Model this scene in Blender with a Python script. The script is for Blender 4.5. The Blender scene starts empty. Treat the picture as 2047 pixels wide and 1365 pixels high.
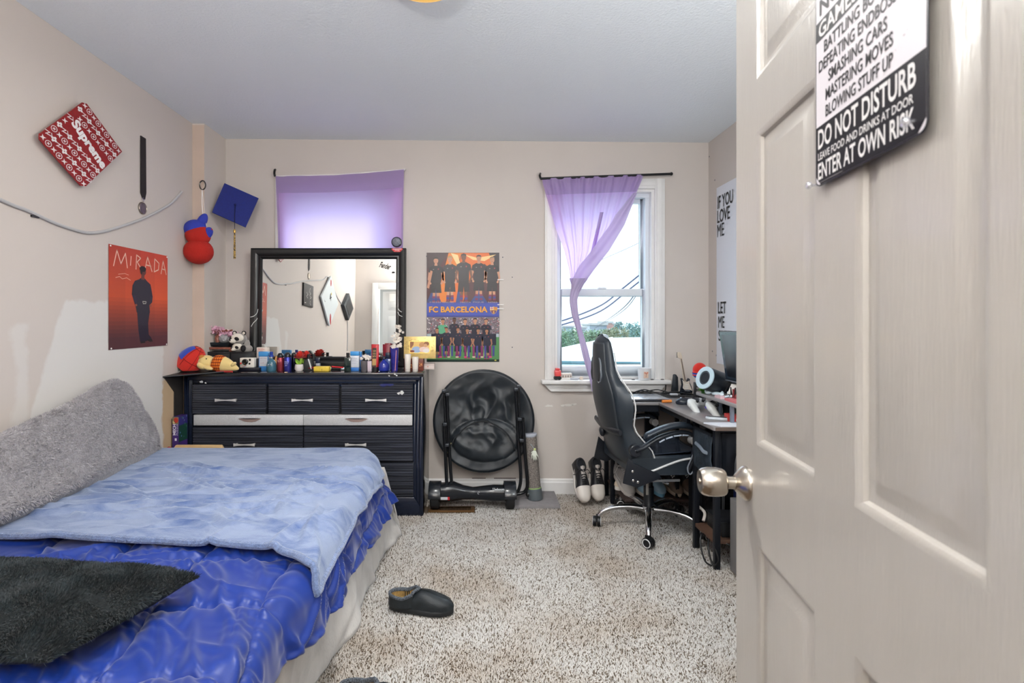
import bpy, bmesh, math, random
import numpy as np
from mathutils import Vector as V, Matrix as MX, noise as NZ
random.seed(7)
SC = bpy.context.scene
COL = SC.collection
PI = math.pi
# ---------------------------------------------------------------- camera, sky, lamps, exposure
F, CX, CY, CH = 1020.0, 949.0, 640.0, 1.262          # photograph 2047x1365
cd = bpy.data.cameras.new('camera'); cam = bpy.data.objects.new('camera', cd); COL.objects.link(cam)
cam.location = (0, 0, CH); cam.rotation_euler = (PI/2, 0, 0)
cd.sensor_width = 36; cd.lens = F/2047*36; cd.shift_x = (1023.5-CX)/2047; cd.shift_y = (CY-682.5)/2047
cd.clip_start = .02; cd.clip_end = 400
cd.dof.use_dof = True; cd.dof.focus_distance = 2.7; cd.dof.aperture_fstop = 6.3
SC.camera = cam
vs = SC.view_settings; vs.view_transform = 'Standard'; vs.look = 'None'; vs.gamma = 1; vs.use_curve_mapping = False
vs.exposure = 0.40
w = bpy.data.worlds.new('sky'); SC.world = w; w.use_nodes = True
nt = w.node_tree; nt.nodes.clear()
def WN(t): return nt.nodes.new(t)
tc = WN('ShaderNodeTexCoord'); sp = WN('ShaderNodeSeparateXYZ'); mr = WN('ShaderNodeMapRange')
mr.inputs[1].default_value = 0; mr.inputs[2].default_value = 1; mr.inputs[3].default_value = 1.0; mr.inputs[4].default_value = 2.0
rp = WN('ShaderNodeValToRGB'); rp.color_ramp.elements[0].position = .0; rp.color_ramp.elements[0].color = (.80, .93, 1, 1)
rp.color_ramp.elements[1].position = .7; rp.color_ramp.elements[1].color = (.72, .86, 1, 1)
bg = WN('ShaderNodeBackground'); wo = WN('ShaderNodeOutputWorld'); mu = WN('ShaderNodeMath'); mu.operation = 'MULTIPLY'; mu.inputs[1].default_value = 1.7
L = nt.links.new
L(tc.outputs['Generated'], sp.inputs[0]); L(sp.outputs[2], mr.inputs[0]); L(sp.outputs[2], rp.inputs[0])
L(mr.outputs[0], mu.inputs[0]); L(mu.outputs[0], bg.inputs[1]); L(rp.outputs[0], bg.inputs[0]); L(bg.outputs[0], wo.inputs[0])
def lamp(name, kind, loc, energy, color, rot=(0, 0, 0), **k):
    d = bpy.data.lights.new(name, kind); d.energy = energy; d.color = color
    for a, b in k.items(): setattr(d, a, b)
    o = bpy.data.objects.new(name, d); COL.objects.link(o); o.location = loc; o.rotation_euler = rot
    return o
# overcast bright sun, soft, from beyond the back wall
lamp('sun', 'SUN', (3, 9, 8), 1.6, (.90, .95, 1), (math.radians(-50), 0, math.radians(-24)), angle=math.radians(25))
# bulb of the ceiling dome, then three added fill lights out of view
lamp('ceiling_bulb', 'AREA', (-.19, 1.86, 2.44), 19, (.98, .975, .94), shape='DISK', size=.26)
lamp('entry_fill', 'POINT', (.12, -.48, 1.98), 16, (.97, 1, .99), shadow_soft_size=.12)  # added frontal fill behind the camera
lamp('floor_lamp_fill', 'AREA', (-.50, -.60, 1.66), 62, (1, .99, .97), (PI, 0, 0), shape='DISK', size=.26)  # added fill behind the camera, turned up at the ceiling
lamp('door_fill', 'POINT', (1.12, .80, 1.72), 34, (.88, .96, 1), shadow_soft_size=.13)  # added fill for the right side, hidden by the open door
# ---------------------------------------------------------------- helpers
def P(x, y, Y): return V(((x-CX)/F*Y, Y, CH-(y-CY)/F*Y))
def PX(x, y, X): Y = F*X/(x-CX); return P(x, y, Y)
def PZ(x, y, z): Y = F*(CH-z)/(y-CY); return P(x, y, Y)
def lin(c):
    return tuple(((v/255)/12.92 if v/255 <= .04045 else ((v/255+.055)/1.055)**2.4) for v in c[:3])
MATS = {}
def mat(name, rgb, rough=.5, metal=0, noise=None, bump=None, sheen=0, coat=0, spec=.5, emit=0, trans=0, rgb2=None, stretch=(1, 1, 1)):
    if name in MATS: return MATS[name]
    m = bpy.data.materials.new(name); m.use_nodes = True; t = m.node_tree; b = t.nodes['Principled BSDF']
    c = lin(rgb); b.inputs['Base Color'].default_value = (*c, 1); b.inputs['Roughness'].default_value = rough
    b.inputs['Metallic'].default_value = metal; b.inputs['Specular IOR Level'].default_value = spec
    if sheen: b.inputs['Sheen Weight'].default_value = sheen; b.inputs['Sheen Roughness'].default_value = .4
    if coat: b.inputs['Coat Weight'].default_value = coat; b.inputs['Coat Roughness'].default_value = .08
    if emit: b.inputs['Emission Color'].default_value = (*c, 1); b.inputs['Emission Strength'].default_value = emit
    if noise or bump:
        g = t.nodes.new('ShaderNodeTexCoord'); mp = t.nodes.new('ShaderNodeMapping'); mp.inputs['Scale'].default_value = stretch
        t.links.new(g.outputs['Object'], mp.inputs[0])
    if noise:
        n = t.nodes.new('ShaderNodeTexNoise'); n.inputs['Scale'].default_value = noise[0]; n.inputs['Detail'].default_value = 4
        t.links.new(mp.outputs[0], n.inputs[0])
        r = t.nodes.new('ShaderNodeValToRGB'); a = noise[1]
        c2 = lin(rgb2) if rgb2 else tuple(min(1, v*(1+a)) for v in c)
        c1 = c if rgb2 else tuple(v*(1-a) for v in c)
        r.color_ramp.elements[0].color = (*c1, 1); r.color_ramp.elements[1].color = (*c2, 1)
        lo, hi = (noise[2], noise[3]) if len(noise) > 2 else (.3, .7)
        r.color_ramp.elements[0].position = lo; r.color_ramp.elements[1].position = hi
        t.links.new(n.outputs[0], r.inputs[0]); t.links.new(r.outputs[0], b.inputs['Base Color'])
    if bump:
        n = t.nodes.new('ShaderNodeTexNoise'); n.inputs['Scale'].default_value = bump[0]; n.inputs['Detail'].default_value = 3
        t.links.new(mp.outputs[0], n.inputs[0]); u = t.nodes.new('ShaderNodeBump'); u.inputs['Strength'].default_value = bump[1]
        u.inputs['Distance'].default_value = bump[2] if len(bump) > 2 else .003
        t.links.new(n.outputs[0], u.inputs['Height']); t.links.new(u.outputs[0], b.inputs['Normal'])
    if trans:      # cloth that lets light through
        tr = t.nodes.new('ShaderNodeBsdfTranslucent'); tr.inputs[0].default_value = (*[min(1, v*1.15) for v in c], 1)
        ad = t.nodes.new('ShaderNodeMixShader'); ad.inputs[0].default_value = trans
        t.links.new(b.outputs[0], ad.inputs[1]); t.links.new(tr.outputs[0], ad.inputs[2]); t.links.new(ad.outputs[0], t.nodes['Material Output'].inputs[0])
    MATS[name] = m
    return m
def glassy(name, tint, amount, gloss=.08):
    if name in MATS: return MATS[name]
    m = bpy.data.materials.new(name); m.use_nodes = True; t = m.node_tree; t.nodes.remove(t.nodes['Principled BSDF'])
    a = t.nodes.new('ShaderNodeBsdfTransparent'); a.inputs[0].default_value = (*lin(tint), 1)
    g = t.nodes.new('ShaderNodeBsdfGlossy'); g.inputs['Roughness'].default_value = .03
    d = t.nodes.new('ShaderNodeBsdfDiffuse'); d.inputs[0].default_value = (*lin(tint), 1)
    x = t.nodes.new('ShaderNodeMixShader'); x.inputs[0].default_value = amount
    y = t.nodes.new('ShaderNodeMixShader'); y.inputs[0].default_value = gloss
    t.links.new(a.outputs[0], x.inputs[1]); t.links.new(d.outputs[0], x.inputs[2])
    t.links.new(x.outputs[0], y.inputs[1]); t.links.new(g.outputs[0], y.inputs[2]); t.links.new(y.outputs[0], t.nodes['Material Output'].inputs[0])
    MATS[name] = m; return m
def print_mat(name, rough=.5, spec=.4):      # flat print: colours come from the faces
    if name in MATS: return MATS[name]
    m = bpy.data.materials.new(name); m.use_nodes = True; t = m.node_tree; b = t.nodes['Principled BSDF']
    a = t.nodes.new('ShaderNodeVertexColor'); a.layer_name = 'Col'; t.links.new(a.outputs[0], b.inputs['Base Color'])
    b.inputs['Roughness'].default_value = rough; b.inputs['Specular IOR Level'].default_value = spec; MATS[name] = m; return m
ORG = {}
def tag(o, label, cat=None, group=None):
    if label: o['label'] = label
    if cat: o['category'] = cat
    if group: o['group'] = group
    return o
def thing(name, label, cat, loc, group=None):
    o = bpy.data.objects.new(name, None); COL.objects.link(o); o.location = loc; o.empty_display_size = .05
    ORG[o] = V(loc); tag(o, label, cat, group); return o
def struct(o): o['kind'] = 'structure'; return o
class MB:
    def __init__(s): s.v = []; s.f = []; s.c = []
    def add(s, vs, fs, M=None, col=None):
        n = len(s.v)
        s.v += [tuple(M @ V(p)) for p in vs] if M is not None else [tuple(p) for p in vs]
        s.f += [tuple(i+n for i in f) for f in fs]; s.c += [col]*len(fs); return s
    def box(s, x0, x1, y0, y1, z0, z1, M=None, col=None):
        return s.add([(x0,y0,z0),(x1,y0,z0),(x1,y1,z0),(x0,y1,z0),(x0,y0,z1),(x1,y0,z1),(x1,y1,z1),(x0,y1,z1)],
            [(0,3,2,1),(4,5,6,7),(0,1,5,4),(1,2,6,5),(2,3,7,6),(3,0,4,7)], M, col)
    def hexa(s, b, t):     # 4 bottom + 4 top points
        return s.add(list(b)+list(t), [(0,3,2,1),(4,5,6,7),(0,1,5,4),(1,2,6,5),(2,3,7,6),(3,0,4,7)])
    def tube(s, pts, r, n=8, closed=False, flat=1, col=None):
        pts = [V(p) for p in pts]; m = len(pts); vs = []; up = None
        for i, p in enumerate(pts):
            if closed: d = pts[(i+1) % m]-pts[i-1]
            else: d = pts[min(i+1, m-1)]-pts[max(i-1, 0)]
            d.normalize()
            if up is None: up = V((0,0,1)) if abs(d.z) < .9 else V((0,1,0))
            a = d.cross(up); a.normalize(); b = a.cross(d); up = b
            rr = r[i] if isinstance(r, (list, tuple)) else r
            for k in range(n):
                t = 2*PI*k/n; vs.append(p+a*(rr*math.cos(t))+b*(rr*flat*math.sin(t)))
        fs = []
        for i in range(m if closed else m-1):
            j = (i+1) % m
            for k in range(n): fs.append((i*n+k, i*n+(k+1) % n, j*n+(k+1) % n, j*n+k))
        if not closed: fs += [tuple(range(n-1, -1, -1)), tuple((m-1)*n+k for k in range(n))]
        return s.add(vs, fs, None, col)
    def lathe(s, prof, n=20, M=None, col=None):   # (r,z) bottom to top
        vs = []; fs = []
        for r, z in prof:
            for k in range(n): t = 2*PI*k/n; vs.append((r*math.cos(t), r*math.sin(t), z))
        for i in range(len(prof)-1):
            for k in range(n): fs.append((i*n+k, i*n+(k+1) % n, (i+1)*n+(k+1) % n, (i+1)*n+k))
        if prof[0][0] > 1e-5: fs.append(tuple(range(n-1, -1, -1)))
        if prof[-1][0] > 1e-5: fs.append(tuple((len(prof)-1)*n+k for k in range(n)))
        return s.add(vs, fs, M, col)
    def ell(s, c, r, n=14, m=9, M=None, col=None):
        vs = []; fs = []
        for i in range(m+1):
            a = PI*i/m-PI/2
            for k in range(n):
                t = 2*PI*k/n; vs.append((c[0]+r[0]*math.cos(a)*math.cos(t), c[1]+r[1]*math.cos(a)*math.sin(t), c[2]+r[2]*math.sin(a)))
        for i in range(m):
            for k in range(n): fs.append((i*n+k, i*n+(k+1) % n, (i+1)*n+(k+1) % n, (i+1)*n+k))
        return s.add(vs, fs, M, col)
    def prism(s, poly, d, M=None, col=None):   # polygon in uv, from w=0 to w=d
        n = len(poly)
        return s.add([(u, v, 0) for u, v in poly]+[(u, v, d) for u, v in poly],
            [tuple(range(n-1, -1, -1)), tuple(range(n, 2*n))]+[(i, (i+1) % n, n+(i+1) % n, n+i) for i in range(n)], M, col)
    def poly(s, pts, M=None, w=0, col=None):
        return s.add([(u, v, w) for u, v in pts], [tuple(range(len(pts)))], M, col)
    def rect(s, u0, u1, v0, v1, M=None, w=0, col=None):
        return s.poly([(u0,v0),(u1,v0),(u1,v1),(u0,v1)], M, w, col)
    def oval(s, u, v, ru, rv, M=None, w=0, col=None, n=14, a0=0):
        return s.poly([(u+ru*math.cos(a0+2*PI*k/n), v+rv*math.sin(a0+2*PI*k/n)) for k in range(n)], M, w, col)
    def line(s, pts, wd, M=None, w=0, col=None):
        for a, b in zip(pts[:-1], pts[1:]):
            d = V((b[0]-a[0], b[1]-a[1])); 
            if d.length < 1e-9: continue
            d.normalize(); q = V((-d.y, d.x))*wd/2; e = d*wd*.3
            s.poly([(a[0]-q.x-e.x, a[1]-q.y-e.y), (b[0]-q.x+e.x, b[1]-q.y+e.y), (b[0]+q.x+e.x, b[1]+q.y+e.y), (a[0]+q.x-e.x, a[1]+q.y-e.y)], M, w, col)
        return s
    def text(s, t, u0, u1, v0, v1, M=None, w=0, col=None, shear=0, bold=0):
        vs, fs = text_geo(t, shear, bold)
        return s.add([(u0+(u1-u0)*x, v0+(v1-v0)*y, w) for x, y in vs], fs, M, col)
    def grid(s, nu, nv, fn, flip=False, closeu=False):
        vs = [fn(i/(nu if closeu else nu-1), j/(nv-1)) for j in range(nv) for i in range(nu)]; fs = []
        for j in range(nv-1):
            for i in range(nu if closeu else nu-1):
                a, b = j*nu+i, j*nu+(i+1) % nu
                q = (a, b, b+nu, a+nu); fs.append(q[::-1] if flip else q)
        return s.add(vs, fs)
    def loft(s, rings, caps=True):
        n = len(rings[0]); vs = [p for r in rings for p in r]; fs = []
        for j in range(len(rings)-1):
            for i in range(n): fs.append((j*n+i, j*n+(i+1) % n, (j+1)*n+(i+1) % n, (j+1)*n+i))
        if caps: fs += [tuple(range(n-1, -1, -1)), tuple((len(rings)-1)*n+k for k in range(n))]
        return s.add(vs, fs)
    def build(s, name, m, parent=None, loc=None, bevel=0, segs=2, smooth=40, sub=0, solid=0, label=None, cat=None, group=None, kind=None, fix=True):
        vs = np.array(s.v, dtype=float)
        if parent is not None: org = ORG[parent]
        elif loc is not None: org = V(loc)
        else:
            lo, hi = vs.min(0), vs.max(0); org = V(((lo[0]+hi[0])/2, (lo[1]+hi[1])/2, lo[2]))
        me = bpy.data.meshes.new(name); me.from_pydata([tuple(v) for v in vs-np.array(org)], [], s.f)
        if any(c is not None for c in s.c):
            at = me.color_attributes.new('Col', 'FLOAT_COLOR', 'CORNER'); a = []
            for c, f in zip(s.c, s.f): a += [*(lin(c) if c else (.5,.5,.5)), 1.0]*len(f)
            at.data.foreach_set('color', a)
        if bevel or fix:
            bm = bmesh.new(); bm.from_mesh(me)
            if fix:
                if not any(c is not None for c in s.c):
                    bmesh.ops.remove_doubles(bm, verts=bm.verts, dist=1e-6)
                    bmesh.ops.recalc_face_normals(bm, faces=bm.faces)
            if bevel:
                es = [e for e in bm.edges if len(e.link_faces) == 2 and e.calc_face_angle(0) > .6]
                bmesh.ops.bevel(bm, geom=es, offset=bevel, segments=segs, affect='EDGES', profile=.5, clamp_overlap=True)
            bm.to_mesh(me); bm.free()
        if smooth:
            me.polygons.foreach_set('use_smooth', [True]*len(me.polygons)); me.set_sharp_from_angle(angle=math.radians(smooth))
        me.materials.append(m)
        o = bpy.data.objects.new(name, me); COL.objects.link(o)
        if parent is not None: o.parent = parent
        if parent is None: o.location = org
        elif parent.type == 'MESH' and parent.parent is None: pass
        ORG[o] = org
        if solid: q = o.modifiers.new('solid', 'SOLIDIFY'); q.thickness = solid; q.offset = 0
        if sub: q = o.modifiers.new('sub', 'SUBSURF'); q.levels = sub; q.render_levels = sub
        tag(o, label, cat, group)
        if kind: o['kind'] = kind
        return o
TXT = {}
def text_geo(t, shear=0, bold=0):
    k = (t, shear, bold)
    if k in TXT: return TXT[k]
    cu = bpy.data.curves.new('t', 'FONT'); cu.body = t; cu.size = 1; cu.shear = shear; cu.offset = bold; cu.fill_mode = 'FRONT'; cu.resolution_u = 3
    o = bpy.data.objects.new('t', cu); COL.objects.link(o); dg = bpy.context.evaluated_depsgraph_get()
    me = bpy.data.meshes.new_from_object(o.evaluated_get(dg)); bpy.data.objects.remove(o); bpy.data.curves.remove(cu)
    a = np.array([tuple(v.co)[:2] for v in me.vertices]); lo, hi = a.min(0), a.max(0); a = (a-lo)/(hi-lo)
    r = ([tuple(p) for p in a], [tuple(p.vertices) for p in me.polygons]); bpy.data.meshes.remove(me); TXT[k] = r; return r
def frame(o, u, v):      # local frame: u right, v up, w = u x v
    u = V(u).normalized(); v = V(v).normalized(); n = u.cross(v)
    return MX(((u.x, v.x, n.x, o[0]), (u.y, v.y, n.y, o[1]), (u.z, v.z, n.z, o[2]), (0, 0, 0, 1)))
def T(x, y, z): return MX.Translation((x, y, z))
def RZ(a): return MX.Rotation(math.radians(a), 4, 'Z')
def RX(a): return MX.Rotation(math.radians(a), 4, 'X')
def RY(a): return MX.Rotation(math.radians(a), 4, 'Y')
def spline(pts, n=8):
    pts = [V(p) for p in pts]; out = []
    for i in range(len(pts)-1):
        p0 = pts[max(i-1, 0)]; p1, p2 = pts[i], pts[i+1]; p3 = pts[min(i+2, len(pts)-1)]
        for k in range(n):
            t = k/n; out.append(.5*((2*p1)+(p2-p0)*t+(2*p0-5*p1+4*p2-p3)*t*t+(3*p1-p0-3*p2+p3)*t**3))
    return out+[pts[-1]]
def interp(x, xs, ys): return float(np.interp(x, xs, ys))
def fbm(x, y, z=0, o=4): return NZ.fractal(V((x, y, z)), 1.0, 2.0, o)
WALL_Y, LX, RXW, FRONT_Y, CEIL = 3.71, -1.893, 1.70, -.78, 2.58
def BACK(y=WALL_Y): return frame((0, y, 0), (1, 0, 0), (0, 0, 1))       # u = X, v = Z
def LEFT(x=LX): return frame((x, 0, 0), (0, 1, 0), (0, 0, 1))           # u = Y, v = Z
def RIGHT(x=RXW): return frame((x, 0, 0), (0, -1, 0), (0, 0, 1))        # u = -Y, v = Z
# ---------------------------------------------------------------- room shell
paint = mat('wall_paint', (205, 196, 189), .75, bump=(260, .12, .0012), noise=(2.2, .025))
trimw = mat('trim_white', (232, 230, 228), .42, noise=(14, .02))
def left_wall_mat():
    m = bpy.data.materials.new('left_wall_paint'); m.use_nodes = True; t = m.node_tree; b = t.nodes['Principled BSDF']; b.inputs['Roughness'].default_value = .75
    N_ = t.nodes.new; Lk = t.links.new
    g = N_('ShaderNodeNewGeometry'); s = N_('ShaderNodeSeparateXYZ'); Lk(g.outputs['Position'], s.inputs[0])
    n = N_('ShaderNodeTexNoise'); n.inputs['Scale'].default_value = 5; n.inputs['Detail'].default_value = 6; n.inputs['Roughness'].default_value = .65; Lk(g.outputs['Position'], n.inputs[0])
    def mth(op, a, b_=None, c=None):
        q = N_('ShaderNodeMath'); q.operation = op
        for i, x in enumerate((a, b_, c)):
            if x is None: continue
            if isinstance(x, (int, float)): q.inputs[i].default_value = x
            else: Lk(x, q.inputs[i])
        return q.outputs[0]
    dn = mth('MULTIPLY_ADD', n.outputs[0], .12, -.06)
    y = mth('ADD', s.outputs[1], dn); z = mth('ADD', s.outputs[2], dn)
    def step(v, lo, soft=.008):
        q = N_('ShaderNodeMapRange'); Lk(v, q.inputs[0]); q.inputs[1].default_value = lo-soft; q.inputs[2].default_value = lo+soft; return q.outputs[0]
    # primer patch: its left border runs down to the left
    diag = mth('MULTIPLY_ADD', z, .372, 1.853); a = step(mth('SUBTRACT', y, diag), .0)
    a = mth('MULTIPLY', a, mth('SUBTRACT', 1, step(z, 1.35)))
    a = mth('MULTIPLY', a, mth('SUBTRACT', 1, step(y, 3.10)))
    st = mth('MULTIPLY', step(y, 2.10, .012), mth('SUBTRACT', 1, step(y, 2.16, .012))); st = mth('MULTIPLY', st, mth('SUBTRACT', 1, step(z, 1.25)))
    st = mth('MULTIPLY', st, .6); a = mth('MAXIMUM', a, st)
    tan = mth('MULTIPLY', step(y, 3.10), mth('SUBTRACT', 1, step(z, .90)))
    def mix(f, c1, c2):
        q = N_('ShaderNodeMix'); q.data_type = 'RGBA'; Lk(f, q.inputs[0])
        for i, c in ((6, c1), (7, c2)):
            if isinstance(c, tuple): q.inputs[i].default_value = (*lin(c), 1)
            else: Lk(c, q.inputs[i])
        return q.outputs[2]
    c = mix(a, (205, 195, 187), (216, 212, 207)); c = mix(tan, c, (200, 172, 138)); Lk(c, b.inputs['Base Color'])
    n2 = N_('ShaderNodeTexNoise'); n2.inputs['Scale'].default_value = 240; Lk(g.outputs['Position'], n2.inputs[0]); u = N_('ShaderNodeBump'); u.inputs['Strength'].default_value = .12; u.inputs['Distance'].default_value = .0012
    Lk(n2.outputs[0], u.inputs['Height']); Lk(u.outputs[0], b.inputs['Normal']); return m
struct(MB().box(LX-.1, LX, FRONT_Y-.1, WALL_Y+.2, 0, CEIL).build('wall_left', left_wall_mat()))
# openings of the two back windows
OZ0, OZ1 = .833, 2.215; W1 = (-1.372, -.590); W2 = (.58, 1.305); WT = .22
b = MB()
for x0, x1, z0, z1 in ((LX-.1, W1[0], 0, CEIL), (W1[1], W2[0], 0, CEIL), (W2[1], RXW+.1, 0, CEIL), (W1[0], W1[1], 0, OZ0), (W1[0], W1[1], OZ1, CEIL), (W2[0], W2[1], 0, OZ0), (W2[0], W2[1], OZ1, CEIL)):
    b.box(x0, x1, WALL_Y, WALL_Y+WT, z0, z1)
wb = struct(b.build('wall_back', paint, smooth=0))
struct(MB().box(RXW, RXW+.1, .2, WALL_Y+.2, 0, CEIL).build('wall_right', paint))
DX0, DX1 = -1.53, -.77     # closet door opening in the front wall
struct(MB().box(LX-.1, DX0, FRONT_Y-.1, FRONT_Y, 0, CEIL).box(DX1, .55, FRONT_Y-.1, FRONT_Y, 0, CEIL).box(DX0, DX1, FRONT_Y-.1, FRONT_Y, 2.04, CEIL).box(DX0-.1, DX1+.1, FRONT_Y-.75, FRONT_Y-.7, 0, CEIL)
       .build('wall_front', paint, smooth=0))
struct(MB().box(.45, .55, FRONT_Y, .28, 0, CEIL).box(.45, RXW+.1, .18, .28, 0, CEIL).build('wall_entry', paint, smooth=0))
# ceiling: the old plaster dips a little towards the right
ceil_m = mat('ceiling_paint', (233, 238, 242), .8, bump=(90, .5, .006))
struct(MB().hexa([(LX-.1, FRONT_Y-.8, CEIL), (RXW+.1, FRONT_Y-.8, CEIL-.02), (RXW+.1, WALL_Y+.2, CEIL-.028), (LX-.1, WALL_Y+.2, CEIL+.002)],
    [(LX-.1, FRONT_Y-.8, CEIL+.1), (RXW+.1, FRONT_Y-.8, CEIL+.1), (RXW+.1, WALL_Y+.2, CEIL+.1), (LX-.1, WALL_Y+.2, CEIL+.1)]).build('ceiling', ceil_m, smooth=0))
# boxed-in corner chase
chase = struct(MB().box(LX, -1.812, 3.42, WALL_Y, 0, CEIL).build('trim_1', mat('chase_paint', (212, 202, 193), .7, bump=(200, .1, .001)), smooth=0))
MB().box(LX+.001, -1.8125, 3.419, 3.4205, .0, 2.57).build('bare_face', mat('bare_plaster', (205, 184, 168), .8, noise=(6, .05)), chase, label='unpainted tan face of the boxed-in corner')
# baseboards
bbp = [(0, 0), (.016, 0), (.016, .085), (.011, .095), (.011, .102), (.004, .11), (0, .112)]
def baseboard(name, o, u, ln):
    u = V(u); n = V((0, 0, 1)).cross(u)
    M = MX(((n.x, 0, u.x, o[0]), (n.y, 0, u.y, o[1]), (0, 1, 0, o[2]), (0, 0, 0, 1)))
    return struct(MB().prism(bbp, ln, M).build(name, trimw, smooth=0))
baseboard('baseboard_back', (RXW, WALL_Y, 0), (-1, 0, 0), RXW+1.81)
baseboard('baseboard_right', (RXW, .3, 0), (0, 1, 0), WALL_Y-.3)
baseboard('baseboard_left', (LX, 3.42, 0), (0, -1, 0), 3.42-FRONT_Y)
baseboard('baseboard_front', (LX, FRONT_Y, 0), (1, 0, 0), DX0-.1-LX)
# gaps and chips along the top of the back baseboard
fl = MB()
for x0, x1, z in ((-.02, .08, .1125), (.14, .30, .1125)): fl.box(x0, x1, WALL_Y-.006, WALL_Y-.0005, z, z+.004)
fl.build('caulk_gap', mat('dark_gap', (70, 45, 35), .9), wb)
ch = MB(); mm = BACK(WALL_Y-.0006)
random.seed(3)
for (px, py, rx, ry) in ((1098, 811, 9, 2.6), (1125, 810, 4, 2), (1136, 809, 10, 2.2), (1147, 808, 6, 2)):
    c = P(px, py, WALL_Y); ch.poly([(c.x+rx/275*math.cos(2*PI*k/9)*random.uniform(.6, 1.2), c.z+ry/275*math.sin(2*PI*k/9)*random.uniform(.5, 1.4)) for k in range(9)], mm)
ch.build('paint_chip', mat('bare_chip', (226, 222, 216), .9), wb, fix=False)
# ---------------------------------------------------------------- floor and carpet
carp = mat('carpet_backing', (96, 80, 64), .95, noise=(160, .35))
fl = struct(MB().box(LX-.1, RXW+.1, FRONT_Y-.8, WALL_Y+.2, -.05, 0).build('floor', carp, smooth=0))
def carpet():
    rng = np.random.default_rng(5)
    def region(x0, x1, y0, y1, sp):
        nx, ny = int((x1-x0)/sp), int((y1-y0)/sp)
        X, Y = np.meshgrid(np.arange(nx), np.arange(ny)); X = x0+(X.ravel()+rng.uniform(0, 1, X.size))*sp; Y = y0+(Y.ravel()+rng.uniform(0, 1, Y.size))*sp
        return X, Y
    X, Y = region(-.62, 1.69, 1.45, 3.69, .0056)
    keep = ~((X > -.345) & (X < .005) & (Y > 3.33) & (Y < 3.455))
    keep &= ~((X < -.33) & (Y > 3.29))
    X, Y = X[keep], Y[keep]; n = X.size
    lump = np.array([NZ.noise(V((x*7, y*7, 0))) for x, y in zip(X[::1], Y[::1])])
    h = rng.uniform(.006, .0125, n)+lump*.003; r = rng.uniform(.0028, .0044, n); a = rng.uniform(0, 2*PI, n)
    dir_ = np.array([NZ.noise(V((x*2.5, y*2.5, 5))) for x, y in zip(X, Y)])*PI*2
    lx = np.cos(dir_)*.0015+rng.normal(0, .0034, n); ly = np.sin(dir_)*.0015+rng.normal(0, .0034, n)
    vs = np.zeros((n, 4, 3))
    for k in range(3):
        vs[:, k, 0] = X+r*np.cos(a+k*2*PI/3); vs[:, k, 1] = Y+r*np.sin(a+k*2*PI/3); vs[:, k, 2] = .0005
    vs[:, 3, 0] = X+lx; vs[:, 3, 1] = Y+ly; vs[:, 3, 2] = h
    base = np.arange(n)[:, None]*4; fs = np.concatenate([base+np.array([[0, 1, 3]]), base+np.array([[1, 2, 3]]), base+np.array([[2, 0, 3]])], 1).reshape(-1, 3)
    me = bpy.data.meshes.new('carpet_pile'); me.vertices.add(n*4); me.vertices.foreach_set('co', vs.ravel())
    me.loops.add(fs.size); me.loops.foreach_set('vertex_index', fs.ravel().astype(np.int32)); me.polygons.add(len(fs)); me.polygons.foreach_set('loop_start', np.arange(0, fs.size, 3, dtype=np.int32))
    me.update(); me.validate()
    tone = rng.uniform(0, 1, n)
    at = me.attributes.new('tone', 'FLOAT', 'POINT'); at.data.foreach_set('value', np.repeat(tone, 4))
    m = bpy.data.materials.new('carpet_yarn'); m.use_nodes = True; t = m.node_tree; b = t.nodes['Principled BSDF']; b.inputs['Roughness'].default_value = .95; b.inputs['Specular IOR Level'].default_value = .1
    q = t.nodes.new('ShaderNodeAttribute'); q.attribute_name = 'tone'; r_ = t.nodes.new('ShaderNodeValToRGB')
    for i, (p, c) in enumerate(((0, (84, 74, 64)), (.13, (150, 140, 128)), (.26, (200, 196, 192)), (1, (216, 213, 209)))):
        e = r_.color_ramp.elements[i] if i < 2 else r_.color_ramp.elements.new(p)
        e.position = p; e.color = (*lin(c), 1)
    g = t.nodes.new('ShaderNodeTexCoord'); n1 = t.nodes.new('ShaderNodeTexNoise'); n1.inputs['Scale'].default_value = 2.3; n1.inputs['Detail'].default_value = 5; t.links.new(g.outputs['Object'], n1.inputs[0])
    r2 = t.nodes.new('ShaderNodeValToRGB'); r2.color_ramp.elements[0].position = .36; r2.color_ramp.elements[0].color = (.74, .66, .58, 1); r2.color_ramp.elements[1].position = .56; r2.color_ramp.elements[1].color = (1, 1, 1, 1)
    x = t.nodes.new('ShaderNodeMix'); x.data_type = 'RGBA'; x.blend_type = 'MULTIPLY'; x.inputs[0].default_value = .8
    t.links.new(q.outputs['Fac'], r_.inputs[0]); t.links.new(n1.outputs[0], r2.inputs[0]); t.links.new(r_.outputs[0], x.inputs[6]); t.links.new(r2.outputs[0], x.inputs[7]); t.links.new(x.outputs[2], b.inputs['Base Color'])
    me.materials.append(m); o = bpy.data.objects.new('carpet_pile', me); COL.objects.link(o); o.parent = fl; o.matrix_parent_inverse = MX.Translation(-V(fl.location)); o['kind'] = 'stuff'
carpet()
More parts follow.
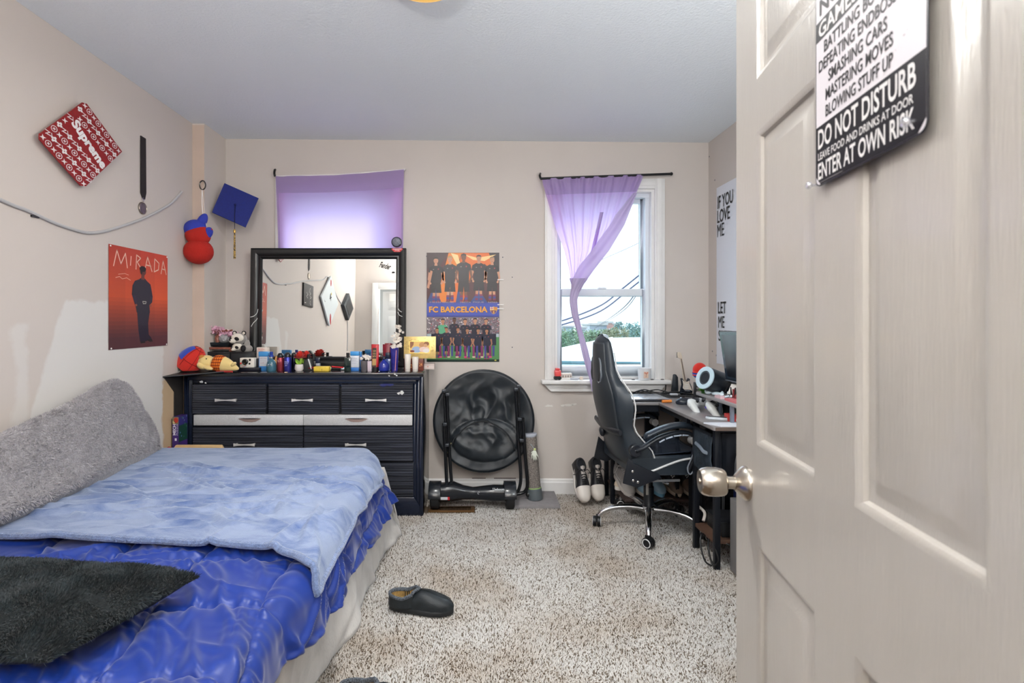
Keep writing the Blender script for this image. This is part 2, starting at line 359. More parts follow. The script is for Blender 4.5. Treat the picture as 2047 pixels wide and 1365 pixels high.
# ---------------------------------------------------------------- windows
frw = mat('window_vinyl', (226, 232, 238), .35)
pane_m = glassy('window_glass', (250, 254, 255), .0, .05)
def window(n, X):
    x0, x1 = X; w_ = struct(bpy.data.objects.new('window_%d' % n, None)); COL.objects.link(w_); w_.location = ((x0+x1)/2, WALL_Y, OZ0); ORG[w_] = V(w_.location)
    cw = .072; y = WALL_Y
    for a, b_, c, d in ((x0-cw, x0, OZ0, OZ1+cw), (x1, x1+cw, OZ0, OZ1+cw)):
        MB().box(a, b_, y-.018, y, c, d).box(a+.012, b_-.02, y-.024, y-.018, c, d-.0).build('casing', trimw, w_, bevel=.003)
    MB().box(x0, x1, y-.018, y, OZ1, OZ1+cw).box(x0, x1, y-.024, y-.018, OZ1+.02, OZ1+cw-.012).build('casing', trimw, w_, bevel=.003)
    MB().box(x0-.10, x1+.10, y-.075, y+.03, OZ0-.028, OZ0).build('sill', trimw, w_, bevel=.006)
    MB().prism([(x0-.085, OZ0-.028), (x1+.085, OZ0-.028), (x1+.03, OZ0-.085), (x0-.03, OZ0-.085)], .03, BACK(y)).prism([(x0-.06, OZ0-.05), (x1+.06, OZ0-.05), (x1+.05, OZ0-.06), (x0-.05, OZ0-.06)], .036, BACK(y)).build('apron', trimw, w_, smooth=0)
    # jambs inside the wall thickness
    MB().box(x0, x0+.02, y, y+WT, OZ0, OZ1).box(x1-.02, x1, y, y+WT, OZ0, OZ1).box(x0+.02, x1-.02, y, y+WT, OZ1-.02, OZ1).box(x0+.02, x1-.02, y+.03, y+WT, OZ0-.01, OZ0+.015).build('jamb', trimw, w_, smooth=0)
    a, c = x0+.02, x1-.02; zm = 1.462
    def sash(yy, z0, z1, s, bot, top):
        MB().box(a, a+s, yy, yy+.035, z0, z1).box(c-s, c, yy, yy+.035, z0, z1).box(a+s, c-s, yy, yy+.035, z0, z0+bot).box(a+s, c-s, yy, yy+.035, z1-top, z1).build('sash', frw, w_, bevel=.004)
        g = MB().box(a+s, c-s, yy+.015, yy+.019, z0+bot, z1-top); g.build('pane', pane_m, w_, smooth=0)
    sash(y+.07, OZ0+.015, zm+.03, .045, .075, .05)
    sash(y+.11, zm-.02, OZ1-.02, .045, .05, .06)
    MB().box(a+.0005, a+.028, y+.05, y+.0695, OZ0+.0155, OZ1-.051).box(c-.028, c-.0005, y+.05, y+.0695, OZ0+.0155, OZ1-.051).box(a+.0005, c-.0005, y+.05, y+.1, OZ1-.05, OZ1-.0205).build('stop', frw, w_, smooth=0)
    MB().box(a+.0005, a+.027, y+.07, y+.109, zm+.031, OZ1-.0515).build('track', frw, w_, smooth=0); MB().box(c-.027, c-.0005, y+.07, y+.109, zm+.031, OZ1-.0515).build('track', frw, w_, smooth=0)
    MB().box((a+c)/2-.03, (a+c)/2+.03, y+.055, y+.085, zm+.03, zm+.045).build('sash_lock', frw, w_, bevel=.004)
    return w_
window(1, W1); window(2, W2)
# closet door in the front wall, seen in the mirror
cdm = mat('closet_white', (226, 226, 224), .45)
d2 = struct(bpy.data.objects.new('door_2', None)); COL.objects.link(d2); d2.location = ((DX0+DX1)/2, FRONT_Y, 0); ORG[d2] = V(d2.location)
MB().box(DX0-.09, DX0, FRONT_Y, FRONT_Y+.02, 0, 2.13).build('casing', cdm, d2, bevel=.004)
MB().box(DX1, DX1+.09, FRONT_Y, FRONT_Y+.02, 0, 2.13).build('casing', cdm, d2, bevel=.004)
MB().box(DX0, DX1, FRONT_Y, FRONT_Y+.02, 2.04, 2.13).build('casing', cdm, d2, bevel=.004)
Md = T(DX1-.01, FRONT_Y-.01, .01) @ RZ(12) @ MX.Scale(-1, 4, (1, 0, 0))
MB().box(0, .72, -.035, 0, 0, 2.0, Md).build('door_leaf', cdm, d2)
for z0, z1 in ((.22, .80), (1.0, 1.6), (1.7, 1.9)):
    for x0, x1 in ((.1, .32), (.41, .62)):
        MB().box(x0, x1, 0, .006, z0, z1, Md).box(x0+.03, x1-.03, .006, .012, z0+.03, z1-.03, Md).build('panel', cdm, d2, bevel=.003)
sg = MB().box(.25, .6, .013, .016, 1.84, 1.96, Md).build('notice', mat('paper_white', (235, 233, 228), .7), d2)
# ---------------------------------------------------------------- open entry door with knob and sign
S_, C_ = .1656, .9862; LXP, LYP = .541, 1.055
DM = frame((LXP, LYP, 0), (-S_, -C_, 0), (0, 0, 1))     # u: latch -> hinge, v: up, w: towards the room
doorm = mat('door_paint', (181, 175, 167), .28, bump=(30, .25, .002), noise=(3, .02), stretch=(10, 10, 1), coat=.25)
DW, DH = .745, 2.03
d1 = struct(bpy.data.objects.new('door_1', None)); COL.objects.link(d1); d1.location = (LXP, LYP, 0); ORG[d1] = V(d1.location)
rows = ((.24, .848), (1.031, 1.610), (1.708, 1.92)); cols = ((.11, .33), (.43, .632))
b = MB(); th = -.035
us = [0, .11, .33, .43, .632, DW]
b.box(0, .11, .01, DH, th, 0, DM).box(.33, .43, .01, DH, th, 0, DM).box(.632, DW, .01, DH, th, 0, DM)
for u0, u1 in cols:
    for v0, v1 in ((.01, .24), (.848, 1.031), (1.610, 1.708), (1.92, DH)): b.box(u0, u1, v0, v1, th, 0, DM)
b.build('stiles_and_rails', doorm, d1, smooth=0)
for u0, u1 in cols:
    for v0, v1 in rows:
        p = MB(); prof = ((0, 0), (.004, -.001), (.010, -.004), (.013, -.009), (.022, -.010), (.026, -.0095), (.042, -.0035), (.046, -.003))
        vs = []; fs = []
        for i, (d, w_) in enumerate(prof): vs += [(u0+d, v0+d, w_), (u1-d, v0+d, w_), (u1-d, v1-d, w_), (u0+d, v1-d, w_)]
        for i in range(len(prof)-1):
            for k in range(4): fs.append((i*4+k, i*4+(k+1) % 4, i*4+4+(k+1) % 4, i*4+4+k))
        n = len(prof)*4; fs.append((n-4, n-3, n-2, n-1)); vs += [(u0, v0, th+.004), (u1, v0, th+.004), (u1, v1, th+.004), (u0, v1, th+.004)]; fs.append((n+3, n+2, n+1, n))
        p.add(vs, fs, DM).build('panel', doorm, d1, smooth=25)
nick = mat('satin_nickel', (200, 192, 180), .22, 1, bump=(80, .05), stretch=(1, 1, 12))
KM = DM @ T(.058, .943, 0)
kn = MB().lathe([(.0335, 0), (.0335, .003), (.032, .006), (.026, .012), (.019, .018), (.0145, .022)], 28, KM).build('knob_rose', nick, d1)
MB().lathe([(.0125, .014), (.0118, .030), (.0125, .036), (.0235, .040), (.0262, .044), (.0282, .056), (.0278, .072), (.0252, .082), (.0215, .0865), (.0, .0875)], 28, KM).build('knob', nick, d1)
MB().lathe([(.006, .0865), (.006, .0885), (0, .0885)], 14, KM).build('privacy_button', nick, kn)
MB().box(.0, -.002, .90, .985, -.028, -.006, DM).build('latch_plate', nick, d1, smooth=0)
# the sign on the door
sgm = print_mat('sign_enamel', .4, .15)
U0, U1, V0, V1 = .3486, .5693, 1.446, 1.752
so = V(DM @ V(((U0+U1)/2, V0, .004)))
sign = thing('door_sign', 'black and white tin room sign with rules lettering hung on the open white door', 'sign', so)
SM = DM @ T(0, 0, .006)
dk = (26, 24, 30); wh = (226, 220, 224); lt = (232, 228, 226)
rr = .012
def rrect(u0, u1, v0, v1, r, n=5):
    o = []
    for cx, cy, a in ((u1-r, v0+r, -90), (u1-r, v1-r, 0), (u0+r, v1-r, 90), (u0+r, v0+r, 180)):
        for k in range(n+1): t = math.radians(a+90*k/n); o.append((cx+r*math.cos(t), cy+r*math.sin(t)))
    return o
MB().prism(rrect(U0, U1, V0, V1, rr), .0012, SM).build('plate', mat('sign_edge', (20, 20, 28), .3), sign)
pr = MB(); W_ = .0014
pr.poly(rrect(U0+.002, U1-.002, V0+.002, V1-.002, rr-.002), SM, W_, wh)
pr.poly([(U0+.002, 1.528), (U0+.002, V0+.014), (U0+.014, V0+.002), (U1-.014, V0+.002), (U1-.002, V0+.014), (U1-.002, 1.528)], SM, W_+.0002, dk)
pr.rect(U0+.002, U1-.002, 1.645, 1.672, SM, W_+.0002, (52, 52, 54))
def sl(t, v0, v1, c, m=.008, m2=None, bold=.012): pr.text(t, U0+m, U1-(m if m2 is None else m2), v0, v1, SM, W_+.0005, c, bold=bold)
sl('DO NOT DISTURB', 1.4965, 1.5235, lt, .008, .016, .02)
sl('LEAVE FOOD AND DRINKS AT DOOR', 1.4815, 1.4915, lt, .008, .02)
sl('ENTER AT OWN RISK', 1.4545, 1.4775, lt, .008, .018, .02)
for i, (t, m, m2) in enumerate((('BLOWING STUFF UP', .028, .052), ('MASTERING MOVES', .028, .052), ('SMASHING CARS', .035, .062), ('DEFEATING ENDBOSSES', .010, .030), ('BATTLING BOSSES', .024, .050))):
    sl(t, 1.5345+i*.0222, 1.5505+i*.0222, (44, 42, 44), m, m2, .015)
sl('GAMES ROOM', 1.648, 1.669, lt, .010, .02, .02); sl('NO ENTRY', 1.678, 1.70, (44, 42, 44), .012, .03, .02)
random.seed(4)
for i in range(40):
    u, v = random.uniform(U0+.01, U1-.01), random.uniform(1.54, V1-.01)
    if U1-u < .05 or u-U0 < .012: pr.oval(u, v, random.uniform(.0005, .003), random.uniform(.0004, .001), SM, W_+.0004, (180, 172, 176), 6)
pr.rect(U0+.012, U0+.07, 1.4502, 1.4508, SM, W_+.0005, (150, 145, 145))
pr.build('print', sgm, sign, fix=False, smooth=0)
clr = glassy('clear_tack', (240, 240, 245), .25, .35)
for u, v in ((U0-.002, V0+.005), (U1-.02, V0+.016)):
    MB().lathe([(.002, -.001), (.002, .005), (.005, .007), (.0055, .010), (.004, .0125), (0, .013)], 12, SM @ T(u, v, 0)).build('clear_tack', clr, sign)
# ---------------------------------------------------------------- ceiling fixture
lf = thing('ceiling_light', 'amber glass dome light with a small finial in the middle of the ceiling', 'lamp', (-.19, 1.86, CEIL-.015))
amber = mat('amber_glass', (232, 176, 72), .25, emit=.55)
MB().lathe([(.165, 2.545), (.160, 2.53), (.135, 2.503), (.10, 2.485), (.05, 2.474), (.0, 2.472)], 36, T(-.19, 1.86, 0)).build('glass_dome', amber, lf)
MB().lathe([(.145, 2.545), (.17, 2.55), (.172, 2.565), (.15, 2.575)], 36, T(-.19, 1.86, 0)).build('fixture_pan', mat('brass', (190, 150, 90), .3, 1), lf)
MB().lathe([(0, 2.452), (.007, 2.455), (.009, 2.460), (.006, 2.466), (.018, 2.470), (.022, 2.476)], 16, T(-.19, 1.86, 0)).build('finial', mat('finial_metal', (176, 150, 140), .3, 1), lf)
lpm = mat('fill_lamp_white', (225, 223, 220), .4)
for lx, ly, zt, lb_ in ((-.50, -.60, 1.585, 'added unseen fill lamp, a slim white uplighter against the front wall'), (1.12, .80, 1.46, 'added unseen fill lamp, slim and white, standing behind the open door')):  # unseen stands added around two of the fill lights
    tl = thing('fill_floor_lamp', lb_, 'lamp', (lx, ly, 0))
    MB().lathe([(.13, 0), (.13, .015), (.02, .025), (0, .025)], 26, T(lx, ly, 0)).build('base', lpm, tl); MB().tube([(lx, ly, .02), (lx, ly, zt)], .012, 10).build('pole', lpm, tl)
    MB().lathe([(.02, 0), (.10, .02), (.165, .07), (.16, .07), (.10, .03), (0, .018)], 30, T(lx, ly, zt-.01)).build('bowl_shade', lpm, tl)
fill_pendant = thing('ceiling_light', 'added unseen fill light, a small white pendant near the entry door', 'lamp', ((.12), -.48, CEIL-.01))  # unseen pendant added to hold the frontal fill light
MB().tube([((.12), -.48, 2.14), ((.12), -.48, CEIL-.005)], .006, 8).build('fill_pendant_rod', lpm, fill_pendant); MB().lathe([(.06, 2.13), (.06, 2.145), (0, 2.15)], 20, T((.12), -.48, 0)).build('cap', lpm, fill_pendant); MB().lathe([(.10, CEIL-.03), (.10, CEIL-.004)], 24, T((.12), -.48, 0)).build('canopy', lpm, fill_pendant)
# ---------------------------------------------------------------- things on the left wall
LM = LEFT()
def yz(px, py): p = PX(px, py, LX); return p.y, p.z
paper = print_mat('poster_paper', .55, .3)
# red graduation cap, diamond
cy_, cz_ = yz(145, 292)
A = [yz(57, 272), yz(152, 207), yz(231, 303), yz(152, 377)]   # left, top, right, bottom
pw = .035
cap = thing('graduation_cap', 'red graduation cap with white monogram print and bold lettering, hung as a diamond', 'cap', (LX, cy_, A[3][1]))
cm = MB()
o = V(LM @ V((A[3][0], A[3][1], pw))); uu = V(LM @ V((A[2][0], A[2][1], pw)))-o; vv = V(LM @ V((A[0][0], A[0][1], pw)))-o
def capP(a, b_, w_=0): return o+uu*a+vv*b_+V((w_, 0, 0))
r8 = [(0, .06), (.06, 0), (1, 0), (1, .95), (.95, 1), (.06, 1), (0, .94)]
n = len(r8); vs = [capP(a, b_, -.006) for a, b_ in r8]+[capP(a, b_, 0) for a, b_ in r8]
cm.add(vs, [tuple(range(n-1, -1, -1)), tuple(range(n, 2*n))]+[(i, (i+1) % n, n+(i+1) % n, n+i) for i in range(n)]).build('board', mat('cap_red', (140, 18, 20), .5, noise=(60, .12)), cap)
MB().lathe([(.088, 0), (.085, .029)], 28, LM @ T(cy_, cz_+.01, 0)).build('skull_band', mat('cap_red_dark', (96, 14, 16), .8), cap)
NX = uu.normalized(); NY = vv.normalized(); NN = NX.cross(NY)
# text runs from the top-left edge towards the right corner: along -vv rotated; build its own frame
top = capP(0, 1); ru = capP(1, 1)-capP(0, 1)
def capM(pt, d):
    d = V(d).normalized(); n_ = V((1, 0, 0)); v_ = n_.cross(d); return MX(((d.x, v_.x, 1, pt.x), (d.y, v_.y, 0, pt.y), (d.z, v_.z, 0, pt.z), (0, 0, 0, 1)))
dirT = PX(195, 338, LX)-PX(133, 247, LX); tl = dirT.length
TM = capM(V((LX+pw+.0012, 0, 0))+V((0, *V(PX(133, 247, LX))[1:])), dirT)
tx = MB(); tx.text('Supreme', -.012, tl*.97, -.034, .036, TM, 0, (236, 232, 230), shear=.18, bold=.05)
tx.build('lettering', print_mat('cap_print', .6), cap, fix=False, smooth=0)
wht = (230, 222, 220); random.seed(11)
mono = MB()
def star4(M, u, v, r, c=wht):
    mono.poly([(u+(r if k % 2 == 0 else r*.34)*math.cos(k*PI/4), v+(r if k % 2 == 0 else r*.34)*math.sin(k*PI/4)) for k in range(8)], M, 0, c)
side = uu.length; side2 = vv.length
M2 = MX(((NX.x, NY.x, NN.x, o.x), (NX.y, NY.y, NN.y, o.y), (NX.z, NY.z, NN.z, o.z), (0, 0, 0, 1)))
sg_ = 1 if NN.x > 0 else -1
for i in range(9):
    for j in range(9):
        a = (i+.5)/9*side; b_ = (j+.5)/9*side2
        q = M2 @ V((a, b_, 0)); p2 = TM.inverted() @ q
        if -.03 < p2.x < tl+.03 and -.042 < p2.y < .045: continue
        MM = M2 @ T(a, b_, sg_*.0012) @ RZ(45); k = (i+2*j) % 4; s_ = .0165
        if k == 0: star4(MM, 0, 0, s_)
        elif k == 1:
            mono.text('L', -s_, s_*.3, -s_, s_*.6, MM, 0, wht, shear=.25); mono.text('V', -s_*.5, s_, -s_*.6, s_, MM, .0002, wht)
        elif k == 2:
            for e in range(12):
                t0, t1 = e*PI/6, (e+1)*PI/6; mono.poly([(s_*math.cos(t0), s_*math.sin(t0)), (s_*math.cos(t1), s_*math.sin(t1)), (s_*.8*math.cos(t1), s_*.8*math.sin(t1)), (s_*.8*math.cos(t0), s_*.8*math.sin(t0))], MM, 0, wht)
            star4(MM, 0, 0, s_*.65)
        else:
            for e in range(4): mono.oval(s_*.55*math.cos(e*PI/2+PI/4), s_*.55*math.sin(e*PI/2+PI/4), s_*.42, s_*.42, MM, 0, wht, 8)
mono.build('monogram_print', print_mat('cap_print', .6), cap, fix=False, smooth=0)
# medals
def medal(y, zt, zb, zm, wd, label, r=.042):
    t = thing('medal', label, 'medal', (LX, y, zm-r), 'medals hung on the left wall')
    mb = MB(); M = LM
    mb.prism([(y-wd/2, zt), (y-wd/2, zb+.03), (y-.004, zb), (y+.012, zb), (y+wd/2, zb+.04), (y+wd/2-.004, zt-.002)], .006, M @ T(0, 0, .001)).build('ribbon', mat('black_ribbon', (34, 28, 28), .7), t)
    MB().lathe([(r, .002), (r, .006), (r*.93, .009), (r*.86, .0065), (0, .0065)], 24, M @ T(y-.006, zm, 0)).build('disc', mat('medal_metal', (150, 140, 128), .3, 1, bump=(60, .9, .004)), t)
    MB().tube([M @ V((y-.004+.008*math.cos(a*PI/4), zb-.004+.010*math.sin(a*PI/4), .006)) for a in range(8)], .0015, 5, True).build('ring', mat('chrome', (220, 220, 222), .15, 1), t)
ya, zt = yz(285, 274); _, zb = yz(285, 398); _, zm = yz(283, 416)
medal(ya, zt, zb, zm, .085*.55, 'silver medal on a black ribbon to the right of the red cap', .035)
medal(1.49, 2.28, 1.96, 1.90, .05, 'silver medal on a black ribbon, the one seen only in the mirror', .036)
# surface cable
def wp(px, py): y, z = yz(px, py); return (LX+.006, y, z)
def mp(px, py):   # a point seen in the mirror, brought back to the wall
    D = F*-LX/(CX-px); y = 2*3.615-D; return (LX+.006, y, CH+(CY-py)/F*D+.06*(3.615-y))
pts = [wp(361, 383), wp(355, 391), wp(335, 410), wp(290, 434), wp(250, 449), wp(215, 460), wp(185, 465), wp(160, 463), wp(110, 447), wp(50, 420), wp(0, 400)]
pts += [(LX+.006, 1.6, 1.83), mp(640, 557), mp(653, 552), mp(670, 590), mp(691, 630), mp(693, 700)]
MB().tube(spline(pts, 6), .0075, 8).build('sagging_cable', mat('grey_cable', (186, 184, 184), .5), label='pale grey cable sagging across the left wall below the red cap', cat='cable')
ck = MB(); y_, z_ = yz(68, 433); ck.box(LX, LX+.008, y_-.018, y_+.018, z_-.004, z_+.004).build('cable_clip', mat('black_plastic', (28, 28, 30), .4), label='tiny black clip under the wall cable', cat='clip')
# orange poster
q = [yz(216, 696), yz(334, 693), yz(332, 513), yz(215, 485)]
pz0, pz1 = .5*(q[0][1]+q[1][1]), .5*(q[2][1]+q[3][1]); py0, py1 = q[0][0], q[1][0]
pt = thing('poster', 'orange poster of a person in a dark suit under scrawled capital lettering', 'poster', (LX, (py0+py1)/2, pz0))
pm = MB(); PW, PH = py1-py0, pz1-pz0
PM = LM @ T(py0, pz0, .003)
rows = 26
def curl(u, v): return .004*math.sin(u*5+v*2)**2+.006*max(0, u-.85)
bot, mid, topc = (84, 44, 50), (206, 84, 52), (188, 70, 56)
gb = MB()
for j in range(rows):
    v0, v1 = j/rows, (j+1)/rows; k = v0
    c = tuple(bot[i]+(mid[i]-bot[i])*min(1, max(0, (k-.08)/.42)) if k < .5 else mid[i]+(topc[i]-mid[i])*(k-.5)/.5 for i in range(3))
    for i in range(4): 
        cc = tuple(min(255, x*(.93+.05*i)) for x in c)
        gb.rect(i/4*PW, (i+1)/4*PW, v0*PH, v1*PH, PM, 0, cc)
gb.build('sheet', paper, pt, fix=False, smooth=0)
fg = MB(); cx = .50
sk = (150, 84, 66); su = (34, 24, 44); su2 = (46, 32, 56)
def pl(pts, c, w_=.0006): fg.poly([(u*PW, v*PH) for u, v in pts], PM, w_, c)
pl([(.44,.36),(.46,.18),(.49,.06),(.60,.06),(.64,.10),(.63,.25),(.66,.38)], su)
pl([(.55,.14),(.60,.16),(.69,.09),(.66,.075),(.58,.06)], su, .0008)
pl([(.35,.54),(.36,.63),(.40,.68),(.47,.70),(.50,.715),(.57,.715),(.61,.69),(.67,.66),(.69,.60),(.71,.53),(.70,.47),(.65,.44),(.66,.36),(.43,.36),(.41,.44)], su, .0010)
pl([(.35,.54),(.40,.44),(.44,.455),(.42,.53)], su2, .0012); pl([(.71,.53),(.68,.46),(.655,.46),(.66,.53)], su2, .0012)
pl([(.505,.70),(.565,.70),(.56,.76),(.51,.76)], (112, 60, 54), .0012)
fg.oval(.537*PW, .785*PH, .052*PW, .043*PH, PM, .0016, (104, 56, 54)); fg.oval(.533*PW, .812*PH, .056*PW, .030*PH, PM, .0018, (30, 20, 28)); fg.oval(.51*PW, .785*PH, .015*PW, .03*PH, PM, .0019, (30, 20, 28))
for u, v in ((.525, .788), (.555, .786)): fg.oval(u*PW, v*PH, .008*PW, .004*PH, PM, .0021, (40, 22, 24))
fg.oval(.54*PW, .764*PH, .012*PW, .003*PH, PM, .0021, (80, 36, 36))
fg.line([(.53*PW,.475*PH),(.59*PW,.475*PH),(.585*PW,.455*PH),(.54*PW,.452*PH),(.53*PW,.475*PH)], .004, PM, .0016, (196, 190, 180))
for u in (.42, .67): fg.oval(u*PW, .435*PH, .018*PW, .012*PH, PM, .0016, sk)
pl([(.49,.06),(.57,.06),(.58,.045),(.50,.042)], (26, 18, 22), .0014); pl([(.60,.075),(.69,.085),(.71,.055),(.66,.05)], (26, 18, 22), .0014)
tc_ = (236, 190, 170)
def scr(pts): fg.line([(u*PW, v*PH) for u, v in pts], .0065, PM, .0004, tc_)
scr([(.07,.80),(.12,.955),(.18,.83),(.25,.94),(.28,.80)]); scr([(.33,.83),(.34,.92)]); scr([(.42,.80),(.43,.945),(.50,.92),(.44,.875),(.52,.80)])
scr([(.57,.80),(.62,.945),(.70,.80)]); scr([(.59,.86),(.68,.855)]); scr([(.74,.80),(.75,.94),(.83,.90),(.82,.83),(.74,.80)]); scr([(.87,.79),(.91,.935),(.97,.79)]); scr([(.885,.845),(.955,.84)])
fg.line([(u*PW, (v-.02)*PH) for u, v in ((.10,.71),(.16,.725),(.20,.705),(.27,.72),(.33,.70))], .0025, PM, .0004, tc_)
fg.line([(u*PW, (v-.02)*PH) for u, v in ((.14,.745),(.24,.76),(.30,.75))], .002, PM, .0004, tc_)
fg.build('printed_person_and_lettering', paper, pt, fix=False, smooth=0)
for u, v in ((.02,.985),(.98,.985),(.03,.012),(.97,.012)): MB().ell(PM @ V((u*PW, v*PH, .003)), (.003, .005, .005), 8, 5).build('tack', mat('clear_tape', (236, 232, 228), .3), pt)
# hanging crochet plush on a carabiner
ym = 3.36
def hp(px, py, Y=ym): return P(px, py, Y)
hk = thing('hanging_plush', 'red and blue crocheted plush doll hanging upside down by a white cord', 'plush toy', hp(398, 362))
red = mat('yarn_red', (186, 34, 22), .9, bump=(70, .9, .006), stretch=(3, 3, 3)); blue = mat('yarn_blue', (52, 66, 176), .9, bump=(70, .9, .006), stretch=(3, 3, 3))
def ball(c, r, m, nm, rot=0):
    mb = MB(); cc = hp(*c); k = ym/F; mb.ell((0, 0, 0), (r[0]*k, r[2], r[1]*k), 22, 14, T(*cc) @ RY(rot)); return mb.build(nm, m, hk)
ball((397, 503), (28, 25, .085), red, 'head'); ball((396, 470), (24, 22, .07), red, 'torso'); ball((391, 458), (22, 19, .066), blue, 'trousers')
ball((403, 444), (9, 19, .03), blue, 'leg', 28); ball((407, 435), (7, 6, .022), red, 'foot'); ball((415, 466), (9, 13, .03), blue, 'arm', 30); ball((419, 460), (6, 5, .02), red, 'hand')
mb = MB(); mb.tube(spline([hp(407, 436), hp(404, 410), hp(404, 378)], 5), .0035, 6).tube(spline([hp(404, 376), hp(411, 440), hp(414, 460)], 5), .0015, 5).build('cord', mat('white_cord', (232, 226, 222), .8), hk)
ring = [hp(405+6*math.cos(a*PI/8), 370+9*math.sin(a*PI/8)) for a in range(16)]
MB().tube(ring, .004, 7, True).build('carabiner', mat('gunmetal', (92, 88, 86), .25, 1), hk)
MB().tube([hp(404, 361), hp(404, 362, 3.42)], .004, 6).build('hook', mat('gunmetal', (92, 88, 86), .25, 1), hk)
# blue graduation cap with tassel, on the chase corner
yb = 3.60; bc = thing('graduation_cap', 'royal blue graduation cap with a black and gold tassel, tilted in the corner', 'cap', P(470, 455, yb))
B4 = [P(424, 425, yb-.13), P(449, 367, yb-.02), P(517, 397, yb-.0), P(491, 455, yb-.11)]
nrm = (B4[1]-B4[0]).cross(B4[3]-B4[0]).normalized(); nrm = nrm if nrm.y < 0 else -nrm
MB().hexa([p for p in B4], [p+nrm*.006 for p in B4]).build('board', mat('cap_blue', (24, 38, 118), .65, noise=(90, .1)), bc, smooth=0)
ctr = sum(B4, V())/4
ax = nrm; a1 = (B4[2]-B4[1]).normalized(); a2 = ax.cross(a1)
CMx = MX(((a1.x, a2.x, ax.x, ctr.x), (a1.y, a2.y, ax.y, ctr.y), (a1.z, a2.z, ax.z, ctr.z), (0, 0, 0, 1)))
MB().lathe([(.075, -.075), (.085, -.001)], 26, CMx).build('skull_band', mat('cap_blue_dark', (20, 30, 96), .75), bc)
bt = CMx @ V((0, 0, .01)); MB().ell(bt, (.008, .006, .008), 10, 6).build('button', mat('cap_blue_dark', (20, 30, 96), .75), bc)
e0 = P(469, 452, yb-.14); k0 = P(469, 460, yb-.14)
MB().tube([bt, (bt+e0)/2+nrm*.006, e0, k0], .002, 6).build('tassel_cord', mat('navy_cord', (16, 18, 50), .7), bc)
tl_ = MB(); 
for i in range(12):
    a = 2*PI*i/12; x = math.cos(a)*.004; y_ = math.sin(a)*.004
    tl_.tube([k0+V((x*.5, y_*.5, -.01)), k0+V((x, y_, -.05)), P(469, 517, yb-.14)+V((x*1.6, y_, 0))], .0018, 4)
ts = tl_.build('tassel', mat('tassel_thread', (60, 46, 24), .6, noise=(120, .8, .45, .55), rgb2=(196, 160, 80)), bc)
MB().lathe([(.006, 0), (.008, .006), (.008, .02), (.004, .026)], 10, T(*(k0+V((0, 0, -.02))))).build('tassel_band', mat('gold', (206, 172, 96), .3, 1), ts)
# things on the left wall that show in the mirror only
wbd = thing('whiteboard', 'pale whiteboard hung as a diamond with red dots, seen in the mirror', 'whiteboard', (LX, .78, 1.38))
yl, yt, yr = 1.10, .70, .33; zt_, zc, zb_ = 2.02, 1.69, 1.37
MB().prism([(yl, zc+.02), (yt+.03, zb_), (yr, zc), (yt, zt_)], .018, LM @ T(0, 0, .016)).build('board', mat('board_white', (214, 222, 224), .3), wbd)
mk = MB()
mk.oval(.70, 1.93, .028, .045, LM, .0348, (170, 40, 44)); mk.oval(.70, 1.46, .035, .075, LM, .0348, (170, 40, 44))
mk.line([(.70, 1.79), (.70, 1.70), (.72, 1.78), (.74, 1.72), (.66, 1.75)], .014, LM, .0348, (40, 36, 36)); mk.oval(.67, 1.79, .015, .02, LM, .0346, (214, 190, 60)); mk.line([(.98, 1.68), (.95, 1.66), (.93, 1.67)], .006, LM, .0348, (60, 60, 60))
mk.build('marker_drawing', print_mat('cap_print'), wbd, fix=False, smooth=0)
pc = thing('picture', 'small black square picture with white scrawl, seen in the mirror', 'picture', (LX, 1.53, 1.55))
MB().box(LX, LX+.02, 1.36, 1.69, 1.55, 1.80).build('panel', mat('black_canvas', (26, 24, 26), .6), pc, bevel=.003)
mk = MB(); 
for sgn in ([(1.48,1.76),(1.50,1.72),(1.46,1.70),(1.49,1.68)], [(1.60,1.70),(1.56,1.68),(1.60,1.66),(1.56,1.64)], [(1.48,1.67),(1.44,1.66),(1.48,1.64)], [(1.66,1.58),(1.62,1.585)], [(1.47,1.62),(1.47,1.60)], [(1.48,1.59),(1.45,1.57)]): mk.line(sgn, .007, LM, .021, (220, 214, 210))
mk.build('white_scrawl', print_mat('cap_print'), pc, fix=False, smooth=0)
sd = thing('wall_ornament', 'small dark diamond box on the left wall, seen in the mirror', 'ornament', (LX, -.18, 1.5))
MB().prism([(.08, 1.70), (-.2, 1.50), (-.48, 1.70), (-.2, 1.90)], .05, LM).build('box', mat('dark_slate', (44, 50, 56), .5), sd, bevel=.004)
MB().prism([(-.02, 1.70), (-.2, 1.58), (-.38, 1.70), (-.2, 1.82)], .004, LM @ T(0, 0, .05)).build('inset', mat('dark_inset', (26, 28, 32), .4), sd)
vt = thing('air_vent', 'white slatted air vent high on the left wall, seen in the mirror', 'vent', (LX, .0, 2.33))
MB().box(LX, LX+.012, -.17, .17, 2.33, 2.50).build('vent_frame', trimw, vt, bevel=.004)
for i in range(8): MB().box(LX+.012, LX+.018, -.145, .145, 2.35+i*.017, 2.357+i*.017).build('slat', trimw, vt, smooth=0)
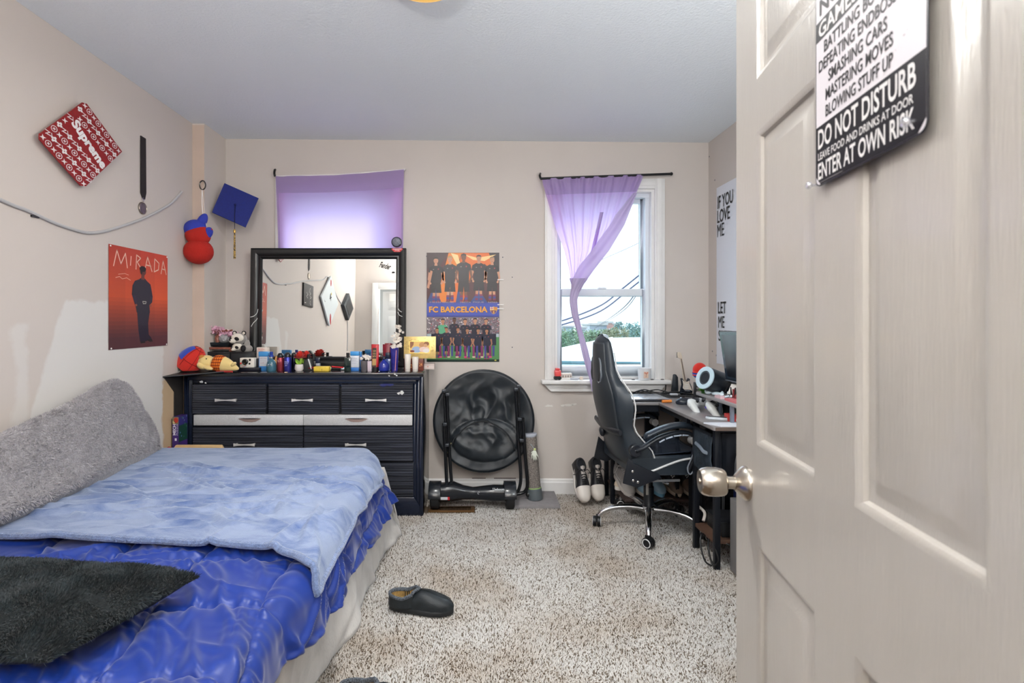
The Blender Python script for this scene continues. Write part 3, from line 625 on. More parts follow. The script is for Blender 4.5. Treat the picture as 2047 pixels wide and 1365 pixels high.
# ---------------------------------------------------------------- bed
BX0, BX1, BY0, BY1, BZ = -1.875, -.535, .55, 2.96, .442
def QY(y): return interp(y, [.6, 1.2, 1.6, 2.3, 2.75, 2.9, 3.0], [-.60, -.60, -.578, -.585, -.605, -.635, -.68])-BX0
bed = thing('bed', 'low bed with a grey blanket draped as a skirt, along the left wall', 'bed', ((BX0+BX1)/2, (BY0+BY1)/2, 0))
MB().box(BX0, -.66, BY0, BY1-.03, .02, .24).build('box_spring', mat('box_spring', (190, 184, 176), .8), bed, bevel=.02)
MB().box(BX0, -.64, BY0, BY1-.02, .242, BZ-.012).build('mattress', mat('mattress', (205, 200, 192), .8), bed, bevel=.04, segs=3)
greyfab = mat('grey_blanket', (206, 202, 198), .95, noise=(9, .16), bump=(150, .6, .003), sheen=.4, stretch=(1, 1, .5))
def ridged(x, y, s=0): return 1-abs(NZ.noise(V((x, y, s))))*2
def skirt(u, v):       # u along the bed side, v from top to floor
    y = .6+u*(BY1+.02-.6); k = v**1.1
    fold = (NZ.noise(V((y*4.2, v*.5, 1)))*.05+NZ.noise(V((y*11, v*.8, 4)))*.02+NZ.noise(V((y*5+v*4, v*2, 8)))*.02)*(.2+k)
    xf = interp(y, [.6, 1.2, 1.8, 2.1, 2.6, 2.98], [-.56, -.555, -.55, -.49, -.48, -.44]); xt = QY(y)+BX0+.035
    x = xt+(xf-xt)*k**.8+fold*.9
    z = .38-(.375)*v+.012*math.sin(y*9)*v*(1-v)
    return (x, y+fold*.3, max(.006, z))
MB().grid(150, 22, skirt).build('draped_blanket', greyfab, bed, solid=.008)
def skirt2(u, v):
    x = BX1+.13-u*1.4; k = v; fold = NZ.noise(V((x*8, v, 7)))*.03*k
    return (min(x, -.53+.09*k), BY1+.03+.05*k+fold, max(.006, .40-.395*v))
MB().grid(60, 12, skirt2).build('draped_blanket', greyfab, bed, solid=.008)
# a rumpled end of the grey blanket on the carpet at the corner
# ---- quilted blue comforter
QW, QL = BX1-BX0, BY1
def cloth_pos(a, y, ztop, side, rad=.05, flare=0):
    # a: distance from the wall across the bed, wraps down over the side; y: along the bed, wraps over the foot
    w_ = QY(y)+side
    if a <= w_: X = BX0+a; dz = 0; nx = V((0, 0, 1))
    else:
        o = a-w_; t = min(1, o/(rad*1.57)); X = BX0+w_+rad*math.sin(t*PI/2); X += flare*max(0, o-rad); dz = -rad*(1-math.cos(t*PI/2))-max(0, o-rad*1.57)*math.sqrt(max(.1, 1-flare*flare)); nx = V((math.sin(t*PI/2), 0, math.cos(t*PI/2)))
    ye = BY1+side
    if y > ye:
        o = y-ye; t = min(1, o/(rad*1.57)); Yp = ye+rad*math.sin(t*PI/2); dz += -rad*(1-math.cos(t*PI/2))-max(0, o-rad*1.57); nx = (nx+V((0, t, -t*.6))).normalized()
    else: Yp = y
    return V((X, Yp, ztop+dz)), nx
def ridges(seed, n, box, ang, ln, wd, ht):
    rr = random.Random(seed); o = []
    for _ in range(n):
        t = math.radians(rr.uniform(*ang)); o.append((rr.uniform(box[0], box[1]), rr.uniform(box[2], box[3]), math.cos(t), math.sin(t), rr.uniform(*ln), rr.uniform(*wd), rr.uniform(*ht), rr.uniform(-1, 1)))
    return o
def fold_h(R_, a, y):
    h = 0
    for x0, y0, c, s_, l_, w_, ht, bend in R_:
        dx_, dy_ = a-x0, y-y0; p = dx_*c+dy_*s_
        if abs(p) > l_*1.6: continue
        q = -dx_*s_+dy_*c+bend*.35*(p*p/l_-.2*l_)+.012*math.sin(p*17+bend*9)
        if abs(q) > w_*4: continue
        h += (ht*math.exp(-(p/l_)**4*1.2)/math.cosh(q/w_*1.4)**2)**3
    return h**.3333
CQ = .285
CR = ridges(41, 60, (.4, 1.45, .8, 1.9), (112, 142), (.14, .34), (.010, .022), (.008, .019))+ridges(42, 14, (0, 1.0, 1.5, 1.8), (-10, 25), (.1, .3), (.012, .022), (.010, .020))
CR += ridges(43, 22, (1.28, 1.55, 1.2, 2.9), (20, 100), (.06, .16), (.012, .022), (.010, .021))
def comf(u, v):
    y = .6+v*(BY1+.26-.6)
    hang = interp(y, [.6, 1.2, 1.5, 1.85, 2.2, 2.7, 3.0], [.10, .115, .16, .20, .22, .25, .26])+.018*NZ.noise(V((y*3.2, 0, 9)))
    a = u*(QY(y)+.02+hang)
    p, n_ = cloth_pos(a, y, BZ+.012, .0, .05, interp(y, [.6, 1.5, 2.2, 2.9], [.15, .15, .2, .5]))
    qa, qy = (a+.12+.03*NZ.noise(V((y*3, a, 2)))+.10*(y-1.2)), (y+.10+.035*NZ.noise(V((a*3, y, 3)))-.06*a)
    ra, ry = (qa/CQ+.5) % 1-.5, (qy/CQ+.5) % 1-.5; da, dy = abs(ra)*CQ, abs(ry)*CQ; d = min(da, dy)
    puff = .015*(1-math.exp(-d/.024))-.004*math.exp(-(d/.005)**2)
    wr = .0026*math.exp(-da/.035)*math.sin(y*150+6*NZ.noise(V((a*8, y*9, 1))))*(1-math.exp(-da/.004))+.0026*math.exp(-dy/.035)*math.sin(a*150+6*NZ.noise(V((a*9, y*8, 4))))*(1-math.exp(-dy/.004))
    wr += fold_h(CR, a, y)*(1-.7*math.exp(-d/.012))+.009*NZ.noise(V((a*3.4-y*2, y*4, 6)))
    side = max(0, min(1, (a-QY(y)+.08)/.15)); wr += side*(.017*NZ.noise(V((y*5.5, a*1.5, 12)))+.008*NZ.noise(V((y*16, a*2, 5))))
    return p+n_*max(.001, puff+wr+.008)
cq = MB().grid(330, 400, comf)
cob = cq.build('comforter', mat('comforter_blue', (17, 51, 138), .42, noise=(3, .06), bump=(380, .05), sheen=.35), loc=(-1.2, 1.8, BZ), smooth=80, solid=.006,
         label='royal blue quilted comforter spread over the low bed', cat='comforter')
# ---- pale blue fleece blanket
fleece = bpy.data.materials.new('fleece'); fleece.use_nodes = True
def fleece_nodes():
    t = fleece.node_tree; b = t.nodes['Principled BSDF']; b.inputs['Roughness'].default_value = .9; b.inputs['Sheen Weight'].default_value = .8; b.inputs['Sheen Roughness'].default_value = .35; b.inputs['Specular IOR Level'].default_value = .2
    b.inputs['Sheen Tint'].default_value = (.75, .85, 1, 1)
    g = t.nodes.new('ShaderNodeTexCoord'); mp = t.nodes.new('ShaderNodeMapping'); mp.inputs['Scale'].default_value = (2.2, 5, 2.2); mp.inputs['Rotation'].default_value = (0, 0, .25)
    n = t.nodes.new('ShaderNodeTexNoise'); n.inputs['Scale'].default_value = 1.7; n.inputs['Detail'].default_value = 7; n.inputs['Roughness'].default_value = .68; n.inputs['Distortion'].default_value = .9
    r = t.nodes.new('ShaderNodeValToRGB'); r.color_ramp.elements[0].position = .36; r.color_ramp.elements[0].color = (*lin((88, 108, 154)), 1); r.color_ramp.elements[1].position = .56; r.color_ramp.elements[1].color = (*lin((142, 155, 184)), 1)
    n2 = t.nodes.new('ShaderNodeTexNoise'); n2.inputs['Scale'].default_value = 260; u = t.nodes.new('ShaderNodeBump'); u.inputs['Strength'].default_value = .5; u.inputs['Distance'].default_value = .003
    Lk = t.links.new; Lk(g.outputs['Object'], mp.inputs[0]); Lk(mp.outputs[0], n.inputs[0]); Lk(n.outputs[0], r.inputs[0]); Lk(r.outputs[0], b.inputs['Base Color']); Lk(g.outputs['Object'], n2.inputs[0]); Lk(n2.outputs[0], u.inputs['Height']); Lk(u.outputs[0], b.inputs['Normal'])
fleece_nodes(); MATS['fleece'] = fleece
FX = [0, .24, .79, 1.05, 1.20, 1.30, 1.385, 1.48]; FY = [1.80, 1.785, 1.735, 1.71, 1.685, 1.64, 1.575, 1.55]
FR = ridges(5, 60, (.25, 1.25, 1.84, 2.55), (-32, 18), (.10, .28), (.013, .024), (.012, .026))+ridges(6, 10, (.95, 1.35, 1.66, 2.2), (60, 118), (.12, .26), (.012, .022), (.012, .024))+ridges(8, 10, (.1, 1.3, 1.75, 2.9), (-35, 35), (.1, .3), (.03, .05), (.004, .010))
def blank(a, y):
    p, n_ = cloth_pos(a, y, BZ+.060, .022, .05, .22)
    wr = fold_h(FR, a, y)+.009*NZ.noise(V((a*2.5, y*4, 4)))
    side = max(0, min(1, (a-QY(y))/.1)); wr += side*.014*NZ.noise(V((y*8, a, 2)))
    return p+n_*(max(-.004, wr)+.006)
def fl_b(u, v):
    amax = QY(1.6+v*1.36)+interp(v, [0, .12, .35, .7, 1], [.13, .125, .10, .13, .12])
    a = u*amax; y0 = interp(a, FX, FY)+.012*NZ.noise(V((a*7, 0, 2)))*(1 if a < 1.2 else 0)
    return blank(a, y0+v*(BY1+.15-y0))
fb = MB().grid(190, 170, fl_b)
fbo = fb.build('fleece_blanket', fleece, loc=(-1.2, 2.3, BZ+.05), smooth=80, solid=.012, label='pale blue fleece blanket laid over the back half of the blue comforter', cat='blanket')
edge = [V(fl_b(i/90, 0))+V((0, 0, .004)) for i in range(91)]+[V(fl_b(1, i/60))+V((.003, 0, 0)) for i in range(1, 56)]
MB().tube(edge, .0125, 8).build('rolled_hem', mat('fleece_hem', (112, 130, 168), .95, bump=(220, .9, .006), noise=(90, .25), sheen=.6), fbo, label='curly rolled edge of the pale blue blanket')
# ---- fur: short blades as one stuff part
def fur(name, parent, surf, n, ln, wd, m, droop=.5, seed=1, jit=.5):
    rng = random.Random(seed); vs = []; fs = []; org = ORG[parent]
    for i in range(n):
        u, v = rng.random(), rng.random(); p = V(surf(u, v)); q = V(surf(min(1, u+.004), v)); r = V(surf(u, min(1, v+.004)))
        nn = (q-p).cross(r-p)
        if nn.length < 1e-12: continue
        nn.normalize()
        if nn.dot(p-surf.c) < 0: nn = -nn
        cl = V((NZ.noise(p*14), NZ.noise(p*14+V((7, 3, 1))), NZ.noise(p*14+V((1, 9, 4)))))*1.6
        d = (nn+cl*jit+V((rng.gauss(0, .3), rng.gauss(0, .3), -droop+rng.gauss(0, .2)))).normalized(); s = d.cross(V((rng.random()-.5, rng.random()-.5, rng.random()-.5))).normalized()*wd
        l_ = ln*rng.uniform(.5, 1.2); k = len(vs); e = p+d*l_+V((0, 0, -droop*l_*.35))
        vs += [p-nn*.002-s-org, p-nn*.002+s-org, p+d*l_*.6+s*.6-org, p+d*l_*.6-s*.6-org, e-org]; fs += [(k, k+1, k+2, k+3), (k+3, k+2, k+4)]
    me = bpy.data.meshes.new(name); me.from_pydata([tuple(x) for x in vs], [], fs); me.materials.append(m)
    o = bpy.data.objects.new(name, me); COL.objects.link(o); o.parent = parent; o['kind'] = 'stuff'; return o
# ---- long grey pillow leaning on the left wall
PKX = [1.25, 1.55, 1.99, 2.25, 2.45, 2.56, 2.66, 2.80, 2.92, 2.975]; PKZ = [.72, .77, .835, .885, .945, .965, .93, .80, .665, .56]
def pil(u, v):        # u: along the wall, v: around the section
    y = 1.25+u*(2.975-1.25); zt = interp(y, PKX, PKZ); zb = .50
    th = interp(y, [1.25, 1.4, 2.3, 2.7, 2.9, 2.975], [.02, .12, .125, .085, .04, .012])
    t = 2*PI*v; c, s_ = math.cos(t), math.sin(t)
    z = zb+(zt-zb)*(.5+.5*s_*(abs(s_)**-.12 if abs(s_) > 1e-3 else 1)); h = (z-zb)/(zt-zb)
    lean = -1.862+th*.5+.02*(1-h)
    bul = th*.5*c*(abs(c)**-.35 if abs(c) > 1e-3 else 1)*(1.25-.55*h)
    p = V((lean+bul, y, z))
    if c > -.2: 
        low = max(0, 1-abs(h-.22)/.25)*interp(y, [1.2, 1.6, 2.1, 2.4], [1, 1, .8, 0])
        p.x += .030*low+.018*NZ.noise(V((y*4, z*6, 0)))+.016*ridged(y*2+z*2, z*8-y*2.4, 3)*max(0, 1-h*1.2)*interp(y, [1.2, 2.2, 2.7], [1, .8, .1])
    return (max(-1.886, p.x), p.y, p.z)
pil.c = None
class Surf:
    def __init__(s, f, c): s.f = f; s.c = V(c)
    def __call__(s, u, v): return s.f(u, v)
gp = thing('body_pillow', 'long grey plush pillow leaning against the left wall on the bed', 'pillow', (-1.80, 2.1, .525))
gpm = mat('grey_plush', (150, 146, 148), .95, noise=(55, .18), bump=(120, .9, .008), sheen=.5)
MB().grid(110, 48, lambda u, v: pil(u, v)).build('cushion', gpm, gp, smooth=80)
fur('plush_pile', gp, Surf(lambda u, v: pil(u, .5*v-.13 if .5*v-.13 >= 0 else 1+.5*v-.13), (-1.88, 2.1, .7)), 26000, .013, .0014, mat('grey_plush_pile', (176, 172, 175), .95, noise=(40, .22)), .25, 2, .8)
# ---- dark shaggy cushion
DC = [V((-1.62, 1.10)), V((-.90, 1.075)), V((-.775, 1.44)), V((-1.62, 1.50))]
def cus(u, v, top=True):
    bx = [DC[0].lerp(DC[1], u), DC[3].lerp(DC[2], u)]; q = bx[0].lerp(bx[1], v)
    e = (max(0, 1-(2*u-1)**2)**.42)*(max(0, 1-(2*v-1)**2)**.42)
    ins = 1-.05*math.sin(PI*u)*0
    z = .540+.070*e+.012*NZ.noise(V((q.x*5, q.y*5, 3))) if top else .540-.045*e
    return (q.x, q.y, z)
dcu = thing('shaggy_cushion', 'dark blackish green shaggy fur cushion lying on the blue comforter', 'cushion', (-1.2, 1.28, .52))
dm = mat('dark_fur_base', (10, 17, 20), .95, noise=(30, .4))
MB().grid(60, 40, lambda u, v: cus(u, v)).grid(60, 40, lambda u, v: cus(u, v, False), True).build('cushion', dm, dcu, smooth=80)
fur('fur', dcu, Surf(lambda u, v: cus(u, v), (-1.2, 1.28, .40)), 60000, .013, .0011, mat('dark_fur', (18, 31, 36), .6, noise=(25, .5), sheen=.3), .35, 3, .9)
# ---------------------------------------------------------------- dresser
DY, DB, DT = 3.28, 3.692, .925
def dx(px): return (px-CX)/F*DY
def dz(py): return CH-(py-CY)/F*DY
DL, DR = -1.868, dx(846)
blk = mat('dresser_black', (17, 19, 24), .34, noise=(18, .2)); blk2 = mat('dresser_frame', (20, 28, 46), .25, coat=.2)
grv = mat('drawer_grooved', (50, 52, 60), .3, noise=(9, .7), stretch=(.25, 1, 11))
gli = mat('silver_glitter', (205, 204, 204), .5, .15, noise=(420, .35), bump=(420, .6, .002))
hnd = mat('brushed_handle', (222, 218, 214), .35, .35)
dr = thing('dresser', 'wide black dresser with grooved drawers and two silver glitter drawers', 'dresser', ((DL+DR)/2, (DY+DB)/2, 0))
MB().box(DL+.01, DL+.03, DY+.02, DB, .02, DT-.025).build('side_panel', blk, dr, smooth=0)
MB().box(DR-.022, DR, DY+.006, DB, .0, DT-.025).build('side_panel', mat('dresser_side', (24, 26, 32), .22, coat=.3), dr, bevel=.002)
MB().box(DL+.03, DR-.022, DB-.012, DB, .05, DT-.025).box(DL+.03, DR-.022, DY+.03, DB-.012, .05, .07).build('back_panel', blk, dr, smooth=0)
MB().box(DL, DR+.003, DY-.006, DB, DT-.025, DT).build('top', mat('dresser_top', (30, 31, 36), .16, coat=.3, noise=(30, .15)), dr, bevel=.004)
fx0, fx1 = dx(385), dx(825); zt, zb = DT-.025, dz(994)
ft = MB()
for i, (a, b_, yy) in enumerate(((0, .022, 0), (.022, .046, .014), (.046, .068, .022))):
    k = yy
    ft.box(DL+a, DL+b_, DY+k-.004, DY+.05, .0, zt-a).box(DR-b_, DR-a, DY+k-.004, DY+.05, 0, zt-a).box(DL+b_, DR-b_, DY+k-.004, DY+.05, zt-b_, zt-a)
ft.build('front_frame', blk2, dr, bevel=.004)
MB().box(DL+.068, DR-.068, DY+.035, DY+.05, zb, zt-.06).build('carcass_face', mat('deep_black', (8, 9, 12), .5), dr, smooth=0)
MB().prism([(DL+.02, .0), (DR-.02, .0), (DR-.02, zb-.06), (DR-.06, zb), (DL+.06, zb), (DL+.02, zb-.06)], .034, BACK(DY+.036)).build('plinth', blk2, dr, bevel=.004)
def grooved(x0, x1, z0, z1):
    n = 13; pr = []; h = z1-z0
    for i in range(n):
        a = z0+h*i/n; b_ = z0+h*(i+1)/n; g = (b_-a)
        pr += [(.0, a), (0, a+g*.55), (.0065, a+g*.86), (.0065, a+g*.97)]
    pr += [(0, z1), (.03, z1), (.03, z0)]
    M = MX(((0, 0, 1, x0), (1, 0, 0, DY-.002), (0, 1, 0, 0), (0, 0, 0, 1)))
    return MB().prism(pr, x1-x0, M)
def handle(par, cx, cz, w=.135):
    pts = [(-w/2, -.010), (-w*.3, -.0055), (0, -.0028), (w*.3, -.0055), (w/2, -.010), (w/2, .010), (w*.3, .0055), (0, .0028), (-w*.3, .0055), (-w/2, .010)]
    mb = MB().prism(pts, .006, frame((cx, DY-.026, cz), (1, 0, 0), (0, 0, 1)))
    for s in (-1, 1): mb.box(cx+s*w*.42-.005, cx+s*w*.42+.005, DY-.026, DY-.0, cz-.005, cz+.005)
    mb.build('handle', hnd, par, bevel=.001)
for (x0, x1, y0, y1, hx) in ((385.5, 531.5, 767.5, 826.5, 455), (537, 677.5, 767.5, 826.5, 607), (683, 825, 767.5, 826.5, 753), (386, 605.5, 853, 921, 492), (608, 825, 852, 921, 713), (386, 605.5, 925.5, 992, 492), (608, 826, 925.5, 992, 713)):
    d = grooved(dx(x0), dx(x1), dz(y1), dz(y0)).build('drawer', grv, dr, smooth=0)
    handle(d, dx(hx), dz(798.5) if y0 < 800 else dz(887 if y0 < 900 else 958))
for (x0, x1, hx) in ((387.5, 606.3, 500), (607, 824, 713)):
    d = MB().box(dx(x0), dx(x1), DY-.004, DY+.03, dz(850), dz(829)).build('drawer', gli, dr, bevel=.002, label='silver glitter drawer front')
    w = .075
    pl_ = [(-w, .011), (w, .011), (w*.75, .002), (w*.5, -.006), (w*.2, -.010), (-w*.2, -.010), (-w*.5, -.006), (-w*.75, .002)]
    MB().prism([(u+dx(hx), v+dz(840)) for u, v in pl_], .003, BACK(DY-.004)).build('cut_pull', mat('pull_copper', (196, 168, 152), .35, .7), d, smooth=0)
    MB().prism([(u*.95+dx(hx), v*.30+dz(836.5)) for u, v in pl_], .001, BACK(DY-.0072)).build('pull_slot', mat('slot_dark', (52, 40, 40), .6), d, smooth=0)
# worn spots
wn = MB(); random.seed(9)
for px, py, r in ((404, 763, 3.5), (412, 765, 2), (790, 748, 2), (778, 751, 1.6), (793, 750, 2.2)):
    wn.poly([(dx(px)+r/311*math.cos(k)*random.uniform(.5, 1.5), dz(py)+r/311*.7*math.sin(k)*random.uniform(.5, 1.5)) for k in (0, .9, 1.8, 2.7, 3.6, 4.5, 5.4)], BACK(DY-.0065))
for px, py, r in ((802, 785, 4), (797, 786, 3)):
    wn.poly([(dx(px)+r/311*math.cos(k)*random.uniform(.5, 1.5), dz(py)+r/311*math.sin(k)*random.uniform(.5, 1.5)) for k in (0, .9, 1.8, 2.7, 3.6, 4.5, 5.4)], BACK(DY-.0035))
wn.build('worn_spot', mat('worn_spot', (206, 206, 204), .7), dr, fix=False)
bs = MB().poly([(dx(a), dz(b_)) for a, b_ in ((758, 768), (768, 766.5), (786, 767), (788, 769), (780, 772), (774, 770), (768, 773), (762, 772))], BACK(DY-.0036))
bs.build('blue_paint_smear', mat('blue_smear', (28, 36, 96), .5), dr, fix=False)
# ---------------------------------------------------------------- mirror
MT = math.radians(1.8)
MMx = T(0, 3.625, .90) @ MX.Rotation(-MT, 4, 'X') @ MX(((1, 0, 0, 0), (0, 0, -1, 0), (0, 1, 0, 0), (0, 0, 0, 1)))    # u = X, v up, w to the room
ms = 3.59/F
mu0, mu1, mv1, mv0 = (498-CX)*ms, (810.5-CX)*ms, CH-(495-CY)*ms-.90, .03
mir = thing('dresser_mirror', 'large mirror with a wide black frame standing at the back of the black dresser', 'mirror', ((mu0+mu1)/2, 3.59, .927))
fprof = [(0, 0), (0, .036), (.010, .042), (.030, .040), (.046, .030), (.052, .022), (.062, .024), (.070, .016), (.074, .006), (.074, 0)]
def mframe():
    mb = MB(); vs = []; fs = []; n = len(fprof)
    for cu, cv, su_, sv in ((mu0, mv0, 1, 1), (mu1, mv0, -1, 1), (mu1, mv1, -1, -1), (mu0, mv1, 1, -1)):
        for d, w_ in fprof: vs.append((cu+su_*d, cv+sv*d, w_))
    for k in range(4):
        for i in range(n): fs.append((k*n+i, k*n+(i+1) % n, ((k+1) % 4)*n+(i+1) % n, ((k+1) % 4)*n+i))
    return mb.add(vs, fs, MMx)
mframe().build('frame', mat('mirror_frame', (14, 15, 17), .32, coat=.15), mir, smooth=30)
MB().box(mu0+.06, mu1-.06, mv0+.06, mv1-.06, -.004, .005, MMx).build('mirror_glass', mat('mirror_silver', (238, 240, 238), .01, 1), mir, smooth=0)
def mq(px, py): return ((px-CX)*ms, CH-(py-CY)*ms-.90)
def mtext(t, x0, x1, y0, y1, w_, c, nm, **k):
    a, b_ = mq(x0, y1), mq(x1, y0); return MB().text(t, a[0], b_[0], a[1], b_[1], MMx, w_, c, **k).build(nm, print_mat('decal', .4), mir, fix=False, smooth=0)
a = mq(755, 536); 
fm = MMx @ T(a[0]+.003, a[1]+.03, .0056) @ RZ(-14)
MB().text('Fender', 0, .083, -.018, .024, fm, 0, (20, 20, 24), shear=.35, bold=.03).build('script_decal', print_mat('decal', .4), mir, fix=False, smooth=0)
a = mq(784, 543); MB().oval(a[0], a[1], .012, .007, MMx, .0056, (26, 26, 30), 7).oval(a[0]-.006, a[1]-.004, .006, .003, MMx, .0057, (26, 26, 30), 6).build('small_decal', print_mat('decal', .4), mir, fix=False, smooth=0)
a = mq(793, 499); rs = MB()
rs.poly([(a[0]-.036, a[1]+.013), (a[0]+.036, a[1]+.013), (a[0]+.040, a[1]+.004), (a[0]+.020, a[1]-.014), (a[0]-.020, a[1]-.014), (a[0]-.040, a[1]+.004)], MMx, .0425, (200, 40, 44))
rs.poly([(a[0]-.030, a[1]+.009), (a[0]+.030, a[1]+.009), (a[0]+.031, a[1]+.004), (a[0]-.031, a[1]+.004)], MMx, .0427, (240, 230, 228)); rs.text('OFF THE WALL', a[0]-.018, a[0]+.018, a[1]-.010, a[1]+.001, MMx, .0427, (240, 230, 228))
rs.build('red_sticker', print_mat('decal', .4), mir, fix=False, smooth=0)
sc = MB()
for pts in ([(500, 634), (507, 632), (513, 626), (515, 618)], [(502, 653), (506, 646), (512, 640), (514, 636)], [(796, 617), (798, 621), (803, 624)], [(795, 624), (798, 630), (804, 633)]):
    pp = [V(mq(*p)) for p in pts]; q = [MMx @ V((p.x, p.y, .043)) for p in pp]; sc.tube(spline(q, 4), .0022, 5)
sc.build('white_scratch', mat('scratch_white', (222, 222, 220), .7), mir)
# small round glass clock on the mirror
gc = thing('round_ornament', 'small round dark rimmed glass ornament on top of the mirror frame', 'ornament', P(793, 494, 3.59))
c = P(793, 484, 3.59)
MB().lathe([(.0, -.016), (.028, -.014), (.038, 0), (.036, .010), (.030, .014)], 22, frame(c, (1, 0, 0), (0, 0, 1))).build('rim', mat('dark_rim', (40, 40, 58), .25, coat=.4), gc)
MB().lathe([(.030, .0135), (.022, .019), (.0, .022)], 22, frame(c, (1, 0, 0), (0, 0, 1))).build('lens', mat('grey_lens', (120, 122, 132), .12, bump=(90, .8, .01)), gc)
# ---------------------------------------------------------------- black side shelf wedged between wall and dresser
ss = thing('side_shelf', 'narrow black shelf with a flat dark wedge panel against the wall left of the dresser', 'shelf', (LX+.02, 3.2, .60))
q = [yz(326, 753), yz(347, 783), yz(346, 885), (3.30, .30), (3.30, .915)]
MB().prism([(y_, z_) for y_, z_ in (q[0], (q[1][0], q[1][1]), (q[2][0], .30), q[3], q[4])], .006, LEFT(LX+.001)).build('bracket', mat('wedge_brown_black', (44, 40, 38), .6), ss, smooth=0)  # flat dark wedge panel, outlined like the dark area on this wall
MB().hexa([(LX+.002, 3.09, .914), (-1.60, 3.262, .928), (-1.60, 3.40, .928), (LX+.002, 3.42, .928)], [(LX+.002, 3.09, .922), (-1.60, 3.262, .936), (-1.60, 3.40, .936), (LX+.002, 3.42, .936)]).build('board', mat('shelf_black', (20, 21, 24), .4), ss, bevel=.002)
# ---------------------------------------------------------------- things standing on the dresser
TZ = DT
def sp_(x0, x1, yt, Y): k = Y/F; return ((x0+x1)/2-CX)*k, (x1-x0)*k, CH-(yt-CY)*k-TZ
def bottle(nm, label, cat, x0, x1, yt, Y, parts, group=None):
    xc, w_, h = sp_(x0, x1, yt, Y); t = thing(nm, label, cat, (xc, Y, TZ), group)
    for pn, m, prof, n in parts:
        mb = MB()
        if n == 'box': a, b_, d0, d1 = prof; mb.box(xc-w_/2*a, xc+w_/2*a, Y-w_/2*b_, Y+w_/2*b_, TZ+d0*h, TZ+d1*h); mb.build(pn, m, t, bevel=.003)
        else: mb.lathe([(r*w_/2, z*h) for r, z in prof], n, T(xc, Y, TZ)); mb.build(pn, m, t)
    return t, xc, w_, h
def label_print(par, xc, Y, r, z0, z1, items, flat=False):      # print wrapped on the front of a round or flat body
    mb = MB(); M = frame((0, Y, 0), (1, 0, 0), (0, 0, 1))
    for it in items:
        if it[0] == 'rect': mb.rect(it[1], it[2], z0+(z1-z0)*it[3], z0+(z1-z0)*it[4], M, r+it[6] if len(it) > 6 else r+.0006, it[5])
        else: mb.text(it[1], it[2], it[3], z0+(z1-z0)*it[4], z0+(z1-z0)*it[5], M, r+.0012, it[6])
    if not flat:
        mb.v = [(x, Y-math.sqrt(max(1e-6, (r+(Y-y-r))**2-(x-xc)**2)) if abs(x-xc) < r else y, z) for x, y, z in mb.v]
    mb.build('label', print_mat('label_print', .4), par, fix=False, smooth=0)
blkp = mat('black_plastic', (28, 28, 30), .4); gloss_blk = mat('gloss_black', (18, 20, 24), .15)
# red and blue plush cushion (plain panels)
pc_ = P(374, 723, 3.27); pk = 3.27/F
pr_ = thing('plush_cushion', 'rounded red and blue plush cushion on the black shelf at the dresser corner', 'plush toy', (pc_.x, 3.29, .937))
red_p = mat('plush_red', (204, 42, 30), .9, sheen=.5, bump=(120, .3)); blue_p = mat('plush_blue', (44, 70, 178), .9, sheen=.5, bump=(120, .3))
def dome(u, v, off=0.0):       # leaning egg, flat underneath; u round, v from base to top
    a = 2*PI*u; e = -.42+v*(PI/2+.42); M_ = T(pc_.x, 3.305, .937+.052) @ RY(38)
    d = V((math.cos(e)*math.cos(a), math.cos(e)*math.sin(a), math.sin(e))); p = M_ @ V((d.x*(.082+off), d.y*(.072+off), d.z*(.116+off)))
    p.z = max(.9375, p.z); return p
MB().grid(48, 26, dome, closeu=True).build('cushion_body', red_p, pr_, smooth=80)
def panel_on(u0, u1, v0, v1, m, nm): MB().grid(16, 14, lambda u, v: dome(u0+(u1-u0)*u, v0+(v1-v0)*v, .003)).build(nm, m, pr_, smooth=80)
panel_on(.50, .70, .25, .76, blue_p, 'blue_panel'); panel_on(.36, .52, .05, .34, blue_p, 'blue_panel')
sm = mat('seam_dark', (120, 20, 18), .9)
for v_ in (.30, .78): MB().tube([dome(.40+.55*i/24, v_, .001) for i in range(25)], .0016, 5).build('seam', sm, pr_)
for u_ in (.54, .72, .84): MB().tube([dome(u_, .1+.88*i/16, .001) for i in range(17)], .0016, 5).build('seam', sm, pr_)
# yellow dog plush with a plaid vest, lying on its side
yp = thing('plush_dog', 'pale yellow plush dog in an orange plaid vest lying beside the red and blue cushion', 'plush toy', (P(440, 738, 3.30).x, 3.30, .937))
yel = mat('plush_yellow', (232, 204, 136), .95, sheen=.5, bump=(160, .4))
def plaid():
    m = bpy.data.materials.new('plaid'); m.use_nodes = True; t = m.node_tree; b = t.nodes['Principled BSDF']; b.inputs['Roughness'].default_value = .9
    g = t.nodes.new('ShaderNodeTexCoord'); prev = None; base = (*lin((226, 128, 34)), 1)
    for ax, sc_ in (('X', 24), ('DIAGONAL', 17)):
        wv = t.nodes.new('ShaderNodeTexWave'); wv.bands_direction = 'X' if ax == 'X' else 'Z'; wv.inputs['Scale'].default_value = sc_
        t.links.new(g.outputs['Object'], wv.inputs[0]); r = t.nodes.new('ShaderNodeValToRGB'); r.color_ramp.interpolation = 'CONSTANT'
        r.color_ramp.elements[0].color = (.25, .07, .02, 1); r.color_ramp.elements[1].position = .16; r.color_ramp.elements[1].color = (1, .8, .5, 1); e = r.color_ramp.elements.new(.7); e.color = (1, 1, 1, 1)
        t.links.new(wv.outputs[0], r.inputs[0]); x = t.nodes.new('ShaderNodeMix'); x.data_type = 'RGBA'; x.blend_type = 'MULTIPLY'; x.inputs[0].default_value = 1
        if prev is None: x.inputs[6].default_value = base
        else: t.links.new(prev, x.inputs[6])
        t.links.new(r.outputs[0], x.inputs[7]); prev = x.outputs[2]
    t.links.new(prev, b.inputs['Base Color']); return m
pm_ = plaid()
def yq(px, py, Y=3.29): return P(px, py, Y)
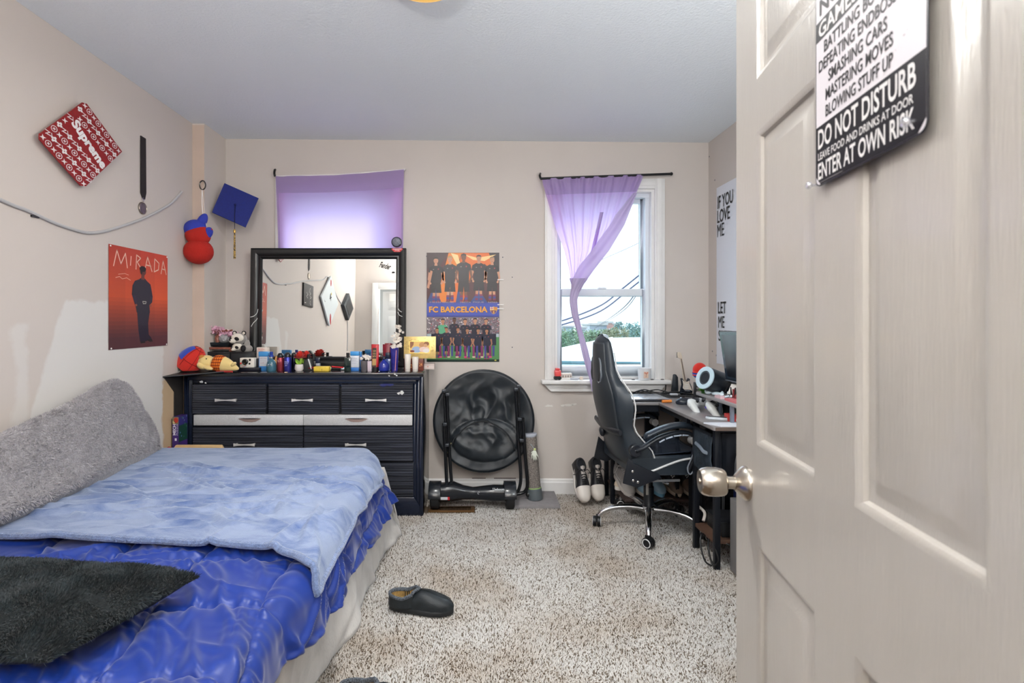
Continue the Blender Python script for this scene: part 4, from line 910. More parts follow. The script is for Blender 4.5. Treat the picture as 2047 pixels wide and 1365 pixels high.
k = 3.29/F
def body_ring(cx, cz_, r, n=16): return [(cx+.3*r*math.sin(2*PI*i/n)*0, 3.29+r*.9*math.cos(2*PI*i/n), cz_+r*math.sin(2*PI*i/n)) for i in range(n)]
def lof(pts): return MB().loft([[(yq(px, py).x+.25*k*rr*math.sin(2*PI*i/16), 3.29+k*rr*.85*math.cos(2*PI*i/16), yq(px, py).z+k*rr*math.sin(2*PI*i/16)) for i in range(16)] for px, py, rr in pts])
lof([(424, 725, 12), (432, 725, 15), (442, 727, 15.5), (452, 729, 14), (462, 732, 10), (470, 735, 6), (477, 737, 2)]).build('body', yel, yp, smooth=80)
lof([(428, 725, 15), (434, 725.5, 16.2), (440, 726.5, 16.6), (446, 728, 16)]).build('plaid_vest', pm_, yp, smooth=80)
MB().ell((0, 0, 0), (.052, .05, .046), 18, 12, T(*yq(413, 724))).build('head', yel, yp); MB().ell((0, 0, 0), (.034, .035, .024), 14, 9, T(*(yq(409, 730)+V((0, -.025, 0)))) @ RY(25)).build('muzzle', yel, yp)
MB().ell((0, 0, 0), (.020, .012, .018), 12, 8, T(*(yq(407, 715)+V((0, -.022, .003))))).build('ear', mat('ear_orange', (196, 128, 60), .9), yp)
MB().ell((0, 0, 0), (.004, .003, .004), 8, 6, T(*(yq(420, 716)+V((0, -.046, 0))))).build('eye', gloss_blk, yp)
MB().ell((0, 0, 0), (.032, .022, .013), 12, 8, T(*(yq(423, 734)+V((0, -.045, 0)))) @ RY(15)).build('paw', yel, yp)
MB().ell((0, 0, 0), (.022, .02, .012), 12, 8, T(*(yq(468, 730)+V((0, -.01, .006)))) @ RY(-40)).build('tail', yel, yp)
# little things under the dog
x_ = yq(455, 742, 3.262); MB().tube([(x_.x-.075, 3.268, TZ+.008), (x_.x+.03, 3.264, TZ+.008)], .006, 8).build('red_pen', mat('pen_red', (170, 50, 46), .4), label='red pen lying under the plush dog on the dresser edge', cat='pen')
c = V((yq(466, 741).x, 3.30, TZ)); MB().tube([c+V((.018*math.cos(a*PI/6), .0+.018*math.sin(a*PI/6), .009)) for a in range(12)], .005, 6, True).build('hair_band', mat('dark_band', (40, 38, 36), .7), label='dark ring lying under the tail of the plush dog', cat='ring')
# the black boxes behind
def blackbox(nm, label, x0, x1, yt, Y, dep, cat, m, z0=TZ, bev=.003):
    xc, w_, h = sp_(x0, x1, yt, Y); t = thing(nm, label, cat, (xc, Y+dep/2, z0)); MB().box(xc-w_/2, xc+w_/2, Y, Y+dep, z0, TZ+h).build('case', m, t, bevel=bev); return t, xc, w_, h
bx1, xc1, w1_, h1_ = blackbox('storage_box', 'black lidded box behind the yellow plush dog, under the flower sculpture', 404, 459.5, 703.5, 3.46, .20, 'box', mat('box_black', (26, 27, 30), .5))
MB().box(xc1-w1_/2-.001, xc1+w1_/2+.001, 3.459, 3.661, TZ+h1_-.012, TZ+h1_+.001).build('lid', mat('box_lid', (32, 33, 37), .45), bx1, bevel=.002)
bx2, xc2, w2_, h2_ = blackbox('storage_box', 'black box under the raccoon plush toys beside the mirror frame', 461, 501, 704, 3.44, .18, 'box', mat('box_slate', (34, 38, 42), .5))
MB().box(xc2-w2_/2-.001, xc2+w2_/2+.001, 3.439, 3.621, TZ+h2_-.010, TZ+h2_+.001).build('lid', mat('box_lid', (32, 33, 37), .45), bx2, bevel=.002)
BT = TZ+h1_+.001
# flower sculpture of plastic bricks
bo = thing('brick_bonsai', 'toy brick bonsai with pink blossoms in a black tray on a brown slatted base', 'ornament', (P(443, 700, 3.54).x, 3.54, BT))
def bp(px, py): return P(px, py, 3.54)
kk = 3.54/F
wdm = mat('brick_brown', (142, 84, 66), .4); 
for i in range(6): MB().box(bp(412, 0).x+i*.003, bp(474, 0).x-i*.003, 3.48+i*.02, 3.497+i*.02, BT+.016, BT+.030).build('base_slat', wdm, bo, bevel=.001)
for px in (417, 468): MB().box(bp(px, 0).x-.01, bp(px, 0).x+.01, 3.485, 3.595, BT, BT+.016).build('foot', wdm, bo, bevel=.001)
z_t = BT+.030; MB().hexa([(bp(428, 0).x, 3.50, z_t+.006), (bp(462, 0).x, 3.50, z_t+.006), (bp(462, 0).x, 3.58, z_t+.006), (bp(428, 0).x, 3.58, z_t+.006)], [(bp(423, 0).x, 3.49, z_t+.032), (bp(466, 0).x, 3.49, z_t+.032), (bp(466, 0).x, 3.59, z_t+.032), (bp(423, 0).x, 3.59, z_t+.032)]).box(bp(430, 0).x, bp(460, 0).x, 3.51, 3.57, z_t, z_t+.006).build('tray', mat('brick_black', (26, 36, 42), .35), bo, bevel=.001)
z_p = z_t+.032
MB().tube(spline([(bp(440, 0).x, 3.53, z_p), (bp(437, 0).x, 3.53, z_p+.03), (bp(441, 0).x, 3.53, z_p+.06), (bp(436, 0).x, 3.53, z_p+.082)], 4), [.024, .023, .021, .02, .019, .018, .017, .016, .015, .014, .013, .011, .010], 8).build('trunk', wdm, bo)
br = MB()
for px, dy in ((428, 0), (446, .02), (456, -.01), (466, .0)): br.tube([(bp(438, 0).x, 3.53, z_p+.06), (bp(px, 0).x, 3.53+dy, z_p+.085)], .006, 6)
br.build('branch', wdm, bo)
MB().ell((bp(451, 0).x, 3.52, z_p+.026), (.036, .03, .032), 16, 10).build('grey_dome', mat('brick_grey', (158, 158, 160), .4, bump=(90, 1, .008)), bo)
MB().ell((bp(459, 0).x, 3.53, z_p+.022), (.022, .02, .022), 12, 8).build('grey_dome', mat('brick_grey', (158, 158, 160), .4, bump=(90, 1, .008)), bo)
random.seed(21); fm_ = MB()
for i in range(150):
    t = random.random(); px = 421+t*53; py = 655+t*17+random.uniform(-5, 7)
    c = bp(px, py)+V((0, random.uniform(-.04, .04), 0)); r = random.uniform(.009, .014)
    M_ = T(*c) @ MX.Rotation(random.uniform(0, PI), 4, V((random.random()-.5, random.random()-.5, random.random()-.5)).normalized())
    for e in range(5): a = e*2*PI/5; fm_.add([(0, 0, 0), (r*math.cos(a-.5), r*math.sin(a-.5), .003), (r*1.3*math.cos(a), r*1.3*math.sin(a), .005), (r*math.cos(a+.5), r*math.sin(a+.5), .003)], [(0, 1, 2, 3)], M_)
fm_.build('blossom', mat('blossom_pink', (232, 182, 202), .5, noise=(90, .12)), bo, fix=False, kind='stuff')
# two raccoon plush toys
def raccoon(px, py, s, label, facing=-1, body=True):
    Y = 3.50; c = P(px, py, Y); t = thing('raccoon_plush', label, 'plush toy', (c.x, Y, TZ+h2_+.001))
    gm = mat('fur_grey', (152, 146, 140), .95, sheen=.5, bump=(160, .5)); wm = mat('fur_white', (226, 218, 204), .95, sheen=.5); bm_ = mat('fur_black', (26, 24, 26), .9)
    MB().ell((0, 0, 0), (s, s*.9, s*.85), 18, 12, T(*c)).build('head', gm, t)
    MB().ell((0, 0, 0), (s*.86, s*.5, s*.62), 16, 10, T(*(c+V((0, -s*.5, .12*s))))).build('face', wm, t)
    MB().ell((0, 0, 0), (s*.34, s*.16, s*.26), 12, 8, T(*(c+V((s*.10, -s*.92, .02*s)))) @ RY(25)).build('mask', bm_, t)
    MB().ell((0, 0, 0), (s*.24, s*.16, s*.2), 12, 8, T(*(c+V((-s*.8, -s*.7, .0*s)))) @ RY(-25)).build('mask', bm_, t)
    MB().ell((0, 0, 0), (s*.42, s*.42, s*.32), 14, 9, T(*(c+V((-s*.42, -s*.95, -.28*s))))).build('muzzle', wm, t)
    MB().ell((0, 0, 0), (s*.12, s*.1, s*.09), 8, 6, T(*(c+V((-s*.62, -s*1.3, -.16*s))))).build('nose', bm_, t)
    for sx in (-.55, .72):
        e = MB().lathe([(0, -.02*s), (s*.30, -.03*s), (s*.31, .06*s), (s*.2, .08*s), (0, .05*s)], 14, frame(c+V((sx*s, -.1*s, .78*s)), (1, 0, 0), (0, 0, 1))).build('ear', bm_, t)
        MB().oval(0, 0, s*.19, s*.19, frame(c+V((sx*s, -.19*s, .78*s)), (1, 0, 0), (0, 0, 1))).build('ear_lining', wm, e, fix=False)
    return t, c
rt, c = raccoon(478, 677, .050, 'grey raccoon plush with a black eye mask, the upper one beside the mirror')
rt2, c2 = raccoon(477, 694, .040, 'grey raccoon plush, the lower one sitting below the upper raccoon')
MB().ell((0, 0, 0), (.05, .045, .034), 16, 10, T(*(c2+V((.035, .02, -.012))))).build('body', MATS['fur_grey'], rt2); MB().ell((0, 0, 0), (.018, .018, .022), 10, 7, T(*(c2+V((.045, -.03, -.006))))).build('paw', MATS['fur_black'], rt2)
MB().ell((0, 0, 0), (.04, .035, .035), 16, 10, T(*(c+V((.02, .03, -.035))))).build('body', MATS['fur_grey'], rt)
# white instant camera on a dark stand, black box right of it
st_, xs, ws, hs = blackbox('black_case', 'low black case under the small white camera', 474, 518, 735, 3.37, .10, 'case', mat('case_navy', (18, 20, 34), .35))
x0, x1 = P(478.5, 0, 3.38).x, P(507, 0, 3.38).x; zb_, zt_ = TZ+hs, TZ+hs+.064
ic = thing('instant_camera', 'small white toy instant camera with a black lens in front of the mirror foot', 'camera', ((x0+x1)/2, 3.40, zb_))
MB().box(x0, x1, 3.385, 3.43, zb_, zt_).build('body', mat('camera_white', (228, 222, 212), .4), ic, bevel=.004)
cx_ = P(490, 0, 3.38).x; MB().lathe([(.019, 0), (.019, .012), (.014, .016), (.0, .012)], 20, frame((cx_, 3.385, zb_+.038), (1, 0, 0), (0, 0, 1))).build('lens', gloss_blk, ic)
MB().lathe([(.006, 0), (.006, .004), (0, .005)], 12, frame((cx_-.030, 3.385, zb_+.028), (1, 0, 0), (0, 0, 1))).build('shutter_button', mat('button_red', (214, 52, 40), .4), ic)
MB().box(cx_+.024, cx_+.036, 3.382, 3.386, zb_+.044, zb_+.058).build('viewfinder', gloss_blk, ic); MB().lathe([(.006, 0), (.006, .004), (0, .005)], 12, frame((cx_+.028, 3.385, zb_+.026), (1, 0, 0), (0, 0, 1))).build('dial', gloss_blk, ic)
st = MB(); M_ = BACK(3.3845)
for i, c_ in enumerate(((214, 60, 44), (232, 140, 50), (230, 190, 80), (90, 130, 190))): st.line([(cx_-.002+i*.0025, zb_+.02), (cx_-.004+i*.0025, zb_+.010), (cx_-.022+i*.002, zb_+.006-.0*i)], .0025, M_, .0002*i, c_)
st.build('rainbow_stripe', print_mat('label_print'), ic, fix=False, smooth=0)
blackbox('black_case', 'tall dark navy box standing between the white camera and the blue bottles', 508, 519, 717, 3.42, .08, 'case', mat('case_navy', (18, 20, 34), .35))
# toiletries: (left to right)
lb = mat('lotion_blue', (60, 130, 196), .35); lbl = mat('lotion_label', (206, 208, 214), .5)
t_, xc, w_, h = bottle('lotion_carton', 'white and pink carton standing behind the blue lotion bottle', 'box', 515, 537, 694, 3.54, [('carton', mat('carton_cream', (228, 214, 204), .6), (1, .5, 0, 1), 'box')])
label_print(t_, xc, 3.54-w_*.25, .0, TZ, TZ+h, [('text', 'SKIN', xc-w_*.38, xc+w_*.2, .88, .95, (214, 110, 100)), ('text', 'CARE', xc-w_*.38, xc+w_*.1, .80, .86, (214, 130, 110)), ('rect', xc-w_*.5, xc+w_*.5, .0, .28, (84, 160, 90))], True)
t_, xc, w_, h = bottle('lotion_bottle', 'flat blue lotion bottle with a grey label at the left end of the bottle row', 'bottle', 519, 538, 702.5, 3.42, [('body', lb, (1, .5, 0, .76), 'box'), ('cap', mat('cap_skyblue', (70, 150, 214), .3), (1.04, .55, .765, 1), 'box')])
label_print(t_, xc, 3.42-w_*.25, .0, TZ, TZ+h, [('rect', xc-w_*.42, xc+w_*.42, .24, .74, (204, 206, 212)), ('text', 'HAND LOTION', xc-w_*.36, xc+w_*.36, .62, .67, (150, 120, 126)), ('text', 'daily moisture', xc-w_*.36, xc+w_*.3, .50, .54, (150, 150, 160)), ('text', 'soft', xc-w_*.3, xc+w_*.1, .38, .44, (170, 110, 120)), ('rect', xc-w_*.36, xc+w_*.36, .30, .31, (150, 160, 180))], True)
t_, xc, w_, h = bottle('cologne_bottle', 'round shouldered teal cologne bottle with a blue stopper beside the lotion', 'bottle', 533, 552, 703, 3.385, [('body', mat('teal_glass', (58, 104, 124), .1, coat=.5), [(.9, 0), (1, .04), (1, .30), (.85, .48), (.5, .58), (.36, .62), (.36, .66)], 24), ('collar', mat('silver_cap', (190, 196, 200), .25, .8), [(.42, .66), (.42, .74)], 18), ('stopper', mat('stopper_blue', (36, 66, 156), .3), [(.46, .74), (.46, .82), (.3, .84), (.34, 1), (.0, 1)], 18)])
label_print(t_, xc, 3.385, w_/2, TZ, TZ+h, [('rect', xc-w_*.2, xc+w_*.22, .26, .38, (206, 208, 206)), ('text', 'EAU', xc-w_*.16, xc+w_*.16, .28, .36, (70, 80, 90))])
t_, xc, w_, h = bottle('orange_bottle', 'small orange bottle half hidden behind the teal cologne', 'bottle', 548, 556, 712, 3.50, [('body', mat('orange_plastic', (226, 160, 80), .4), [(1, 0), (1, .7), (.6, .8), (.5, 1), (0, 1)], 14)])
def spray(label, x0, x1, yt, Y, col, dark):
    t_, xc, w_, h = bottle('spray_can', label, 'spray can', x0, x1, yt, Y, [('can', mat('can_'+str(col), col, .25, .55), [(.94, 0), (1, .02), (1, .72), (.92, .75)], 24), ('cap', mat('can_cap', (24, 26, 30), .3), [(.86, .75), (.9, .78), (.85, .88), (.6, .97), (.3, 1), (0, 1)], 20)], 'spray cans on the dresser')
    return t_, xc, w_, h
t_, xc, w_, h = spray('red metallic spray can with a black cap in the bottle row', 553.5, 567.5, 705.5, 3.40, (146, 52, 62), None)
label_print(t_, xc, 3.40, w_/2, TZ, TZ+h, [('text', 'BODY', xc-w_*.25, xc+w_*.25, .56, .61, (222, 170, 170)), ('text', 'MIST', xc-w_*.2, xc+w_*.2, .50, .54, (222, 170, 170))])
t_, xc, w_, h = spray('violet blue spray can with a black cap next to the red one', 568, 582.5, 704.5, 3.395, (56, 60, 150), None)
label_print(t_, xc, 3.395, w_/2, TZ, TZ+h, [('text', 'DEO', xc-w_*.27, xc+w_*.27, .46, .54, (200, 204, 236)), ('text', '24H', xc-w_*.2, xc+w_*.1, .28, .34, (200, 204, 236)), ('text', 'FRESH', xc-w_*.27, xc+w_*.2, .38, .43, (200, 204, 236))])
t_, xc, w_, h = spray('dark navy spray can behind the violet can and the potted flower', 582, 594, 704.5, 3.46, (24, 26, 48), None)
# red flower in a white pot
def flower(px, py, x0, x1, pot_y, Y, label, pot=True):
    xc = (P(px, 0, Y)).x; zt = P(px, py, Y).z; t = thing('potted_flower', label, 'flower', (xc, Y, TZ)); zp = P(0, pot_y, Y).z-TZ; r = (x1-x0)/2*Y/F
    MB().lathe([(r*.72, 0), (r*1.0, zp*.30), (r*.95, zp*.75), (r*.85, zp), (r*.75, zp), (r*.7, zp*.8)], 22, T(xc, Y, TZ)).build('pot', mat('pot_white', (224, 216, 212), .35), t)
    lf_ = MB()
    for a, s in ((-40, 1), (25, .9), (70, .8), (200, .9), (140, .8)):
        M_ = T(xc, Y, TZ+zp*.9) @ RZ(a) @ RY(28)
        lf_.grid(5, 7, lambda u, v: M_ @ V(((u-.5)*.022*math.sin(PI*min(1, v*.9+.08)), .004*math.cos(u*PI*2), v*.055*s)))
    lf_.build('leaf', mat('leaf_lime', (150, 190, 70), .6), t)
    fr = MB(); random.seed(px)
    for ring, (n_, rr, zz, tilt) in enumerate(((6, .030, 0, 70), (6, .024, .006, 50), (5, .016, .012, 28), (3, .008, .016, 8))):
        for i in range(n_):
            M_ = T(xc+.004, Y, zt-.034+zz) @ RZ(360*i/n_+ring*25) @ T(rr*.25, 0, 0) @ RY(tilt)
            fr.grid(5, 5, lambda u, v: M_ @ V((.004*math.sin(u*PI), (u-.5)*.036*math.sin(PI*(v*.7+.2)), v*.034)))
    fr.build('petals', mat('petal_red', (206, 44, 30), .7, sheen=.3), t, smooth=80)
    MB().tube([(xc, Y, TZ+zp*.5), (xc+.004, Y, zt-.025)], .003, 6).build('stem', mat('stem_green', (90, 130, 60), .6), t)
flower(598, 706, 588, 605, 728, 3.39, 'red fabric flower in a small white pot, the front one')
flower(611, 705.5, 605, 617, 728, 3.49, 'red fabric flower half hidden behind the black stand')
# slanted black stand
xa, xb = P(605, 0, 3.40).x, P(624, 0, 3.40).x; sd_ = thing('slanted_stand', 'black wedge shaped stand with a white stripe beside the red flower', 'stand', ((xa+xb)/2, 3.42, TZ))
MB().prism([(xa, 0), (xb, 0), (xb-.012, .075), (xa+.012, .078), (xa+.004, .05)], .05, frame((0, 3.45, TZ), (1, 0, 0), (0, 0, 1))).build('wedge', mat('charcoal', (44, 46, 48), .5), sd_, bevel=.003)
MB().prism([(xb-.008, .012), (xb-.001, .012), (xb-.020, .078), (xb-.028, .078)], .004, frame((0, 3.40, TZ), (1, 0, 0), (0, 0, 1))).build('white_stripe', mat('stripe_white', (222, 222, 222), .5), sd_)
for px, x0, x1, yt, lb_ in ((617, 612, 622, 708, 'nail polish bottle with a square black cap right of the slanted stand'), (627, 622, 632, 707.5, 'nail polish bottle with a tall black cap, second from the slanted stand')):
    bottle('nail_polish', lb_, 'bottle', x0, x1, yt, 3.46, [('bottle', gloss_blk, (1, 1, 0, .58), 'box'), ('cap', blkp, [(.5, .58), (.5, .62), (.62, .64), (.62, 1), (0, 1)], 14)], 'nail polish bottles')
bottle('clear_bottle', 'small clear bottle with a navy cap beside the nail polish', 'bottle', 630, 640, 715, 3.47, [('bottle', glassy('clear_plastic', (214, 222, 232), .35, .2), (1, .8, 0, .55), 'box'), ('cap', mat('cap_navy', (24, 34, 60), .3), (.8, .7, .56, 1), 'box')])
# yellow pouch with red and black wands lying in front
yx0, yx1 = P(627.5, 0, 3.36).x, P(659, 0, 3.36).x; yb_ = thing('yellow_pouch', 'yellow rectangular pouch lying at the dresser front with two dark wands through it', 'pouch', ((yx0+yx1)/2, 3.37, TZ))
MB().box(yx0, yx1, 3.345, 3.395, TZ, TZ+.033).build('pouch', mat('mustard', (222, 190, 66), .6, noise=(40, .1)), yb_, bevel=.007)
MB().box((yx0+yx1)/2+.004, (yx0+yx1)/2+.006, 3.344, 3.346, TZ+.004, TZ+.018).build('slit', blkp, yb_)
w1 = MB().tube([(P(600, 0, 3.37).x, 3.41, TZ+.012), (yx0-.002, 3.40, TZ+.022)], [.003, .009], 10).build('makeup_wand', mat('wand_dark', (120, 30, 32), .35), label='tapered dark red wand lying left of the yellow pouch', cat='wand')
w2 = thing('curling_wand', 'red and black wand lying right of the yellow pouch', 'wand', (P(673, 0, 3.38).x, 3.40, TZ))
MB().tube([(yx1+.002, 3.40, TZ+.016), (P(680, 0, 3.38).x, 3.40, TZ+.014)], .013, 12).build('black_handle', blkp, w2); MB().tube([(yx1+.006, 3.388, TZ+.029), (P(686, 0, 3.38).x, 3.39, TZ+.022)], .005, 8).build('red_rod', mat('rod_red', (196, 30, 34), .3), w2)
# right hand group
bottle('perfume_bottle', 'dark green black square perfume bottle with a black cap', 'bottle', 689, 702, 705, 3.385, [('bottle', mat('green_black', (20, 40, 38), .12, coat=.5), (1, .7, 0, .74), 'box'), ('neck', blkp, [(.35, .74), (.35, .78)], 14), ('cap', blkp, [(.5, .78), (.5, 1), (0, 1)], 16)])
t_, xc, w_, h = bottle('lotion_bottle', 'white lotion bottle with blue cap and blue base right of the black perfume', 'bottle', 701.5, 718.5, 702, 3.40, [('body', mat('lotion_white', (212, 214, 222), .35), (1, .55, .18, .78), 'box'), ('cap', mat('cap_skyblue', (70, 150, 214), .3), (1.02, .6, .785, 1), 'box'), ('base', mat('base_blue', (58, 120, 196), .3), (1, .56, 0, .18), 'box')])
label_print(t_, xc, 3.40-w_*.28, .0, TZ, TZ+h, [('text', 'BODY', xc-w_*.36, xc+w_*.3, .62, .68, (150, 150, 160)), ('text', 'lotion', xc-w_*.36, xc+w_*.2, .54, .59, (150, 150, 160)), ('rect', xc-w_*.4, xc+w_*.4, .48, .49, (170, 172, 184)), ('text', 'sensitive', xc-w_*.36, xc+w_*.2, .38, .42, (160, 164, 190))], True)
bottle('lotion_bottle', 'blue bottle tucked behind the white and blue lotion', 'bottle', 714, 724, 702.5, 3.47, [('body', mat('base_blue', (58, 120, 196), .3), (1, 1, 0, .8), 'box'), ('cap', mat('cap_skyblue', (70, 150, 214), .3), (.9, .9, .8, 1), 'box')])
t_, xc, w_, h = bottle('smoked_jar', 'smoky grey glass jar topped with pale blossoms', 'jar', 721, 736, 721, 3.37, [('jar', mat('smoke_glass', (92, 88, 92), .12, coat=.5), [(.85, 0), (.88, .1), (1, .95), (1, 1), (.9, 1), (.8, .2), (0, .15)], 22)])
pb = MB(); random.seed(5)
for i in range(46):
    a = random.uniform(0, 2*PI); e = random.uniform(-.2, 1.5); r = .026*random.uniform(.7, 1)
    c = V((xc+.006+1.5*r*math.cos(a)*math.cos(e), 3.375+r*math.sin(a)*math.cos(e), TZ+.082+r*math.sin(e)*.9)); pb.ell(c, (.008, .008, .007), 6, 4)
pb.build('blossom_ball', mat('petal_cream', (226, 218, 210), .7, noise=(70, .25)), t_, kind='stuff')
bottle('small_carton', 'small pinkish carton in front of the red tube', 'box', 735, 743, 721.5, 3.36, [('carton', mat('pinkish', (202, 186, 196), .4), (1, .8, 0, 1), 'box'), ('lid', mat('pinkish_lid', (176, 160, 172), .4), (1.02, .82, .82, .84), 'box')])
def tube_(label, x0, x1, yt, Y, col, prints):
    xc, w_, h = sp_(x0, x1, yt, Y); t = thing('cosmetic_tube', label, 'tube', (xc, Y, TZ), 'cosmetic tubes on the dresser'); z1 = TZ+h
    rings = []
    for f, wd, dp in ((.16, .40, .40), (.3, .44, .36), (.6, .48, .22), (1, .5, .02)):
        rings.append([(xc+w_*wd*math.cos(2*PI*k/16), Y+w_*dp*math.sin(2*PI*k/16), TZ+h*f) for k in range(16)])
    MB().loft(rings).build('tube', mat('tube_%d' % col[0], col, .3), t); MB().lathe([(w_*.40, 0), (w_*.42, .005), (w_*.42, h*.16)], 18, T(xc, Y, TZ)).build('cap', blkp, t)
    if prints:
        M_ = frame((xc-w_*.06, Y-w_*.43, TZ+h*.17), (1, 0, 0), (0, .36*w_/(h*.8)*1.0, 1)); pm = MB()
        pm.rect(-w_*.28, w_*.24, .0, h*.70, M_, .0, (58, 44, 34)); pm.rect(-w_*.26, w_*.22, .01, h*.30, M_, .0004, (176, 140, 84))
        for i, tt in enumerate(('BATH', 'GOLD', 'CREAM')): pm.text(tt, -w_*.22, w_*.18, h*(.36+i*.1), h*(.42+i*.1), M_, .0004, (206, 172, 112))
        pm.build('label', print_mat('label_print'), t, fix=False, smooth=0)
    return t
tube_('bright red cosmetic tube with a dark gold label', 742.5, 758, 688, 3.375, (186, 32, 40), True)
tube_('dark crimson cosmetic tube behind the round blue perfume', 765, 783, 688, 3.46, (128, 26, 44), False)
bottle('perfume_bottle', 'round cobalt blue glass perfume bottle with a dark bow stopper', 'bottle', 756.5, 778, 711.5, 3.36, [('bottle', mat('cobalt_glass', (24, 42, 140), .06, coat=.6), [(.7, 0), (.92, .06), (1, .25), (.9, .48), (.55, .64), (.25, .72), (.2, .76)], 26), ('stopper', mat('stopper_dark', (22, 28, 46), .2), [(.2, .76), (.45, .82), (.42, .92), (.2, .99), (0, 1)], 14)])
bottle('perfume_bottle', 'clear square perfume bottle with a navy cap behind the cobalt one', 'bottle', 769, 781, 704.5, 3.42, [('bottle', mat('blue_clear', (70, 90, 150), .1, coat=.4), (1, .6, 0, .66), 'box'), ('cap', mat('cap_navy', (24, 34, 60), .3), (.75, .5, .68, 1), 'box')])
# blue vase with a blossom branch
t_, xc, w_, h = bottle('flower_vase', 'tall violet blue glass vase holding a white blossom branch before the mirror edge', 'vase', 780, 797.5, 694, 3.40, [('vase', mat('violet_glass', (48, 46, 134), .12, coat=.5, noise=(30, .25)), [(.72, 0), (.8, .1), (.86, .5), (1, .92), (1, 1), (.9, 1), (.8, .5), (0, .3)], 24)])
MB().tube(spline([(xc, 3.40, TZ+.1), P(793, 690, 3.40), P(799, 672, 3.39), P(796, 655, 3.385)], 6), .003, 6).tube(spline([P(798, 676, 3.39), P(788, 664, 3.385)], 3), .002, 5).tube(spline([P(796, 684, 3.4), P(787, 690, 3.385)], 3), .002, 5).build('twig', mat('twig_brown', (86, 50, 46), .7), t_)
bl = MB(); random.seed(31)
for px, py, n_ in ((796, 654, 9), (802, 661, 3), (795, 669, 6), (788, 674, 4), (799, 678, 10), (794, 682, 6), (785, 692, 6), (798, 690, 9), (791, 679, 4)):
    for i in range(n_):
        c = P(px+random.uniform(-4, 4), py+random.uniform(-3, 3), 3.375+random.uniform(-.01, .012)); M_ = T(*c) @ RX(90+random.uniform(-40, 40)) @ RZ(random.uniform(0, 90)); r = .0085
        for e in range(5): a = e*2*PI/5; bl.add([(0, 0, 0), (r*math.cos(a-.5), r*math.sin(a-.5), .002), (r*1.2*math.cos(a), r*1.2*math.sin(a), .003), (r*math.cos(a+.5), r*math.sin(a+.5), .002)], [(0, 1, 2, 3)], M_)
bl.build('blossoms', mat('blossom_white', (236, 226, 214), .6), t_, fix=False, kind='stuff')
MB().tube([P(790, 740.5, 3.36), P(792, 700, 3.375)], .0022, 6).build('pink_stick', mat('pink_stick', (214, 140, 140), .5), label='thin pink stick leaning against the violet blue vase', cat='stick')
# box with numerals, photo frame on it, tubes in front
bx, xb_, wb_, hb_ = blackbox('keepsake_box', 'brown box with orange numerals under the golden photo frame', 808, 846, 717, 3.42, .10, 'box', mat('box_brown', (110, 50, 34), .45, noise=(8, .2)))
MB().text('2', P(820.5, 0, 3.42).x, P(824, 0, 3.42).x, TZ+.018, TZ+.042, BACK(3.4195), 0, (244, 170, 110)).text('24', P(838, 0, 3.42).x, P(844, 0, 3.42).x, TZ+.028, TZ+.052, BACK(3.4195), 0, (244, 170, 110)).build('numerals', print_mat('label_print'), bx, fix=False, smooth=0)
fz0, fz1 = TZ+hb_+.001, P(0, 672.5, 3.43).z; fx0_, fx1_ = P(807, 0, 3.43).x, P(871, 0, 3.43).x
pf = thing('photo_frame', 'golden photo frame with a picture of two people, on the brown box', 'photo frame', ((fx0_+fx1_)/2, 3.45, fz0)); GM = frame((0, 3.43, fz0), (1, 0, 0), (0, .10, 1)); hh = fz1-fz0; ww = fx1_-fx0_
gfm = mat('gold_frame', (214, 186, 118), .35, .45, noise=(30, .15))
MB().prism([(fx0_, 0), (fx1_, 0), (fx1_, hh), (fx0_, hh)], .006, GM @ T(0, 0, -.006)).build('panel', gfm, pf, bevel=.001)
im = MB(); ix0, ix1, iy0, iy1 = fx0_+ww*.19, fx0_+ww*.80, hh*.26, hh*.76
im.rect(ix0, ix1, iy0, iy1, GM, .0006, (226, 186, 112)); iw, ih = ix1-ix0, iy1-iy0
def io(u, v, a, b_, c, k=1): im.oval(ix0+u*iw, iy0+v*ih, a*iw, b_*ih, GM, .0006+.0003*k, c)
im.poly([(ix0, iy1), (ix0+.2*iw, iy1), (ix0+.18*iw, iy0+.7*ih), (ix0+.05*iw, iy0+.4*ih), (ix0, iy0+.5*ih)], GM, .0009, (150, 100, 70)); io(.34, .28, .24, .3, (150, 170, 200), 2); io(.12, .14, .12, .1, (120, 60, 40), 3)
io(.62, .72, .15, .24, (192, 140, 96), 2); io(.85, .82, .13, .20, (140, 92, 62), 3); io(.74, .3, .26, .26, (226, 196, 184), 4); io(.84, .18, .18, .18, (226, 218, 214), 5); io(.80, .66, .10, .16, (206, 156, 116), 6); io(.52, .5, .05, .08, (206, 160, 120), 3)
im.build('photograph', print_mat('label_print'), pf, fix=False, smooth=0)
eng = MB(); random.seed(8)
for i in range(26):
    u = random.choice((random.uniform(.02, .15), random.uniform(.84, .97), random.uniform(.1, .9))); v = random.uniform(.8, .96) if .16 < u < .84 else random.uniform(.3, .95); eng.line([(fx0_+u*ww+random.uniform(-.012, .012), v*hh+random.uniform(-.006, .006)) for _ in range(3)], .0016, GM, .0005, (150, 120, 62))
eng.build('engraving', print_mat('label_print'), pf, fix=False, smooth=0)
MB().prism([(ix0-.004, iy0-.004), (ix1+.004, iy0-.004), (ix1+.004, iy0), (ix0-.004, iy0)], .003, GM).prism([(ix0-.004, iy1), (ix1+.004, iy1), (ix1+.004, iy1+.004), (ix0-.004, iy1+.004)], .003, GM).prism([(ix0-.004, iy0), (ix0, iy0), (ix0, iy1), (ix0-.004, iy1)], .003, GM).prism([(ix1, iy0), (ix1+.004, iy0), (ix1+.004, iy1), (ix1, iy1)], .003, GM).build('bezel', mat('gold', (206, 172, 96), .3, 1), pf, smooth=0)
